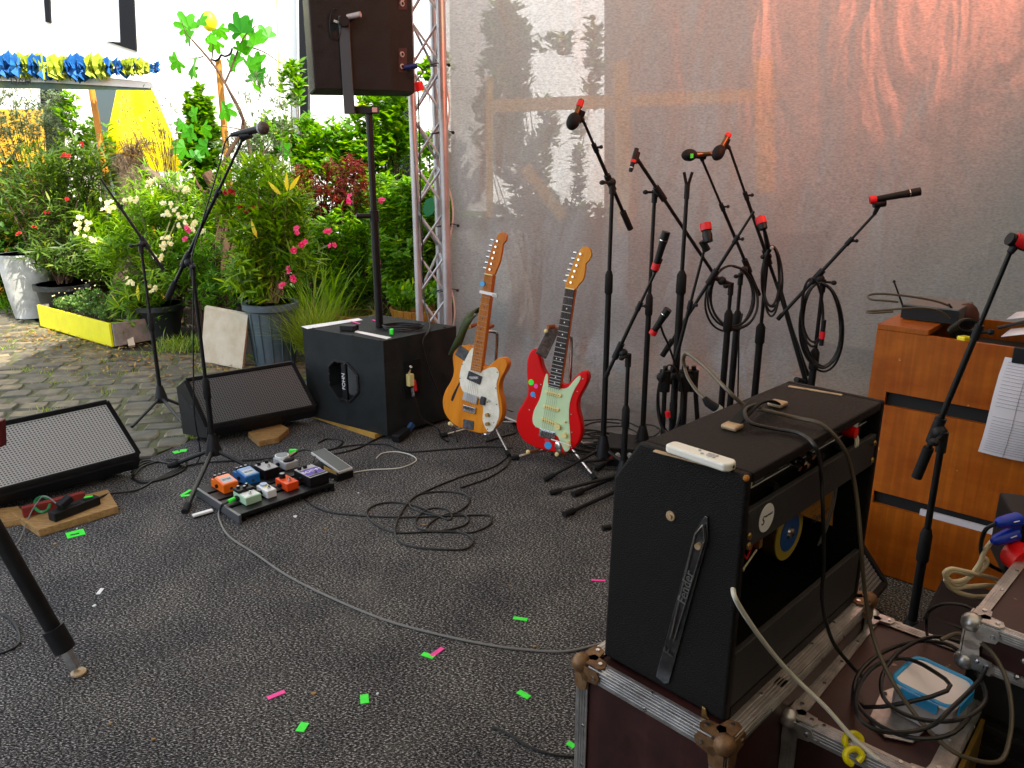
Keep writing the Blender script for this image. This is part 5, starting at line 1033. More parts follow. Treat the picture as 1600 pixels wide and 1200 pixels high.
yH = 3.85; stand('tallest boom stand with a red-tipped microphone at its top', Y(1190, 500, yH).x, yH, Y(1198, 400, yH).z, (Y(1140, 232, yH - .1), Y(1262, 585, yH + .1)), legs=(210, 330, 90), clip=(Y(1133, 225, yH - .1), (.35, 0, 1)), zmid=Y(1187, 520, yH).z, low_r=.018)
mic('red-tipped microphone with foam head on the tallest boom', Y(1139, 209, yH - .1), Y(1118, 247, yH - .14), 'wind', band=(.0, .14))
mic('black and red drum microphone clipped to the tallest boom', Y(1187, 338, yH - .16), Y(1193, 358, yH - .19), 'tom', band=(.1, .6))
ck = thing('microphone_clamp', 'small clamp arm holding the drum microphone on the tallest boom', 'clamp', Y(1198, 372, yH - .1)); MB().tube([Y(1194, 358, yH - .18), Y(1197, 372, yH - .13), Y(1201, 392, yH - .05)], [.008, .011, .014], 10).build('arm', M['blackpl'], ck, smooth=True); MB().sphere(Y(1206, 387, yH - .1), .010, 10).build('knob', M['m_grey'], ck)
yJ = 3.6; stand('boom stand at the right of the cluster with its boom reaching up to the right', Y(1277, 520, yJ).x, yJ, Y(1284, 440, yJ).z, (Y(1366, 335, yJ - .1), Y(1216, 498, yJ + .1)), legs=(210, 330, 90), cw=False, clip=(Y(1374, 318, yJ - .12), (1, 0, .1)), zmid=Y(1274, 560, yJ).z, low_r=.017, rot=(.03, -.03, .0))
mic('black microphone with red tail lying on the boom that reaches right', Y(1359, 313, yJ - .12), Y(1438, 299, yJ - .16), 'dyn', band=(.0, .13))
hb2 = thing('stand_tube', 'slanting dark stand tube crossing behind the right boom', 'stand leg', Y(1230, 500, 3.75)); MB().cyl(Y(1215, 440, 3.8), Y(1262, 606, 3.7), .012, n=10).build('tube', M['black'], hb2, smooth=True); MB().cyl(Y(1244, 593, 3.66), Y(1256, 596, 3.7), .014, n=10).build('knob', M['blackpl'], hb2)
# small clamp mic K
mic('small black microphone with red tail clipped low in the cluster', Y(1019, 522, 3.3), Y(1044, 483, 3.27), 'dyn', band=(.0, .16))
gk = thing('gooseneck', 'short gooseneck joining the low microphone to the stand behind it', 'clamp', Y(1045, 535, 3.35)); MB().tube(smoothline([Y(1032, 508, 3.3), Y(1037, 523, 3.32), Y(1044, 538, 3.35), Y(1056, 572, 3.4)], 5), .005, 8).build('arm', M['blackpl'], gk, smooth=True)
# short folded stands low in the cluster
for px, pb, lab, yy in ((1040, (1036, 690), 'short folded stand low at the left of the cluster, red tape on its cable', 3.4), (1071, (1066, 690), 'thick folded stand low in the middle of the cluster', 3.42), (1084, (1100, 690), 'folded boom stand leaning right behind the amplifier', 3.45)):
    t = thing('folded_stand', lab, 'microphone stand', (Y(*pb, yy).x, yy, 0)); tpz = Y(px, 572, yy); btm = Vector((Y(*pb, yy).x, yy, .02))
    MB().cyl(btm, tpz, .017 if px == 1071 else .011, n=12).build('tube', M['black'], t, smooth=True)
    MB().cyl(tpz - Vector((0, 0, .12)), tpz - Vector((0, 0, .02)), .026, n=12).sphere(tpz - Vector((.02, .01, .05)), .022, 10).build('clutch', M['blackpl'], t, smooth=True)
    MB().cyl(btm + UP * .02, btm + Vector((-.13, -.12, 0)), .009, n=8).build('leg', M['black'], t); MB().cyl(btm + UP * .02, btm + Vector((.15, -.08, 0)), .009, n=8).build('leg', M['black'], t)
MB_ = MB().cyl(Y(1043, 643, 3.33), Y(1044, 652, 3.33), .012, n=12).build('tape_band', M['redtape']); tag(MB_, 'red tape band on the cable hanging low at the left of the stand cluster', 'tape')
# coils hung on stands
def hang(label, cx, cy, rx, ry, y, n, jit, rr=.0055):
    pts = []
    for k in range(n):
        fx, fy = rx * random.uniform(1 - jit, 1), ry * random.uniform(1 - jit, 1); ox = random.uniform(-.1, .1) * rx
        for i in range(10):
            a = -math.pi / 2 + 2 * math.pi * i / 10
            q = Y(cx + ox * (1 + math.sin(a)) + fx * math.cos(a) * (.5 if i == 0 else 1), cy + ry * .0 + (fy if math.sin(a) > 0 else ry) * math.sin(a), y + .01 * k + .02 * math.cos(a * 2 + k)); pts.append(q)
    o = MB().tube(smoothline(pts, 4), rr, 7).build('hanging_cable', M['cable'], smooth=True); return tag(o, label, 'cable')
hang('coiled black cable hung round the middle of the stand cluster, above the amplifier', 1143, 467, 41, 52, 3.75, 5, .2)
hang('narrow coil of black cable hanging below the drum microphone', 1206, 440, 17, 56, 3.78, 4, .35)
hang('wide coil of black cable hanging from the right boom stand', 1282, 512, 34, 70, 3.55, 4, .25)
hang('second coil of black cable on the right boom stand, nearer its pole', 1268, 490, 18, 55, 3.52, 2, .2)
hang('thin black cable loops hanging low at the left of the stand cluster', 1047, 625, 20, 55, 3.36, 3, .2, .0035)
rcp = thing('cable_connector', 'black cable plug with a red band hanging in the coil on the right stand', 'plug', Y(1284, 520, 3.48)); MB().cyl(Y(1288, 500, 3.48), Y(1283, 540, 3.48), .010, n=10).build('body', M['black'], rcp, smooth=True); MB().cyl(Y(1285.5, 518, 3.48), Y(1284, 529, 3.48), .013, n=12).build('tape_band', M['redtape'], rcp, smooth=True)
cable('thin black cable hanging straight down between the middle stands', [Y(1160, 490, 3.8), Y(1155, 520, 3.8), Y(1154, 560, 3.8), Y(1153, 620, 3.8)], .004)
# legs of stands reaching out beside the amp: two long low feet
for (a, b_), lab in ((((898, 772), (985, 735)), 'upper of the two long stand feet left of the amplifier'), (((884, 803), (990, 755)), 'lower of the two long stand feet left of the amplifier')):
    t = thing('stand_tube', lab, 'stand leg', G(*a)); e, s_ = G(*a, .014), G(*b_, .03); MB().cyl(e, s_, .010, n=10).build('tube', M['black'], t, smooth=True); d = (s_ - e).normalized(); MB().cyl(e - d * .01, e + d * .05, .015, n=10).build('rubber_foot', M['rubber'], t, smooth=True)
jk = MB().cyl(G(942, 825, .012), G(954, 823, .012), .012, n=12).build('jack_plug', M['blackpl'], smooth=True); tag(jk, 'black jack plug lying on the carpet by the side of the amplifier', 'plug')
cr_ = thing('cable_heap', 'dark tangle of black cables on the floor behind the red guitar', 'cable', G(930, 700)); 
for k in range(12):
    c_ = G(random.uniform(905, 1000), random.uniform(680, 725)); rr = random.uniform(.10, .22); ph = random.random() * 6
    MB().tube(smoothline([(c_.x + rr * math.cos(a + ph) * 1.3, c_.y + rr * math.sin(a + ph) * .8, .008 + .006 * k + .01 * math.sin(3 * a)) for a in [i * .75 for i in range(8)]], 4), .0045, 6).build('loop', M['cable'], cr_, smooth=True)
ym = MB().box(G(1018, 700, .03), (.02, .02, .05)).build('tape_strip', M['yellowpl']); tag(ym, 'scrap of yellow tape at the foot of the second stand', 'tape')
for k, pts in enumerate(([(790, 640), (830, 655), (870, 690), (930, 705), (985, 700)], [(800, 650), (815, 668), (845, 672), (890, 700), (960, 712)], [(785, 648), (800, 660), (806, 675), (785, 682), (760, 690)], [(775, 655), (812, 662), (870, 712), (900, 720), (950, 716)])):
    cable(('farthest black cable along the foot of the scrim behind the guitars', 'second farthest black cable along the foot of the scrim', 'short black cable curling behind the amber guitar', 'black cable passing closest behind the red guitar')[k], [G(a, b_, .006) for a, b_ in pts], .005)
sbx = thing('stage_box', 'low black connector box with many cable ends on the floor behind the stands', 'stage box', G(985, 712)); c_ = G(1000, 705, .05); MB().box(c_, (.34, .22, .10), Matrix.Rotation(-.2, 3, 'Z')).build('box', M['blackpl'], sbx, bevel=.005)
for i in range(5): MB().cyl(c_ + Vector((-.13 + .06 * i, -.10, .02)), c_ + Vector((-.13 + .06 * i, -.125, .02)), .012, n=12).build('socket', M['m_grey'], sbx)
rd_ = MB().sphere(G(954, 713, .06), .013, 10).build('red_ball', M['redtape']); tag(rd_, 'small red cap among the cables below the first boom stand', 'cap')

# ---- guitars
def guitar(label, px_b, y, outl, ht, yaw, lean, roll, bodym, style):
    p = Y(*px_b, y); m = Matrix.Translation(p) @ Matrix.Rotation(R(yaw), 4, 'Z') @ Matrix.Rotation(R(-lean), 4, 'X') @ Matrix.Rotation(R(roll), 4, 'Y') @ Matrix.Scale(1.09, 4)
    t = thing('electric_guitar', label, 'guitar', mtx=m); LM = Matrix(((1, 0, 0, 0), (0, 0, 1, 0), (0, 1, 0, 0), (0, 0, 0, 1)))  # x,y2 -> x,z ; prism depth -> y
    def pr(pts, a, b, name, mt, bev=0, sm=False, per=0, par=None):
        o_ = MB().prism(outline(pts, per) if per else pts, a, b, LM).build(name, M[mt] if isinstance(mt, str) else mt, par or t, world=False, bevel=bev, smooth=sm); return o_
    pr(outl, -.022, .022, 'body', bodym, .007 if style == 's' else .003, True, 5)
    return t, pr, m
def bx(t, c, d, name, mt, bev=0, rot=0, par=None):
    return MB().box(c, d, Matrix.Rotation(R(rot), 3, 'Y') if rot else None).build(name, M[mt], par or t, world=False, bevel=bev)
def cy(t, a, b, r, name, mt, par=None, n=14): return MB().cyl(a, b, r, n=n).build(name, M[mt], par or t, world=False, smooth=True)
def neck(t, pr, z0, z1, w0, w1, mt, headmt, head, inl, inlm, fretboard, yb):
    o = pr([(-w0 / 2, z0), (w0 / 2, z0), (w1 / 2, z1), (-w1 / 2, z1)], -.030 + yb, -.004 + yb, 'neck', mt, .002)
    pr([(-w0 / 2 + .0003, z0 - .004), (w0 / 2 - .0003, z0 - .004), (w1 / 2 - .0003, z1), (-w1 / 2 + .0003, z1)], -.036 + yb, -.0301 + yb, 'fretboard', fretboard)
    sc = (z1 - .10); zbr = z1 - .648
    for k in range(1, 22):
        z = zbr + .648 * 2 ** (-k / 12)
        if z < z0: break
        w = w0 + (w1 - w0) * (z - z0) / (z1 - z0); bx(t, (0, -.0365 + yb, z), (w * .98, .0014, .0018 if fretboard == 'maple' else .0028), 'fret', 'fret' if fretboard == 'maple' else 'm_grey')
    for k in inl:
        z = zbr + .648 * (2 ** (-k / 12) + 2 ** (-(k - 1) / 12)) / 2
        for dx in ((-.010, .010) if k in (12, 24) else (0,)): cy(t, (dx, -.0362 + yb, z), (dx, -.0368 + yb, z), .0032, 'inlay', inlm, n=10)
    bx(t, (0, -.038 + yb, z1 + .002), (w1, .007, .004), 'nut', 'cream')
    h_ = pr(head, -.026 + yb, -.011 + yb, 'headstock', headmt, .002, True, 4)
    return h_
# strings
def strings(t, z0, z1, w0, w1, y0, y1):
    for i in range(6):
        f = i / 5 - .5; MB().cyl((f * w0, y0, z0), (f * w1, y1, z1), .0004 + .00005 * (5 - i), n=5).build('string', M['chrome'], t, world=False)
TO = [(0, 0), (.08, .008), (.138, .05), (.162, .115), (.152, .18), (.128, .235), (.128, .285), (.146, .335), (.150, .368), (.128, .388), (.098, .378), (.068, .345), (.045, .327), (.028, .325), (-.028, .352), (-.030, .395), (-.075, .402), (-.122, .382), (-.140, .335), (-.124, .265), (-.132, .215), (-.158, .155), (-.163, .10), (-.140, .045), (-.08, .006)]
t, pr, m = guitar('amber semi-hollow electric guitar with pearl pickguard on its stand beside the subwoofer', (736, 671), 3.80, TO, .96, -27, 5.5, 6.5, 'tele', 't')
pr([(.135, .05), (.150, .12), (.128, .20), (.112, .26), (.118, .31), (.095, .335), (.06, .325), (.03, .305), (-.03, .300), (-.033, .40), (-.062, .36), (-.082, .31), (-.086, .24), (-.062, .185), (-.02, .172), (.035, .170), (.062, .13), (.068, .07), (.095, .03), (.118, .028)][::1], -.0255, -.0222, 'pickguard', 'pearl', 0, False, 3)
pr([(-.118, .125), (-.110, .118), (-.104, .13), (-.092, .175), (-.080, .215), (-.062, .24), (-.070, .252), (-.078, .244), (-.086, .222), (-.100, .185), (-.113, .15)], -.0228, -.0221, 'f_hole', 'darkin', 0, False, 3)
hd = [(-.021, .752), (.021, .752), (.030, .775), (.042, .815), (.045, .86), (.046, .895), (.058, .915), (.056, .938), (.036, .948), (.016, .938), (.008, .918), (-.008, .87), (-.018, .81), (-.024, .78)]
neck(t, pr, .30, .750, .056, .043, 'maple', 'maple', hd, (3, 5, 7, 9, 12, 15, 17, 19), 'ink', 'maple', -.001)
for k in range(6):
    z = .775 + k * .026; x = -.012 + .0035 * k; cy(t, (x + .012, -.028, z), (x + .012, -.036, z), .005, 'tuner_post', 'chrome'); cy(t, (x - .012, -.018, z), (x - .028, -.018, z), .006, 'tuner_key', 'chrome')
bx(t, (-.005, -.0285, .262), (.075, .006, .042), 'neck_pickup', 'ink', .002, 8); bx(t, (-.005, -.033, .262), (.050, .004, .012), 'pickup_bar', 'chrome', .001, -14)
bx(t, (-.012, -.0285, .160), (.080, .009, .040), 'humbucker', 'm_grey', .003, 4)
bx(t, (-.010, -.0275, .105), (.070, .008, .030), 'bridge', 'chrome', .002)
for i in range(6): cy(t, (-.035 + i * .010, -.034, .100), (-.035 + i * .010, -.034, .118), .0035, 'saddle', 'chrome', n=8)
for z, x in ((.105, .092), (.062, .100)): cy(t, (x, -.026, z), (x, -.042, z), .009, 'knob', 'brass')
bx(t, (.058, -.032, .165), (.028, .016, .04), 'switch_tape', 'ink', .006)
cy(t, (.085, -.026, .175), (.088, -.044, .168), .003, 'switch', 'chrome')
bx(t, (-.09, -.024, .362), (.060, .006, .055), 'black_tape_patch', 'strapblack', .003, 20); bx(t, (-.005, -.024, .028), (.058, .006, .045), 'black_tape_patch', 'strapblack', .003, -5)
for x, z in ((-.080, .31), (-.083, .24), (.108, .315), (.112, .24), (.128, .165), (.128, .075), (.100, .035), (.02, .172)): cy(t, (x, -.0255, z), (x, -.0268, z), .0028, 'screw', 'ink', n=8)
strings(t, .105, .752, .052, .034, -.036, -.0400)
cp_ = MB().box((.012, -.043, .668), (.085, .006, .013)).build('capo_bar', M['white'], t, world=False); bx(t, (.050, -.043, .664), (.028, .009, .014), 'capo_end', 'm_grey', .002)
cy(t, (-.022, -.042, .705), (-.022, -.046, .705), .012, 'blue_sticker', 'blueclip')
# its olive strap
st_ = thing('guitar_strap', 'olive green strap looped behind the neck of the amber guitar', 'strap', Y(745, 500, 4.05)); pts = smoothline([Y(752, 487, 4.0), Y(742, 484, 3.97), Y(732, 496, 3.93), Y(722, 520, 3.90), Y(713, 545, 3.89), Y(709, 552, 3.88), Y(713, 540, 3.84), Y(728, 508, 3.84), Y(738, 494, 3.86)], 4)
mb = MB(); k = len(pts); vv = []
for i, p in enumerate(pts):
    w_ = .028; dv = Vector((.92, .1, .4)).normalized() * w_; vv += [p - dv, p + dv]
mb.add(vv, [(2 * i, 2 * i + 1, 2 * i + 3, 2 * i + 2) for i in range(k - 1)]); o = mb.build('webbing', M['strapgreen'], st_, smooth=True); so2 = o.modifiers.new('solid', 'SOLIDIFY'); so2.thickness = .004

SO = [(0, 0), (.085, .010), (.142, .055), (.160, .12), (.146, .18), (.122, .235), (.120, .28), (.138, .335), (.146, .375), (.135, .402), (.110, .400), (.085, .370), (.060, .335), (.030, .325), (-.028, .345), (-.055, .352), (-.080, .385), (-.100, .430), (-.125, .452), (-.148, .432), (-.154, .38), (-.142, .31), (-.128, .25), (-.140, .20), (-.162, .14), (-.158, .075), (-.115, .02), (-.05, 0)]
t, pr, m = guitar('bright red electric guitar with mint pickguard and stickers on its stand', (854, 702), 3.62, SO, .98, -25, 5.5, 6.5, 'red', 's')
pr([(.112, .03), (.118, .06), (.106, .12), (.090, .18), (.082, .25), (.092, .31), (.112, .365), (.106, .382), (.086, .358), (.062, .318), (.03, .304), (-.030, .304), (-.040, .345), (-.052, .352), (-.058, .30), (-.064, .23), (-.082, .17), (-.080, .12), (-.055, .098), (.0, .098), (.045, .088), (.070, .058), (.095, .025)], -.0255, -.0222, 'pickguard', 'mint', .001, False, 3)
hd = [(-.021, .752), (.021, .752), (.034, .775), (.050, .80), (.052, .84), (.050, .868), (.062, .885), (.068, .91), (.055, .935), (.030, .938), (.012, .918), (-.004, .87), (-.016, .82), (-.026, .775)]
neck(t, pr, .305, .750, .056, .043, 'maple', 'maplelight', hd, (3, 5, 7, 9, 12, 15, 17, 19), 'white', 'rose', -.001)
for k in range(6):
    z = .778 + k * .0255; x = -.014 + .0045 * k; cy(t, (x + .012, -.028, z), (x + .012, -.036, z), .005, 'tuner_post', 'chrome'); cy(t, (x - .010, -.018, z), (x - .026, -.018, z), .006, 'tuner_key', 'chrome')
for z, rot in ((.272, 0), (.205, 0), (.140, 8)):
    pk = bx(t, (.0, -.0290, z), (.080, .008, .018), 'pickup_cover', 'cream', .004, rot)
    for i in range(6): cy(t, (-.026 + i * .0105, -.033, z - (i - 2.5) * .0015 * (rot > 0)), (-.026 + i * .0105, -.0338, z), .002, 'pole_piece', 'ink', pk, 8)
bx(t, (0, -.0265, .080), (.078, .006, .040), 'bridge_plate', 'chrome', .002)
for i in range(6): bx(t, (-.0265 + i * .0105, -.033, .080), (.008, .006, .030), 'saddle', 'chrome', .001)
for x, z in ((.048, .128), (.085, .098), (.108, .063)): cy(t, (x, -.0255, z), (x, -.041, z), .0125, 'knob', 'cream')
bx(t, (.078, -.034, .160), (.004, .018, .008), 'switch', 'cream'); cy(t, (-.02 + .05, -.045, .068), (.13, -.050, .066), .0026, 'tremolo_arm', 'white')
jp = MB().sphere((.062, -.0235, .032), .030, 18, (.55, .12, 1.0), Matrix.Rotation(R(-22), 3, 'Y')).build('jack_plate', M['chrome'], t, world=False, smooth=True)
for x, z, r_, mm in ((-.118, .298, .014, 'green'), (-.092, .286, .011, 'pink'), (-.100, .245, .012, 'blueclip'), (.012, .028, .018, 'blueclip'), (.002, .052, .012, 'm_red_st')):
    if mm == 'm_red_st' and mm not in M: M[mm] = mat('rose_sticker', '#e03040', .5)
    MB().lathe((x, -.0222, z), [(r_, 0), (r_ * .98, .0015)], 20, (0, -1, 0)).build('sticker', M[mm], t, world=False)
for x, z in ((-.068, .30), (-.086, .235), (-.104, .17), (-.06, .099), (.045, .088), (.115, .12), (.097, .20), (.108, .31), (.123, .372), (.126, .05), (.096, .026)): cy(t, (x, -.0255, z), (x, -.0266, z), .0028, 'screw', 'm_grey', n=8)
strings(t, .080, .752, .052, .034, -.036, -.0400)
sb = thing('guitar_strap', 'short black strap hanging over the upper horn of the red guitar', 'strap', Y(858, 525, 3.9)); mb = MB(); mb.bar(Y(866, 512, 3.72), Y(845, 556, 3.60), .058, .012, (0, -1, 0)); mb.build('webbing', M['strapblack'], sb, bevel=.003)
cy0 = MB().cyl(Y(856, 511, 3.66), Y(866, 510, 3.68), .011, n=10).build('strap_end', M['foamtan'], sb)

def gstand(label, hub, ends, top, hold, y):
    t = thing('guitar_stand', label, 'guitar stand', (hub.x, hub.y, 0))
    for i, (e, fm) in enumerate(ends):
        lg = MB().tube([hub, e], .009, 10).build('leg', M['chrome'], t, smooth=True); d = (e - hub).normalized(); MB().cyl(e - d * .035, e + d * .006, .0125, n=10).build('rubber_foot', M['rubber'], lg, smooth=True)
    MB().tube(smoothline([hub, hub.lerp(top, .55), top, top + Vector((-.012, -.02, .035)), top + Vector((-.05, -.04, .045))], 4), .0085, 10).build('upright', M['chrome'], t, smooth=True)
    MB().cyl(hub.lerp(top, .5), hub.lerp(top, .58), .013, n=12).build('height_clutch', M['blackpl'], t, smooth=True)
    a, b_ = hold; yk = MB().tube([a, b_], .010, 10).build('neck_yoke', M['foamtan'], t, smooth=True)
    for q in (a, b_):
        f = MB().cyl(q, q + Vector((-.03, -.085, .005)), .0105, n=10).build('foam_tube', M['foamtan'], t, smooth=True); MB().sphere(q + Vector((-.032, -.09, .005)), .011, 10).build('end_cap', M['cream'], f, smooth=True)
    return t
hub = G(768, 668, .05); hub = Vector((hub.x, hub.y + .06, .06))
g1 = gstand('chrome guitar stand holding the amber guitar', hub, [(G(690, 681, .01), 0), (G(795, 711, .01), 0), (G(812, 660, .01), 0)], Y(777, 528, 4.06), (Y(744, 507, 3.96), Y(770, 509, 3.96)), 4.05)
MB().tube(smoothline([hub + Vector((-.10, .0, .03)), Y(716, 670, 3.86), Y(706, 664, 3.74)], 4), .008, 8).build('lower_arm', M['chrome'], g1, smooth=True); MB().tube(smoothline([hub + Vector((.0, .0, .03)), Y(765, 676, 3.86), Y(758, 677, 3.76)], 4), .008, 8).build('lower_arm', M['chrome'], g1, smooth=True)
MB().sphere(Y(703, 662, 3.72), .011, 10).build('end_cap', M['cream'], g1)
hub = G(888, 702, .05); hub = Vector((hub.x, hub.y + .05, .06))
g2 = gstand('chrome guitar stand holding the red guitar', hub, [(G(801, 716, .01), 0), (G(930, 748, .01), 0), (G(935, 693, .01), 0)], Y(893, 535, 3.86), (Y(862, 513, 3.78), Y(889, 515, 3.78)), 3.85)
MB().tube(smoothline([hub + Vector((-.08, .0, .03)), Y(838, 704, 3.66), Y(826, 706, 3.55)], 4), .008, 8).build('lower_arm', M['foamtan'], g2, smooth=True); MB().tube(smoothline([hub + Vector((.0, .0, .03)), Y(885, 708, 3.68), Y(872, 709, 3.57)], 4), .008, 8).build('lower_arm', M['foamtan'], g2, smooth=True)
for px, py in ((821, 702), (866, 706)): MB().sphere(Y(px + 4, py + 4, 3.54), .011, 10).build('end_cap', M['cream'], g2)

# ---- pedalboard
PB = G(375, 803, .045); PBm = Matrix.Translation((PB.x, PB.y, 0)) @ Matrix.Rotation(R(46), 4, 'Z')
pbd = thing('pedalboard', 'black pedalboard frame carrying eight effect pedals', 'pedalboard', mtx=PBm)
for yy in (.0, .105, .21, .315): MB().span((0, yy, .025), (.47, yy + .085, .043)).build('deck_rail', M['black'], pbd, world=False, bevel=.002)
for xx in (.0, .465): MB().span((xx - .012, -.01, .005), (xx + .001, .43, .044)).build('side_rail', M['black'] if xx else mat('grey_rail', (.16, .16, .17), .4, .6), pbd, world=False, bevel=.002)
for xx, yy in ((.02, .02), (.44, .02), (.02, .40), (.44, .40)): MB().cyl((xx, yy, 0), (xx, yy, .03), .012, n=10).build('rubber_foot', M['rubber'], pbd, world=False)
def pedal(label, px, py, wd, ln_, h, m, kind, dz=.044):
    c = G(px, py, dz + h); t = thing('effect_pedal', label, 'effect pedal', (c.x, c.y, dz), R(46), 'guitar effect pedals'); x, y = wd / 2, ln_ / 2
    A = dict(world=False)
    if kind == 'boss':
        b = MB(); pr_ = [(-y, 0), (y, 0), (y, h * .72), (y * .42, h * .78), (y * .38, h * 1.05), (-y, h * .82)]
        b.prism(pr_, -x, x, Matrix(((0, 0, 1, 0), (1, 0, 0, 0), (0, 1, 0, 0), (0, 0, 0, 1)))).build('housing', M[m], t, bevel=.0025, **A)
        b2 = MB().prism([(-y * .92, h * .835 + .0), (y * .36, h * 1.058), (y * .36, h * 1.09), (-y * .92, h * .875)], -x * .86, x * .86, Matrix(((0, 0, 1, 0), (1, 0, 0, 0), (0, 1, 0, 0), (0, 0, 0, 1)))).build('treadle', M[m], t, bevel=.002, **A)
        MB().prism([(-y * .75, h * .90), (-y * .08, h * 1.02), (-y * .08, h * 1.035), (-y * .75, h * .915)], -x * .7, x * .7, Matrix(((0, 0, 1, 0), (1, 0, 0, 0), (0, 1, 0, 0), (0, 0, 0, 1)))).build('rubber_pad', M['m_silver'], b2, **A)
        text('BOSS', .017, t.matrix_world @ basis((0, -y * .42, h * .985), (1, 0, 0), (0, 1, .35)), M['ink'], b2)
        for dx in (-.022, 0, .022): MB().cyl((dx, y * .7, h * .75), (dx, y * .7, h * 1.08), .007, n=12).build('knob', M['black'], t, smooth=True, **A); MB().cyl((dx, y * .7, h * 1.08), (dx, y * .7, h * 1.11), .0062, n=12).build('knob_cap', M['m_grey'], t, smooth=True, **A)
        MB().cyl((0, -y - .001, h * .35), (0, -y + .004, h * .35), .007, n=10).build('screw', M['ink'], t, **A)
        MB().cyl((-x - .008, 0, h * .4), (-x + .002, 0, h * .4), .009, n=12).build('jack', M['black'], t, **A)
    else:
        MB().span((-x, -y, 0), (x, y, h)).build('housing', M[m], t, bevel=.003, **A)
        MB().cyl((0, -y * .5, h), (0, -y * .5, h + .008), .008, n=6).cyl((0, -y * .5, h), (0, -y * .5, h + .016), .005, n=12).build('footswitch', M['chrome'], t, smooth=True, **A)
        MB().cyl((-x - .012, y * .1, h * .45), (-x + .002, y * .1, h * .45), .010, n=12).build('jack', M['black'], t, **A)
        MB().cyl((x - .002, y * .1, h * .45), (x + .02, y * .1, h * .45), .009, n=12).build('patch_plug', M['black'], t, **A)
    return t, x, y, h
pedal('bright orange effect pedal at the left corner of the board', 350, 746, .072, .128, .052, 'm_orange', 'boss')
pedal('bright blue effect pedal beside the orange one', 384, 734, .072, .128, .052, 'm_blue', 'boss')
t, x, y, h = pedal('mint green pedal with a black knob panel at the front of the board', 386, 769, .075, .115, .036, 'm_mint', 'box')
MB().span((-x, y * .1, h + .001), (x, y, h + .014)).build('control_panel', M['black'], t, world=False, bevel=.002)
for dx, dy in ((-.02, .7), (.02, .7), (0, .35)): MB().cyl((dx, y * dy, h + .014), (dx, y * dy, h + .024), .008, n=12).build('knob', M['blackpl'], t, world=False); MB().cyl((dx, y * dy, h + .024), (dx, y * dy, h + .025), .005, n=10).build('knob_cap', M['white'], t, world=False)
MB().span((-x * .85, -y * .85, h), (x * .85, y * .05, h + .0008)).build('label', M['white'], t, world=False)
t, x, y, h = pedal('small white pedal with a coloured splash in the middle of the board', 416, 761, .046, .098, .036, 'white', 'box')
MB().cyl((0, y * .5, h), (0, y * .5, h + .010), .016, n=16).build('knob', mat('lilac_knob', '#a8b8d8', .4), t, world=False, smooth=True)
MB().span((-x * .7, -y * .15, h), (x * .7, y * .2, h + .0008)).build('splash_print', M['cream'], t, world=False)
t, x, y, h = pedal('small vermilion pedal with one big black knob', 448, 749, .06, .105, .038, 'm_orange2', 'box')
MB().cyl((-.004, y * .6, h), (-.004, y * .6, h + .022), .014, n=18).build('knob', M['black'], t, world=False, smooth=True); MB().cyl((-.004, y * .6, h + .022), (-.004, y * .6, h + .0225), .010, n=18).build('knob_cap', M['m_grey'], t, world=False)
t, x, y, h = pedal('black pedal with grey face plate behind the blue pedal', 416, 728, .075, .105, .045, 'black', 'box')
MB().span((-x * .94, -y * .94, h), (x * .94, y * .94, h + .001)).build('face_plate', M['m_grey'], t, world=False)
for dx in (-.02, .02): MB().cyl((dx, y * .6, h), (dx, y * .6, h + .016), .009, n=12).build('knob', M['black'], t, world=False)
t, x, y, h = pedal('silver rounded pedal with a glass-topped dial at the back of the board', 446, 717, .070, .12, .036, 'm_grey', 'box')
MB().cyl((0, y * .55, h), (0, y * .55, h + .012), .034, n=24).build('dial', M['white'], t, world=False, smooth=True); MB().cyl((0, y * .55, h + .012), (0, y * .55, h + .014), .028, n=24).build('dial_glass', M['m_silver'], t, world=False)
MB().sphere((0, -y * .55, h + .004), .03, 14, (1, .7, .4)).build('foot_button', M['blackpl'], t, world=False, smooth=True)
t, x, y, h = pedal('large black pedal with a purple label at the right end of the board', 486, 736, .10, .145, .048, 'black', 'box')
MB().span((-x * .96, -y * .96, h), (x * .96, y * .96, h + .001)).build('face_plate', M['m_grey'], t, world=False); MB().span((-x * .88, -y * .62, h + .001), (x * .88, y * .42, h + .0018)).build('label', M['m_purple'], t, world=False)
MB().span((-x * .88, -y * .88, h + .001), (x * .88, -y * .70, h + .0018)).build('grey_stripe', M['black'], t, world=False)
text('BOOM', .034, t.matrix_world @ basis((0, -.002, h + .0022), (1, 0, 0), (0, 1, 0)), M['white'], t)
for dx in (-.03, .0): MB().cyl((dx, y * .72, h), (dx, y * .72, h + .016), .010, n=14).build('knob', M['black'], t, world=False)
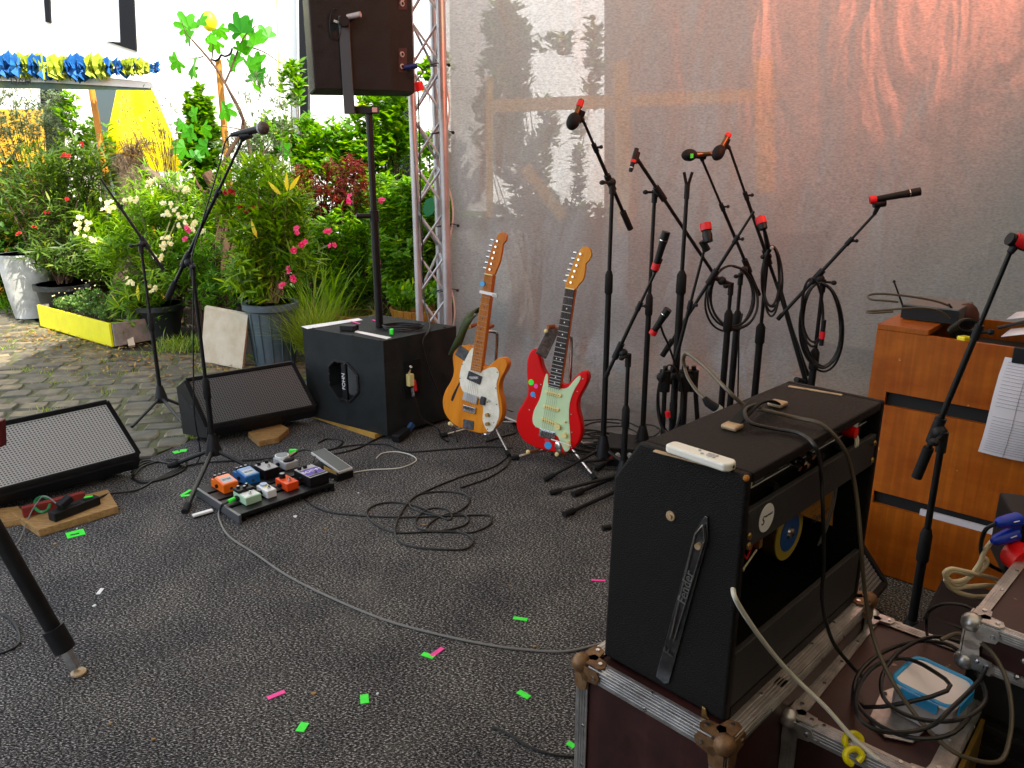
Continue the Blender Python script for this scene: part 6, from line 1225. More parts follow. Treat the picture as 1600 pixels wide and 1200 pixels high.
# expression pedal
c = G(517, 724, .05); ep = thing('expression_pedal', 'grey rocker treadle pedal beside the right end of the pedalboard', 'effect pedal', (c.x, c.y, 0), R(46))
MB().prism([(-.125, 0), (.12, 0), (.12, .022), (-.125, .035)], -.045, .045, Matrix(((0, 0, 1, 0), (1, 0, 0, 0), (0, 1, 0, 0), (0, 0, 0, 1)))).build('base', M['black'], ep, world=False, bevel=.002)
tr_ = MB().prism([(-.130, .042), (.115, .078), (.115, .090), (-.130, .054)], -.04, .04, Matrix(((0, 0, 1, 0), (1, 0, 0, 0), (0, 1, 0, 0), (0, 0, 0, 1)))).build('treadle', mat('light_rim', (.5, .5, .48), .4), ep, world=False, bevel=.002)
MB().prism([(-.124, .0553), (.110, .0905), (.110, .0915), (-.124, .0563)], -.034, .034, Matrix(((0, 0, 1, 0), (1, 0, 0, 0), (0, 1, 0, 0), (0, 0, 0, 1)))).build('rubber_tread', mat('grey_rubber', (.12, .13, .12), .7, bump=.3, bs=200), tr_, world=False)
MB().span((-.0415, -.11, .03), (-.0405, .0, .05)).build('tan_stripe', mat('tan_print', '#b8904c', .5), tr_, world=False)
def tapeq(a, b_, w_, m, label, z=.002, wob=True):
    p, q = G(*a), G(*b_); o = MB().bar(p + UP * z, q + UP * z, w_, .0016, UP).build('tape_strip', M[m]); return tag(o, label, 'tape')
for k, (a, b_, w_, m, lab) in enumerate((((271, 708), (280, 706), .03, 'green', 'left piece of the green tape pair on the carpet near the black wedge'), ((281, 705), (292, 704), .03, 'green', 'right piece of the green tape pair on the carpet near the black wedge'),
    ((283, 775), (298, 766), .012, 'green', 'upper arm of the green tape V beside the front stand leg'), ((283, 776), (297, 774), .012, 'green', 'lower arm of the green tape V beside the front stand leg'),
    ((104, 838), (132, 831), .045, 'green', 'green tape square on the carpet under the power strip'), ((802, 966), (824, 969), .012, 'green', 'green tape strip on the carpet left of the amplifier'),
    ((660, 1022), (678, 1028), .014, 'green', 'green tape touching the pink tape in the middle of the floor'), ((674, 1026), (692, 1013), .012, 'pink', 'pink tape touching the green tape in the middle of the floor'),
    ((418, 1092), (445, 1081), .012, 'pink', 'pink tape strip at the lower left of the carpet'), ((569, 1086), (570, 1100), .018, 'green', 'small upright green tape rectangle low on the carpet'),
    ((468, 1144), (477, 1130), .018, 'green', 'lowest green tape piece on the carpet'), ((810, 1081), (827, 1091), .014, 'green', 'green tape piece near the corner of the flight case'),
    ((924, 907), (946, 908), .008, 'pink', 'pink tape strip by the bottom of the amplifier side'), ((887, 1161), (898, 1168), .012, 'green', 'green tape piece half hidden by the flight case'),
    ((153, 929), (160, 920), .010, 'whitetape', 'pale scrap of tape on the carpet right of the black leg'))):
    tapeq(a, b_, w_ * 1.35, m, lab)
kk = MB().bar(G(110, 836, .0045), G(124, 833, .0045), .008, .001, UP).build('ink_mark', M['ink']); tag(kk, 'dark line drawn on the green tape square below the power strip', 'mark')
wt = thing('white_strip', 'short white and black plastic bar on the carpet in front of the pedalboard', 'plastic bar', G(317, 803)); p, q = G(301, 806, .012), G(332, 797, .012); MB().bar(p, q, .022, .010).build('top', M['white'], wt, bevel=.002); MB().bar(p - UP * .007, q - UP * .007, .024, .006).build('base', M['black'], wt)
CRUMB = ('on the open carpet left of the pink strip by the amplifier', 'on the carpet above the long grey cable, near its first bend', 'on the carpet just below the pale tape scrap', 'near the bottom edge, left of the lowest green tape', 'just above the small upright green rectangle', 'right of the small upright green rectangle', 'inside the loops of the coiled floor cable', 'below the right end of the pedalboard', 'beside the green square below the power strip', 'nearest the bottom edge of the photo, at the left', 'between the black leg and the wooden plank', 'between the curled pale cable and the floor coil', 'just right of the floor cable coil, under the amber guitar', 'above the green piece near the flight case corner')
for k, (px, py) in enumerate(((462, 807), (798, 915), (405, 924), (148, 946), (173, 1130), (490, 1083), (590, 1084), (662, 820), (508, 826), (120, 826), (240, 1155), (85, 850), (560, 770), (710, 790), (835, 1010))):
    c_ = G(px, py, .003); mb = MB(); n_ = 6; s_ = random.uniform(.004, .009) if k else .010
    mb.prism([(c_.x + s_ * math.cos(i) * random.uniform(.5, 1.2), c_.y + s_ * math.sin(i) * random.uniform(.5, 1.2)) for i in range(n_)], .001, .005, None)
    o = mb.build('litter_scrap', M['whitetape'] if k % 3 == 0 else M['plywedge']); tag(o, ('white crumpled paper scrap in front of the pedalboard' if k == 0 else 'pale crumb of litter ' + CRUMB[k - 1]), 'litter', None if k == 0 else 'tiny crumbs scattered on the carpet')
# floor cables
def fc_(label, pts, r=.0035, m='cable', z=.005): return cable(label, [G(a, b_, z) if len((a, b_)) == 2 else None for a, b_ in pts], r, m)
fc_('long grey cable sweeping across the carpet from the pedalboard to the amplifier', [(352, 780), (343, 795), (343, 812), (358, 838), (400, 866), (450, 900), (520, 935), (600, 968), (680, 990), (760, 1007), (820, 1015), (880, 1018), (930, 1008), (975, 995)], .0040, 'cablegrey')
fc_('coiled black cable lying in loops in the middle of the carpet', [(470, 776), (500, 795), (540, 803), (620, 808), (700, 806), (760, 805), (768, 812), (762, 822), (735, 832), (690, 830), (620, 832), (585, 818), (573, 800), (590, 788), (620, 785), (655, 792), (700, 812), (704, 800), (690, 794), (668, 796), (650, 812), (655, 826), (690, 829), (722, 822), (732, 812), (718, 802), (690, 806), (668, 822), (672, 830), (720, 832), (738, 842), (736, 852), (715, 859), (640, 853), (618, 835), (625, 805), (650, 775), (690, 768), (725, 772), (733, 785), (715, 800), (690, 806), (650, 797), (640, 785), (660, 770), (720, 745), (770, 730), (795, 712)], .0042, 'cable')
fc_('thin pale cable curling from the pedalboard past the treadle pedal', [(518, 750), (545, 740), (580, 734), (625, 731), (650, 720), (642, 711), (620, 706), (598, 708), (588, 716)], .0030, 'cablewhite')
fc_('black cable from behind the treadle pedal to the subwoofer corner', [(500, 712), (530, 708), (560, 700), (580, 690), (602, 680), (620, 675)], .0042)
fc_('black cable running past the subwoofer corner to the guitar stands', [(498, 692), (510, 686), (525, 686), (536, 690), (525, 700), (505, 705), (550, 696), (600, 694), (618, 700), (640, 706), (700, 702), (760, 698), (800, 700)], .0042)
fc_('black cable loop between the guitar stands', [(793, 705), (796, 720), (786, 733), (760, 748), (720, 762)], .0042)
fc_('thin black cable at the bottom edge left of the flight case', [(770, 1135), (800, 1150), (830, 1168), (870, 1180), (905, 1182)], .0035)
ad = thing('power_adapter', 'black power adapter with a label by the corner of the subwoofer', 'adapter', G(630, 680)); p, q = G(618, 686, .025), G(636, 672, .04); MB().bar(p, q, .05, .04).build('body', M['blackpl'], ad, bevel=.004); MB().bar(q + Vector((.0, -.02, -.01)), q + Vector((.03, .02, .03)), .02, .03).build('label', mat('blue_label', '#2c4a78', .5), ad)
gp2 = thing('jack_cable', 'green-wrapped jack and short black patch cable behind the pedalboard', 'plug', G(465, 708)); MB().tube(smoothline([G(452, 715, .08), G(465, 706, .09), G(480, 703, .09), G(492, 710, .08), G(490, 722, .07)], 5), .004, 7).build('cable', M['cable'], gp2, smooth=True); MB().cyl(G(452, 713, .07), G(463, 707, .085), .010, n=10).build('plug', M['tan'], gp2); MB().box(G(458, 705, .06), (.04, .02, .02)).build('green_wrap', M['green'], gp2, bevel=.004)
gp3 = thing('jack_cable', 'green-wrapped jack plugged into the mint pedal', 'plug', G(362, 782)); MB().cyl(G(357, 784, .06), G(367, 779, .06), .010, n=10).build('green_wrap', M['green'], gp3, smooth=True); MB().cyl(G(367, 779, .06), G(376, 776, .06), .011, n=10).build('plug', M['black'], gp3); MB().tube(smoothline([G(357, 784, .06), G(348, 788, .05), G(345, 795, .02), G(344, 800, .006)], 5), .006, 7).build('boot', M['cable'], gp3, smooth=True)
# keyboard-stand leg at left
ft = G(123, 1052, .004); hi = Vector((-1.56, 1.93, .62)); hi = Y(-40, 770, 1.98)
kl = thing('tripod_leg', 'thick black stand leg with a metal tip and white foot at the left edge', 'stand leg', ft)
d = (hi - ft).normalized(); L_ = (hi - ft).length
MB().cyl(ft + d * .14, hi, .023, n=18).build('outer_tube', M['black'], kl, smooth=True); MB().cyl(ft + d * .09, ft + d * .17, .031, n=18).build('clamp_collar', M['blackpl'], kl, smooth=True)
MB().bar(ft + d * .02, ft + d * .10, .022, .022).build('inner_tube', M['alu'], kl); MB().tube([ft, ft + UP * .006, ft + UP * .012], [.022, .022, .012], 16).build('foot_pad', M['tan'], kl, smooth=True)
rk_ = MB().bar(Y(-3, 655, 2.2), Y(-1, 696, 2.2), .03, .03, (0, 1, 0)).build('red_box', M['darkred'], bevel=.004); tag(rk_, 'dark red object poking in at the left edge above the silver grille', 'handle')

# ================================================================== AMPLIFIER ON FLIGHT CASE
AQ = Vector((.392, 1.184, .502)); AR = R(44.6); Am = Matrix.Translation(AQ) @ Matrix.Rotation(AR, 4, 'Z')
amp = thing('guitar_amplifier', 'black vinyl-covered guitar amplifier seen from its open back on the flight case', 'amplifier', mtx=Am)
W_, HA, D0, D1 = .60, .492, .285, .222
prof = [(0, 0), (D0, 0), (D0 - .008, .405), (D1, HA), (0, HA)]
YZ = Matrix(((0, 0, 1, 0), (1, 0, 0, 0), (0, 1, 0, 0), (0, 0, 0, 1)))
A_ = dict(world=False)
for x0, x1 in ((0, .02), (W_ - .02, W_)): MB().prism(prof, x0, x1, YZ).build('side_panel', M['tolex'], amp, bevel=.006, seg=3, **A_)
MB().span((.0205, .0, HA - .02), (W_ - .0205, D1, HA - .0003)).build('top_panel', M['tolex'], amp, bevel=.004, **A_)
MB().span((.0205, .0, .0003), (W_ - .0205, D0, .02)).build('bottom_panel', M['tolex'], amp, **A_)
MB().prism([(D0 - .03, .02), (D0 - .012, .02), (D0 - .02, .40), (D1 - .01, HA - .02), (D1 - .03, HA - .02), (D0 - .04, .40)], .0205, W_ - .0205, YZ).build('baffle', M['darkin'], amp, **A_)
pnl = MB().span((.0205, .002, .345), (W_ - .0205, .014, .418)).build('upper_back_panel', M['amppanel'], amp, bevel=.002, **A_)
MB().span((.0205, .002, .021), (W_ - .0205, .014, .135)).build('lower_back_panel', M['amppanel'], amp, bevel=.002, **A_)
ch = MB().span((.021, .028, .385), (W_ - .021, .15, HA - .021)).build('chassis', mat('chassis_black', (.006, .006, .006), .3, .3), amp, **A_)
MB().span((.021, .026, .440), (W_ - .021, .0275, .4415)).build('white_line', M['white'], ch, **A_)
for xx, s_ in ((.045, 'FUSE'), (.10, 'AC OUTLET'), (.19, 'GROUND'), (.30, 'SPEAKER'), (.385, 'EXT. SPKR'), (.46, 'REVERB'), (.53, 'VIBRATO')):
    for zz, sz in ((.452, .0085), (.446, .0045)): text(s_ if sz > .005 else 'OUTPUT  INPUT', sz, Am @ basis((xx, .0272, zz), (1, 0, 0), (0, 0, 1)), M['m_grey'], ch, ext=.0001)
for xx in (.14, .26, .34, .42, .50): MB().cyl((xx, .028, .425), (xx, .014, .425), .008, n=12).build('jack_socket', M['black'], ch, **A_)
for i, (xx, zz) in enumerate(((.215, .447), (.235, .452), (.25, .442), (.27, .455))): MB().cyl((xx, .028, zz), (xx, .005, zz - .006), .006, n=10).build('metal_plug', M['chrome'], ch, smooth=True, **A_)
for xx, mm, (a, b_) in ((.052, 'cream', (.012, .016)), (.50, 'whitetape', (.024, .022))): MB().box((xx, .020, .458), (a, .002, b_), Matrix.Rotation(.3, 3, 'Y')).build('paper_tag', M[mm], ch, **A_)
MB().cyl((.455, .026, .452), (.455, .0, .452), .012, n=14).build('red_jewel', M['red'], ch, smooth=True, **A_)
for dx in (0, .01): MB().tube(smoothline([(.478 + dx, .02, .455), (.47 + dx, .005, .43), (.468 + dx, .004, .415)]), .003, 6).build('white_wire', M['cablewhite'], ch, **A_)
for xx, zz in ((.030, .372), (.030, .353), (.57, .40), (.57, .36)): MB().sphere((xx - .004, -.001, zz), .007, 10, (1, .5, 1)).build('screw', M['brass'], amp, smooth=True, **A_)
stk = MB().lathe((.088, .0018, .385), [(.027, 0), (.027, .0008)], 28, (0, -1, 0)).build('round_sticker', M['white'], pnl, **A_)
text('S', .024, Am @ basis((.074, .0005, .383), (1, 0, 0), (0, 0, 1)), M['ink'], pnl, shear=.2); text('tereoact', .0075, Am @ basis((.095, .0005, .390), (1, 0, 0), (0, 0, 1)), M['ink'], pnl)
# loudspeaker magnet, wires, tag, inside
BN = Matrix.Rotation(AR, 3, 'Z') @ Vector((0, -1, 0))
def BP(px, py, d=0): return HIT(px, py, AQ + BN * d, BN)
q = Am.inverted() @ BP(1233, 832, -.075); sx_, sz_ = q.x, q.z
mg = MB().lathe((sx_, .205, sz_), [(.13, 0), (.12, .03), (.055, .09), (.055, .12)], 26, (0, -1, 0)).build('speaker_basket', M['black'], amp, smooth=True, **A_)
MB().lathe((sx_, .105, sz_), [(.062, 0), (.062, .028)], 30, (0, -1, 0)).build('magnet', M['rust'], mg, smooth=True, **A_)
MB().lathe((sx_, .077, sz_), [(.062, 0), (.062, .003)], 30, (0, -1, 0)).build('magnet_cover', M['magyel'], mg, smooth=True, **A_)
MB().lathe((sx_, .074, sz_), [(.042, 0), (.042, .0015)], 30, (0, -1, 0)).build('magnet_label', M['magblue'], mg, **A_)
MB().lathe((sx_, .0725, sz_), [(.014, 0), (.012, .004), (.005, .0045)], 18, (0, -1, 0)).build('centre_cap', M['chrome'], mg, smooth=True, **A_)
tq = [Am.inverted() @ BP(a, b_, -.06) for a, b_ in ((1243, 782), (1304, 748), (1301, 822), (1250, 804))]; tg = MB().add(tq + [v + Vector((0, .002, 0)) for v in tq], [(0, 1, 2, 3), (7, 6, 5, 4), (0, 4, 5, 1), (1, 5, 6, 2), (2, 6, 7, 3), (3, 7, 4, 0)]).build('paper_label', M['amplabel'], amp, **A_)
tl1 = Am.inverted() @ BP(1280, 806, -.058); tl2 = Am.inverted() @ BP(1275, 785, -.058)
text('Fender', .030, Am @ basis((tl1.x, tl1.y - .001, tl1.z), (1, 0, 0), (0, 0, 1)), M['ink'], tg, shear=.35, ext=.0002)
for i in range(3): text('. . o . o . . o .', .010, Am @ basis((tl2.x, tl2.y - .001, tl2.z + .012 - i * .014), (1, 0, 0), (0, 0, 1)), M['ink'], tg, ext=.0001)
for k, pp_ in enumerate(([(.03, .02, .33), (.035, .01, .30), (.06, .02, .29), (.10, .02, .31)], [(.05, .03, .34), (.06, .02, .31), (.09, .03, .30), (.11, .03, .33)])): MB().tube(smoothline(pp_), .0018, 6).build('wire', (M['cream_cable'], M['redtape'])[k], amp, **A_)
MB().box((.115, .025, .325), (.012, .01, .035)).build('terminal', M['brass'], amp, **A_); MB().box((.08, .03, .335), (.025, .012, .02)).build('terminal', M['m_grey'], amp, **A_)
for xx in (.50, .515): MB().tube(smoothline([(xx, .05, .345), (xx - .01, .045, .28), (xx - .012, .05, .22), (xx - .02, .06, .16)]), .0022, 6).build('wire', M['cablegrey'], amp, **A_)
# handle
def TP(px, py, dz=0): return G(px, py, AQ.z + HA + dz)
h0, h1 = TP(1147, 668), TP(1211, 636); hd_ = (h1 - h0).normalized(); hn = Vector((-hd_.y, hd_.x, 0))
han = MB(); pts = smoothline([h0 + UP * .008, h0.lerp(h1, .25) + UP * .022, h0.lerp(h1, .5) + UP * .032, h0.lerp(h1, .8) + UP * .024, h1 + UP * .008], 5); vv = []
for p in pts: vv += [p - hn * .013 - UP * .0025, p + hn * .013 - UP * .0025, p + hn * .013 + UP * .0025, p - hn * .013 + UP * .0025]
han.add(vv, [(4 * i + a, 4 * i + (a + 1) % 4, 4 * i + 4 + (a + 1) % 4, 4 * i + 4 + a) for i in range(len(pts) - 1) for a in range(4)]).build('handle', M['rubber'], amp, bevel=.002)
for q, lab in ((h0 - hd_ * .008, 0), (h1 + hd_ * .012, 0)): MB().bar(q - hd_ * .017 + UP * .005, q + hd_ * .017 + UP * .005, .034, .010, UP).build('handle_bracket', M['tan'], amp, bevel=.004)
for a, b_ in (((1022, 705), (1117, 730)), ((1232, 604), (1316, 618))):
    MB().bar(TP(*a) + UP * .001, TP(*b_) + UP * .001, .010, .003, UP).build('trim_strip', M['tan'], amp, bevel=.0012)
# side: tilt leg, screw
SN = (Matrix.Rotation(AR, 3, 'Z') @ Vector((-1, 0, 0))); Sx = Matrix.Rotation(AR, 3, 'Z') @ Vector((0, 1, 0))
def SP(px, py, d=0): return HIT(px, py, AQ, SN) + SN * d
a, b_ = SP(1103, 815, .004), SP(1036, 1062, .004); ax = (b_ - a).normalized(); wv = ax.cross(SN).normalized()
la = (b_ - a).length; leg2 = [(0, -.004), (.016, -.014), (la * .14, -.014), (la, -.0135), (la, .0135), (la * .9, .0135), (la * .17, .0135), (.02, .010), (0, .004)]
leg2 = [(-.012, -.003), (.028, -.014), (la - .004, -.015), (la + .004, -.006), (la + .002, .015), (.028, .014), (-.012, .003)]
lgm = mat('tilt_leg_steel', (.09, .09, .092), .22, .8, var=.3, vs=30)
tl_ = MB().prism(leg2, 0, .003, basis(a, ax, wv)).build('tilt_leg', lgm, amp, bevel=.001)
if basis(a, ax, wv).to_3x3().col[2].dot(SN) < 0: wv = -wv
MB().tube([a + ax * .004 + SN * .004, a + ax * .03 + wv * .010 + SN * .004, a + ax * la * .72 + wv * .004 + SN * .004], .0017, 6).tube([a + ax * .004 + SN * .004, a + ax * .03 - wv * .010 + SN * .004, a + ax * la * .72 - wv * .004 + SN * .004], .0017, 6).build('pressed_ridge', M['chrome'], tl_, smooth=True)
MB().cyl(SP(1095, 851, .004), SP(1095, 851, .012), .006, n=12).build('leg_screw', M['tan'], tl_, smooth=True)
text('Fender', .026, basis(a + ax * la * .38 + SN * .0052, -ax, wv if basis((0, 0, 0), -ax, wv).to_3x3().col[2].dot(SN) > 0 else -wv), mat('engraved', (.3, .3, .3), .3, .8), tl_, ext=.0003)
text('F', .03, basis(a + ax * la * .80 + SN * .0042, -ax, wv if basis((0, 0, 0), -ax, wv).to_3x3().col[2].dot(SN) > 0 else -wv), mat('engraved2', (.16, .16, .16), .3, .8), tl_, ext=.0003)
MB().lathe(SP(1048, 806, -.001), [(.010, 0), (.0095, .003), (.005, .0035), (.0045, .007)], 18, SN).build('washer_screw', M['tan'], amp, smooth=True)
# metal corners of the amp
for px, py, s1 in ((1108, 1120, 1), (958, 1049, -1)):
    q = SP(px, py, .002); MB().prism([(-.014, -.012), (.016, -.016), (.020, -.006), (-.002, .0), (-.006, .016), (-.014, .018)] if s1 > 0 else [(-.012, -.012), (.012, -.014), (.014, .004), (.0, .010), (-.012, .014)], 0, .003, basis(q, -Sx if s1 > 0 else Sx, UP)).build('corner_plate', M['brass'], amp, bevel=.001)
MB().sphere(Am @ Vector((.004, .004, HA - .006)), .006, 10).build('worn_corner', mat('bare_wood_corner', '#a86820', .7), amp)
# remote
c = TP(1094, 711, .012); p, q = TP(1045, 696), TP(1143, 728); rd2 = (q - p).normalized(); rn2 = Vector((-rd2.y, rd2.x, 0))
rc = thing('remote_control', 'white slim remote control lying on top of the amplifier', 'remote control', c)
rl_ = (q - p).length / 2; out = [(-rl_, -.010), (-rl_ + .006, -.0155), (rl_ - .008, -.0175), (rl_, -.008), (rl_, .008), (rl_ - .008, .0175), (-rl_ + .006, .0155), (-rl_, .010)]
rm_ = basis(c - UP * .0095, rd2, rn2); MB().prism(out, 0, .015, rm_).build('body', mat('ivory_plastic', (.80, .78, .70), .35), rc, bevel=.004, seg=3)
for u, v_, r_ in ((-.005, .005, .0028), (.006, -.004, .003), (.016, .004, .0028), (.022, 0, .0028), (.030, -.004, .0028), (.030, .006, .0028)): MB().cyl(rm_ @ Vector((u, v_, .015)), rm_ @ Vector((u, v_, .0165)), r_, n=12).build('button', M['m_grey'], rc, smooth=True)
MB().lathe(rm_ @ Vector((.022, 0, .015)), [(.009, 0), (.0085, .001)], 20).build('button_ring', M['m_grey'], rc); MB().cyl(rm_ @ Vector((rl_ + .0005, 0, .008)), rm_ @ Vector((rl_ + .001, 0, .008)), .003, n=10).build('eye', M['ink'], rc)

# flight cases
def flight(label, o, rz, L_, D_, z0, z1, ball='rust', grp='flight cases', rails=True, name='flight_case', wr=.03):
    m_ = Matrix.Translation((o.x, o.y, z0)) @ Matrix.Rotation(rz, 4, 'Z'); t = thing(name, label, 'flight case', mtx=m_, group=grp); h = z1 - z0; K = dict(world=False)
    MB().span((.004, .004, .002), (L_ - .004, D_ - .004, h - .004)).build('panels', M['maroon'], t, **K)
    def rail(a, b, n1, n2):
        a, b, n1, n2 = Vector(a), Vector(b), Vector(n1), Vector(n2); d = (b - a).normalized(); mb = MB()
        for nA, nB in ((n1, n2), (n2, n1)):
            mb.bar(a + nA * wr / 2 + nB * -.0015, b + nA * wr / 2 + nB * -.0015, wr if abs(nA.z) < .5 and abs(d.z) < .5 else (wr if abs(d.z) > .5 else .003), .003 if abs(nA.z) < .5 else wr, (0, 0, 1)) if False else None
            p0, p1 = a - nB * .0015, b - nB * .0015
            mb.add([p0, p1, p1 + nA * wr, p0 + nA * wr, p0 + nB * .003, p1 + nB * .003, p1 + nA * wr + nB * .003, p0 + nA * wr + nB * .003], [(0, 1, 2, 3), (7, 6, 5, 4), (0, 4, 5, 1), (1, 5, 6, 2), (2, 6, 7, 3), (3, 7, 4, 0)])
            for f in (.28, .5, .72): mb.add([p0 + nA * wr * (f - .05) - nB * .0012, p1 + nA * wr * (f - .05) - nB * .0012, p1 + nA * wr * (f + .05) - nB * .0012, p0 + nA * wr * (f + .05) - nB * .0012, p0 + nA * wr * (f - .05) + nB * .001, p1 + nA * wr * (f - .05) + nB * .001, p1 + nA * wr * (f + .05) + nB * .001, p0 + nA * wr * (f + .05) + nB * .001], [(0, 1, 2, 3), (0, 4, 5, 1), (2, 6, 7, 3)])
        r_ = mb.build('edge_rail', M['alu'], t, **K)
        l_ = (b - a).length; n_ = max(2, int(l_ / .1)); sc = MB()
        for i in range(n_):
            for nA, nB in ((n1, n2), (n2, n1)): c_ = a.lerp(b, (i + .5) / n_) + nA * wr * .72; sc.cyl(c_ - nB * .004, c_, .0038, n=8)
        sc.build('rivets', M['chrome'], r_, kind='stuff', **K)
    X, Yv, Z = Vector((1, 0, 0)), Vector((0, 1, 0)), Vector((0, 0, 1))
    for zz, sz in ((h, -1), (0, 1)):
        rail((0, 0, zz), (L_, 0, zz), Yv, Z * sz); rail((0, D_, zz), (L_, D_, zz), -Yv, Z * sz); rail((0, 0, zz), (0, D_, zz), X, Z * sz); rail((L_, 0, zz), (L_, D_, zz), -X, Z * sz)
    for xx, yy in ((0, 0), (L_, 0), (0, D_), (L_, D_)): rail((xx, yy, 0), (xx, yy, h), X * (1 if xx == 0 else -1), Yv * (1 if yy == 0 else -1))
    for xx in (0, L_):
        for yy in (0, D_):
            for zz in (0, h):
                sx, sy, sz = (1 if xx == 0 else -1), (1 if yy == 0 else -1), (1 if zz == 0 else -1); c_ = Vector((xx, yy, zz)); mb = MB()
                mb.sphere(c_ + Vector((sx, sy, sz)) * .006, .021, 14)
                for ax_, (u, v_) in enumerate(((Vector((sx, 0, 0)), (Vector((0, sy, 0)), Vector((0, 0, sz)))), (Vector((0, sy, 0)), (Vector((sx, 0, 0)), Vector((0, 0, sz)))), (Vector((0, 0, sz)), (Vector((sx, 0, 0)), Vector((0, sy, 0)))))):
                    for w__, ot in ((v_[0], v_[1]), (v_[1], v_[0])):
                        p0 = c_ - ot * .0035; mb.add([p0, p0 + u * .055, p0 + u * .062 + w__ * .012, p0 + u * .055 + w__ * .028, p0 + u * .02 + w__ * .034] + [q - ot * .003 for q in (p0, p0 + u * .055, p0 + u * .062 + w__ * .012, p0 + u * .055 + w__ * .028, p0 + u * .02 + w__ * .034)], [(0, 1, 2, 3, 4), (9, 8, 7, 6, 5)] + [(i, (i + 1) % 5, 5 + (i + 1) % 5, 5 + i) for i in range(5)])
                bc = mb.build('ball_corner', M[ball], t, smooth=True, **K)
                rv_ = MB()
                for u, w__, ot in ((Vector((sx, 0, 0)), Vector((0, sy, 0)), Vector((0, 0, sz))), (Vector((0, sy, 0)), Vector((sx, 0, 0)), Vector((0, 0, sz))), (Vector((sx, 0, 0)), Vector((0, 0, sz)), Vector((0, sy, 0))), (Vector((0, sy, 0)), Vector((0, 0, sz)), Vector((sx, 0, 0)))):
                    q = c_ + u * .048 + w__ * .015; rv_.cyl(q - ot * .006, q - ot * .009, .0045, n=10)
                rv_.build('corner_rivets', M['chrome'], bc, kind='stuff', **K)
    return t, m_
O1 = G(1135, 1165, .5); fcase, FM = flight('maroon flight case with aluminium edges and rusty ball corners carrying the amplifier', O1, R(45.2), .675, .345, 0, .5)
MB().box((.23, .012, .4985), (.028, .020, .006)).build('tape_patch', M['strapblack'], fcase, world=False)
# second case with butterfly latch, wooden edge, food box on top
zc2 = .42; n2 = G(1468, 1235, zc2); c2, CM = flight('lower flight case with worn aluminium top and wooden edge under the food box', n2, R(47.5), .50, .285, 0, zc2, 'alu')
MB().span((-.002, -.012, .02), (.50, -.004, zc2 - .035)).build('wooden_edge', mat('old_yellow_wood', '#6e5414', .7, var=.4, vs=14), c2, world=False)
lt = MB().prism([(p.x, p.y) for p in [Vector((.09, .07)), Vector((.20, .055)), Vector((.27, .08)), Vector((.28, .13)), Vector((.20, .165)), Vector((.10, .155)), Vector((.07, .115))]], zc2 + .0005, zc2 + .004, None).build('latch_dish', M['alu'], c2, world=False, bevel=.001)
MB().cyl((.17, .11, zc2 + .004), (.17, .11, zc2 + .009), .018, n=18).build('latch_knob', M['chrome'], lt, world=False, smooth=True)
for dx, dy in ((.10, .08), (.26, .09), (.265, .125), (.10, .145), (.20, .065), (.20, .155)): MB().sphere((dx, dy, zc2 + .005), .004, 8).build('rivet', M['chrome'], lt, world=False)
MB().box((.22, .075, zc2 + .006), (.10, .04, .003), Matrix.Rotation(.25, 3, 'Z')).build('metal_plate', M['m_silver'], lt, world=False)
# food box
fbc = G(1459, 1062, .50); fbm = Matrix.Translation((fbc.x, fbc.y, zc2 + .005)) @ Matrix.Rotation(R(40), 4, 'Z'); fb = thing('food_container', 'clear plastic food box with a sky blue rim on the lower flight case', 'food container', mtx=fbm)
def rrect(w_, d_, r_, n=5): return [(sx * (w_ / 2 - r_) + r_ * math.cos(a), sy * (d_ / 2 - r_) + r_ * math.sin(a)) for sx, sy, a0 in ((1, 1, 0), (-1, 1, 90), (-1, -1, 180), (1, -1, 270)) for a in [R(a0 + 90 * k / n) for k in range(n + 1)]]
MB().prism(rrect(.115, .112, .02), 0, .062, None).build('box', M['clearpl'], fb, world=False, bevel=.003); lid = MB().prism(rrect(.126, .123, .022), .0625, .070, None).build('lid', mat('cloudy_lid', (.78, .74, .76), .35), fb, world=False, bevel=.002)
ring = [Vector((x, y, .071)) for x, y in rrect(.118, .115, .02)]; MB().tube(ring, .0042, 8, closed=True).build('blue_seal', M['blueclip'], lid, world=False, smooth=True)
for sx, sy in ((1, 0), (-1, 0), (0, 1), (0, -1)): MB().box((sx * .064, sy * .0625, .058), (.004 if sx else .07, .004 if sy else .07, .022)).build('clip_flap', M['blueclip'], lid, world=False, bevel=.0015)
# rack case at right edge
rk0 = G(1513, 968, .60); rackm = (rk0, R(46)); q1, q2 = G(1592, 848, .60), G(1640, 1018, .60)
rk, RM = flight('open flight case with silver ball corner at the right edge, holding power gear', Vector((rk0.x, rk0.y - .0, 0)), R(-46), .42, .46, .50, .60, 'alu', name='rack_case', wr=.022)
K = dict(world=False)
MB().span((.01, .012, -.50), (.41, .45, -.002)).build('rack_body', mat('black_rack', (.008, .008, .009), .5), rk, **K)
for i in range(9): MB().span((.06, .009, -.10 - i * .025), (.38, .0118, -.112 - i * .025)).build('vent_slot', M['darkin'] if i % 2 else M['black'], rk, **K)
lb = MB().span((.12, -.006, .012), (.22, -.003, .075)).build('latch_plate', M['m_silver'], rk, bevel=.002, **K)
MB().cyl((.17, -.006, .042), (.17, -.010, .042), .018, n=18).build('latch_knob', M['chrome'], lb, smooth=True, **K)
for dx in (.03, .10, .105, .235): MB().sphere((dx, -.004, .02 + .04 * (dx > .1)), .006, 10).build('rivet', M['chrome'], rk, **K)
text('f', .05, RM @ basis((.30, .0085, -.33), (1, 0, 0), (0, 0, 1)), M['m_grey'], rk)
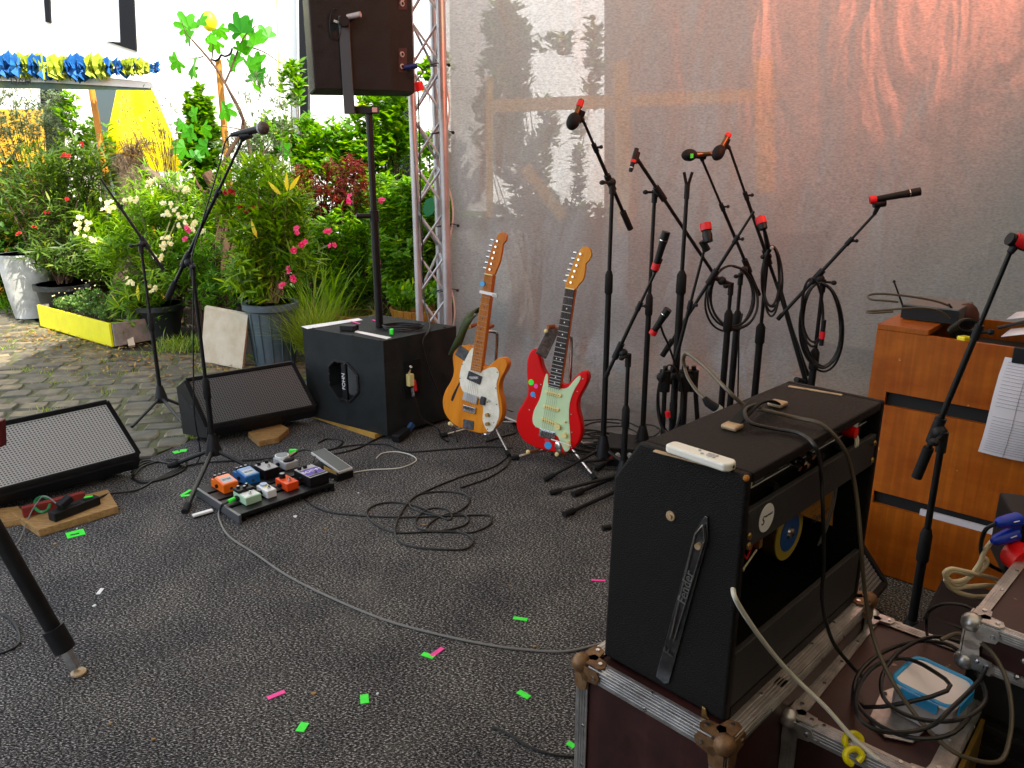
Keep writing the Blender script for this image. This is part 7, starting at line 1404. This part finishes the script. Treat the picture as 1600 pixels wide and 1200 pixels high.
# power distributor: black box with blue plugs, red button, on the rack
pdc = Y(1640, 880, 1.62); pd = thing('power_distributor', 'black power distribution box with a round red button at the right edge', 'power distributor', (pdc.x, pdc.y, .6))
MB().box((Y(1610, 880, 1.66).x + .04, 1.72, .60), (.14, .16, .16), Matrix.Rotation(R(-20), 3, 'Z')).build('housing', M['blackpl'], pd, bevel=.006)
rb2 = Y(1606, 882, 1.60); MB().cyl(rb2 + Vector((.0, .05, 0)), rb2, .034, n=24).build('red_button', mat('red_button', '#d80c0c', .4), pd, smooth=True)
for k, (a, b_, lab) in enumerate((((1556, 818), (1590, 812), 'upper of the two blue mains plugs at the right edge'), ((1550, 846), (1586, 834), 'lower of the two blue mains plugs at the right edge'))):
    t = thing('blue_plug', lab, 'plug', Y(*a, 1.66)); p, q = Y(*a, 1.64), Y(*b_, 1.66); MB().tube([p, p.lerp(q, .15), p.lerp(q, .6), q], [.006, .013, .017, .018], 14).build('body', M['blue'], t, smooth=True)
    MB().bar(q - Vector((.004, 0, .0)), q - Vector((.002, 0, .028)), .02, .02).build('cover_flap', M['blue'], t, bevel=.002); MB().bar(p.lerp(q, .6) + Vector((0, -.017, .006)), p.lerp(q, .85) + Vector((0, -.017, .007)), .004, .001).build('mark', M['white'], t)
cable('black cable looping from the upper blue plug down behind the rack case', [Y(1556, 818, 1.64), Y(1540, 828, 1.65), Y(1533, 850, 1.66), Y(1535, 870, 1.67), Y(1550, 885, 1.68), Y(1572, 895, 1.70)], .005)
z9 = .50
def Wp(px, py, y=1.66): return Y(px, py, y)
cable('thick cream cable hanging from the lower blue plug in a loose coil', [Wp(1550, 846), Wp(1538, 862), Wp(1530, 885), Wp(1518, 900), Wp(1500, 908), Wp(1482, 908), Wp(1478, 900), Wp(1488, 892), Wp(1505, 895), Wp(1522, 897), Wp(1538, 886), Wp(1542, 876), Wp(1536, 872), Wp(1528, 885), Wp(1512, 905), Wp(1495, 914), Wp(1482, 905), Wp(1476, 896), Wp(1486, 889), Wp(1505, 892), Wp(1530, 898), Wp(1556, 905, 1.7), Wp(1560, 915, 1.7), Wp(1540, 915, 1.68), Wp(1510, 917), Wp(1488, 918), Wp(1477, 905), Wp(1490, 922), Wp(1520, 932), Wp(1545, 932, 1.7)], .0058, 'cream_cable')
# cables over the amp and cases
def TW(px, py, dz): return G(px, py, AQ.z + HA + dz)
cable('black cable draped over the amplifier, the longer one hanging at its right', [Y(1070, 575, 1.75), Y(1068, 560, 1.75), Y(1075, 553, 1.72), Y(1100, 572, 1.65), Y(1135, 608, 1.52), TW(1165, 634, .02), TW(1200, 642, .02), TW(1240, 652, .012), TW(1285, 664, .008), G(1318, 700, .96), G(1332, 740, .90), G(1340, 790, .84), G(1346, 860, .76), G(1352, 930, .66), G(1366, 1000, .58), G(1392, 1060, .54), G(1425, 1110, .50), G(1460, 1150, .48), G(1500, 1180, .46), G(1560, 1190, .44), G(1578, 1150, .46), G(1580, 1100, .50), G(1568, 1050, .54), G(1540, 1010, .56), G(1500, 990, .56), G(1470, 1000, .55)], .0042, 'cablebrown')
cable('brown microphone cable end rising behind the amplifier handle', [Y(1070, 575, 1.75), Y(1075, 590, 1.72), Y(1088, 610, 1.68), Y(1102, 624, 1.64)], .004, 'cablebrown')
xc = thing('cable_connector', 'black microphone cable plug hanging above the far edge of the amplifier', 'plug', Y(1110, 632, 1.63)); MB().tube([Y(1100, 621, 1.64), Y(1106, 629, 1.635), Y(1122, 640, 1.63)], [.006, .010, .0105], 12).build('body', M['blackpl'], xc, smooth=True); MB().cyl(Y(1119, 638, 1.63), Y(1124, 642, 1.63), .0112, n=12).build('shell', M['m_grey'], xc, smooth=True)
cable('black cable draped over the amplifier, the shorter one dropping across its open back', [TW(1188, 630, .03), TW(1165, 640, .028), TW(1172, 660, .015), TW(1210, 670, .006), TW(1250, 678, .006), TW(1275, 700, .0), G(1283, 740, .92), G(1286, 800, .85), G(1287, 880, .74), G(1285, 940, .66), G(1300, 1000, .56), G(1330, 1040, .50), G(1350, 1060, .44)], .004)
cable('white cable running from inside the amplifier back down over the flight case', [Am @ Vector((.024, .02, .27)), BP(1147, 930, .004), BP(1160, 955, .012), BP(1185, 992, .02), BP(1215, 1030, .03), G(1245, 1062, .53), G(1290, 1105, .48), G(1330, 1150, .44), G(1370, 1185, .42), G(1410, 1220, .40)], .0045, 'cablewhite')
# cable bundle over the food box, black loops
pts = []
for k in range(3):
    for i in range(10):
        a = 2 * math.pi * i / 10 + .3; jx, jy = ((0, 0), (28, -12), (-22, 14), (12, 22))[k]; q = G(1432 + jx + (98, 84, 74)[k] * math.cos(a), 1078 + jy + (76, 66, 58)[k] * math.sin(a) + 6 * math.sin(2 * a + k), .50 + .015 * math.sin(2 * a + k) + .01 * k); pts.append(q)
pts += [G(1352, 1105, .46), G(1335, 1060, .40), G(1345, 1020, .30)]
o = MB().tube(smoothline(pts, 4), .0042, 8).build('coiled_cable', M['cable'], smooth=True); tag(o, 'black cable coiled loosely over the food box', 'cable')
cable('thin black cable arching from the gear floor onto the rack case corner', [G(1450, 1000, .40), Y(1447, 975, 1.5), Y(1452, 955, 1.5), Y(1475, 944, 1.48), Y(1505, 946, 1.46), Y(1530, 960, 1.42), Y(1555, 990, 1.38), Y(1572, 1030, 1.34)], .0035)
cl_ = thing('cable_clip', 'bright yellow plastic cable clip at the bottom edge of the photo', 'cable clip', G(1330, 1170, .40)); 
for (cx_, cy_) in ((1330, 1156), (1331, 1180)):
    MB().tube(smoothline([G(cx_ + 9, cy_ + 10, .41), G(cx_ + 16, cy_, .42), G(cx_ + 6, cy_ - 10, .43), G(cx_ - 8, cy_ - 6, .43), G(cx_ - 9, cy_ + 6, .42), G(cx_, cy_ + 14, .41)], 5), .0062, 8).build('ring', M['yellowpl'], cl_, smooth=True)
for k in range(5): cable('black cables bunched in the yellow clip, ' + ('first', 'second', 'third', 'fourth', 'fifth')[k] + ' from the left', [G(1330 + 6 * k, 1165 - 3 * k, .40), G(1352 + 7 * k, 1195 - 3 * k, .38), G(1380 + 9 * k, 1240, .34)], .0042, group='cables in the yellow clip')
for k in range(4):
    c_ = G(1290, 1190 + 4 * k, .02); o = MB().tube([Vector((c_.x + (.20 - .02 * k) * math.cos(a), c_.y + (.17 - .02 * k) * math.sin(a), .30 + .006 * k)) for a in [i * math.pi / 16 for i in range(33)]], .004, 6).build('coiled_cable', M['cable'], smooth=True); tag(o, ('outermost', 'second', 'third', 'innermost')[k] + ' loop of dark cable coiled in the shadow below the white cable', 'cable', 'dark coils beside the flight case')
crx = thing('equipment_crate', 'black crate in shadow between the two flight cases', 'crate', (1.0, 1.0, 0)); MB().span((.80, .55, 0), (1.15, .95, .29)).build('box', M['blackpl'], crx, bevel=.01)
# floor clutter between cases: black bags/boxes and pale pieces
for (x, y, z, dx, dy, dz, rz_, lab) in ((1.18, 1.80, .10, .34, .26, .20, .6, 'low black equipment box on the floor below the cabinet'), (1.02, 1.62, .06, .25, .18, .12, .2, 'flat black equipment box on the floor beside the flight case'), (1.45, 2.05, .09, .3, .3, .18, .9, 'black equipment box at the foot of the orange cabinet')):
    t = thing('equipment_box', lab, 'box', (x, y, 0)); MB().box((x, y, z), (dx, dy, dz), Matrix.Rotation(rz_, 3, 'Z')).build('body', M['blackpl'], t, bevel=.01)
    MB().box((x - .02, y - .05, z + dz / 2 + .003), (.05, .01, .004), Matrix.Rotation(rz_, 3, 'Z')).build('handle', M['m_grey'], t)
for pts, lab in (([(1352, 1040), (1385, 968), (1410, 975), (1405, 985), (1390, 985), (1368, 1038)], 'pale cut-out board standing in the gap right of the amplifier case'), ([(1428, 985), (1455, 993), (1480, 1010), (1425, 1000)], 'pale scrap of board behind the food box')):
    o = MB().prism([(G(a, b_, .30).x, G(a, b_, .30).y) for a, b_ in pts], .296, .304, None).build('board_offcut', M['concrete']); tag(o, lab, 'board')
# ================================================================== ORANGE CABINET
C0 = Vector((1.345, 2.66)); cx1 = Vector((1.60, 2.345)) - Vector((1.283, 2.70)); ca_ = math.atan2(-.335, .325); 
Cm = Matrix.Translation((1.335, 2.665, 0)) @ Matrix.Rotation(R(-47), 4, 'Z')
# read the front plane from the photograph: left foot and the line of the top edge
c_l = Y(1341, 835, 2.66); c_l.x -= .035; Cm = Matrix.Translation((c_l.x, 2.66, 0)) @ Matrix.Rotation(R(-42), 4, 'Z')
cab = thing('wooden_cabinet', 'orange plywood cabinet with two black slots behind the right microphone stand', 'cabinet', mtx=Cm); CN = Matrix.Rotation(R(-42), 3, 'Z') @ Vector((0, -1, 0)); CI = Cm.inverted()
def CP_(px, py): return CI @ HIT(px, py, (c_l.x, 2.66, 0), CN)
ztop = CP_(1352, 512).z; WC = .95; DC = .48
zslots = []
def slot(pxs): 
    q = [CP_(*p) for p in pxs]; return min(v.x for v in q), max(v.x for v in q), sum(v.z for v in q[:2]) / 2, sum(v.z for v in q[2:]) / 2
s1 = slot(((1384, 616), (1540, 636), (1538, 660), (1382, 636))); s2 = slot(((1365, 771), (1560, 812), (1555, 830), (1362, 792)))
print('cab', ztop, s1, s2)
def face_slots():
    xs = [0, s1[0], .60, WC]; mb = MB(); th = .018
    zz = sorted([(s2[3], s2[2]), (s1[3], s1[2])]); zprev = .005
    for a, b_ in zz + [(ztop, ztop)]: mb.span((0, 0, zprev), (WC, th, a)); zprev = b_
    for (a, b_), sx0 in zip(zz, (s2[0], s1[0])): mb.span((0, 0, a), (sx0, th, b_)); mb.span((.62, 0, a), (WC, th, b_))
    return mb
face_slots().build('front_panel', M['cabinet'], cab, world=False)
MB().prism([(.019, .005), (DC, .005), (DC, ztop + .0), (.019, ztop)], 0, .018, YZ).build('side_panel', M['cabinet'], cab, world=False)
MB().span((WC - .018, .019, .005), (WC, DC, ztop)).build('side_panel', M['cabinet'], cab, world=False)
MB().span((.02, DC - .015, .005), (WC - .02, DC, ztop - .002)).build('back_panel', M['cabinet'], cab, world=False)
MB().span((.02, .02, .03), (WC - .02, .025 + .01, ztop - .05)).build('dark_interior', M['darkin'], cab, world=False)
MB().span((0, 0, ztop + .0005), (.165, DC, ztop + .02)).build('top_ledge', M['cabinet'], cab, world=False, bevel=.002)
MB().span((.166, .02, ztop - .08), (WC - .02, DC - .02, ztop - .07)).build('inner_floor', M['darkin'], cab, world=False)
for s_ in (s1, s2): MB().sphere((s_[0] + .35 if s_ is s1 else s_[0] - .008, .0, (s_[2] + s_[3]) / 2), .004, 8).build('screw', M['chrome'], cab, world=False)
pp2 = MB().add([(s2[0] + .13, -.003 + .012, s2[3] + .002), (s2[0] + .55, .01, s2[3] + .002), (s2[0] + .55, .012, s2[2] - .002), (s2[0] + .14, .012, s2[2] - .016)], [(0, 1, 2, 3)])
o = MB().span((s2[0] + .16, .003, s2[3] + .001), (.61, .016, s2[3] + .022)); o = MB().add([Cm @ Vector(v) for v in o.v], o.f).build('paper_stack', M['paper']); tag(o, 'white papers lying in the lower slot of the orange cabinet', 'paper')
# receiver box on the cabinet
zt2 = ztop + .021
def CT(px, py, z=zt2): return G(px, py, z)
rcv = thing('wireless_receiver', 'grey metal receiver box on the left corner of the cabinet top', 'receiver', CT(1430, 500)); base_c = Cm @ Vector((.21, .30, zt2))
rb3 = [(.09, .10), (.30, .05), (.345, .24), (.135, .29)]
MB().prism([(.035, .15), (.215, .15), (.215, .36), (.035, .36)], zt2 + .001, zt2 + .055, Cm).build('case', mat('receiver_grey', (.13, .13, .13), .4, .3), rcv, bevel=.003)
MB().prism([(.032, .145), (.218, .145), (.218, .1495), (.032, .1495)], zt2 + .004, zt2 + .05, Cm).build('front_plate', M['blackpl'], rcv)
q = Cm @ Vector((.02, .24, zt2 + .01)); MB().tube([q, Y(1397, 440, q.y)], [.004, .003], 8).sphere(Y(1397, 440, q.y), .006, 8).build('antenna', M['black'], rcv, smooth=True)
qb = Cm @ Vector((.22, .2, zt2 + .04))
cable('black cable looping over the receiver towards its left, upper loop', [Y(1484, 478, qb.y), Y(1460, 470, qb.y), Y(1420, 463, qb.y), Y(1375, 459, qb.y), Y(1357, 462, qb.y), Y(1362, 468, qb.y - .03), Y(1385, 470, qb.y - .04), Y(1403, 472, qb.y - .04)], .0038, 'cablebrown')
cable('black cable looping over the receiver towards its left, lower loop', [Y(1484, 498, qb.y - .05), Y(1465, 485, qb.y - .05), Y(1430, 481, qb.y - .06), Y(1390, 484, qb.y - .06), Y(1355, 487, qb.y - .06), Y(1365, 489, qb.y - .08), Y(1395, 487, qb.y - .08)], .0038, 'cablebrown')
cable('black cables dropping behind the receiver into the cabinet', [Y(1482, 475, qb.y), Y(1492, 490, qb.y), Y(1496, 510, qb.y), Y(1494, 530, qb.y)], .0042)
bc = thing('leather_case', 'brown leather-like pouch standing behind the receiver', 'pouch', Y(1510, 500, 2.75)); MB().sphere(Y(1508, 500, 2.72), .05, 16, (1, .5, 1.25)).build('body', mat('brown_leather', '#4a1c10', .5, var=.2, vs=10), bc, smooth=True)
yc_ = MB().box(Y(1506, 529, 2.50), (.035, .03, .018), Matrix.Rotation(.4, 3, 'Z')).build('yellow_clip', M['yellowpl'], bevel=.005); tag(yc_, 'small yellow clip in the open top of the cabinet', 'clip')
bb3 = thing('cable_bag', 'bunched black cable lying in the open top of the cabinet', 'cable', Y(1500, 520, 2.55)); [MB().tube(smoothline([Y(1500 + 17 * math.cos(a) + 3 * k, 517 + 9 * math.sin(a) - 2 * k, 2.56 + .02 * math.cos(a)) for a in [i * .8 for i in range(8)]], 4), .007, 7).build('loop', M['cable'], bb3, smooth=True) for k in range(5)]
# papers on and over the cabinet
def sheet(label, grid, m='paper', th=.002):
    n, k = len(grid), len(grid[0]); vs = [p for row in grid for p in row]; mb = MB(); mb.add(vs, [(i * k + j, i * k + j + 1, (i + 1) * k + j + 1, (i + 1) * k + j) for i in range(n - 1) for j in range(k - 1)])
    o = mb.build('paper_sheet', M[m], smooth=True); s__ = o.modifiers.new('solid', 'SOLIDIFY'); s__.thickness = th; return tag(o, label, 'paper')
def cw(u, d, z): return Cm @ Vector((u, d, z))
gr1 = [[cw(.36 + .5 * i / 8, .10 + .16 * j / 4, ztop + .012 + .035 * math.sin(math.pi * min(1, i / 6)) + .0 * j) for j in range(5)] for i in range(9)]
sheet('curled white sheet lying on the right of the cabinet top, nearer one', gr1)
gr1 = [[cw(.34 + .55 * i / 8, .27 + .18 * j / 4, ztop + .018 + .055 * math.sin(math.pi * min(1, (i + 1) / 7))) for j in range(5)] for i in range(9)]
sheet('curled printed sheet lying on the right of the cabinet top, farther one', gr1)
cable('black cable running over the curled sheets on the cabinet', [cw(.33, .2, ztop + .02), cw(.42, .22, ztop + .055), cw(.52, .24, ztop + .085), cw(.7, .24, ztop + .085), cw(.9, .2, ztop + .07)], .006)
# hanging chart taped on the front
def CF(px, py, d=-.006): q = CP_(px, py); return Cm @ Vector((q.x, d, q.z))
ch0 = thing('hanging_chart', 'printed table sheet hanging on the front of the cabinet at the right edge', 'paper', CF(1570, 560))
Lp = [(1571, 557), (1562, 585), (1553, 620), (1545, 655), (1538, 680), (1530, 703)]; mb = MB(); vs = []
for i, (a, b_) in enumerate(Lp):
    for j in range(6): q = CP_(a, b_); vs.append(Cm @ Vector((q.x + .26 * j / 5, -.006 - .022 * math.sin(i / 5 * 2.6) - .01 * math.sin(j), q.z + .0)))
mb.add(vs, [(i * 6 + j, i * 6 + j + 1, (i + 1) * 6 + j + 1, (i + 1) * 6 + j) for i in range(5) for j in range(5)]); pc = mb.build('sheet', M['paper'], ch0, smooth=True)
ln_m = MB()
for k in range(30):
    f = (k + 1.5) / 32
    if 14 <= k <= 15: continue
    i = min(4, int(f * 5)); g_ = f * 5 - i
    for j in range(5):
        a0, a1 = Vector(vs[i * 6 + j]).lerp(Vector(vs[(i + 1) * 6 + j]), g_), Vector(vs[i * 6 + j + 1]).lerp(Vector(vs[(i + 1) * 6 + j + 1]), g_)
        if j == 0: a0 = a0.lerp(a1, .25)
        ln_m.bar(a0 + CN * .0015, a1 + CN * .0015, .0010, .0006, (0, 0, 1))
for u in (.28, .5, .8):
    for i in range(5):
        j = int(u * 5); g_ = u * 5 - j; a0 = Vector(vs[i * 6 + j]).lerp(Vector(vs[i * 6 + j + 1]), g_); a1 = Vector(vs[(i + 1) * 6 + j]).lerp(Vector(vs[(i + 1) * 6 + j + 1]), g_); ln_m.bar(a0 + CN * .0018, a1 + CN * .0018, .0010, .0006, CN)
ln_m.build('printed_rows', mat('grey_ink', (.16, .15, .17), .8), ch0, kind='stuff')
o = MB().box(CF(1600, 555, -.012), (.055, .02, .05), Matrix.Rotation(R(-42), 3, 'Z')).build('bulldog_clip', M['blackpl'], bevel=.003); tag(o, 'black clip holding the hanging chart at the right edge', 'clip')
# right microphone stand (in front of the cabinet)
yR = 2.02; stand('right microphone stand in front of the orange cabinet, red tape near its top', Y(1455, 790, yR).x, yR, Y(1472, 680, yR).z, (Y(1578, 395, yR - .05), Y(1432, 746, yR + .05)), legs=(200, 320, 80), leglen=.28, cw=True, zmid=Y(1452, 850, yR).z, low_r=.013, clip=(Y(1590, 378, yR - .05), (1, 0, -.35)), rot=(-.03, -.02, -.01), hubz=.12)
mic('microphone with red tape cut off by the right edge of the photo', Y(1582, 372, yR - .05), Y(1660, 400, yR - .08), 'dyn', band=(.06, .28))
# ------------------------------------------------------------------ tidy: smooth shading done in builders
for o in bpy.data.objects:
    if o.type == 'MESH' and not o.parent and 'kind' not in o and 'label' not in o: print('UNLABELLED', o.name)
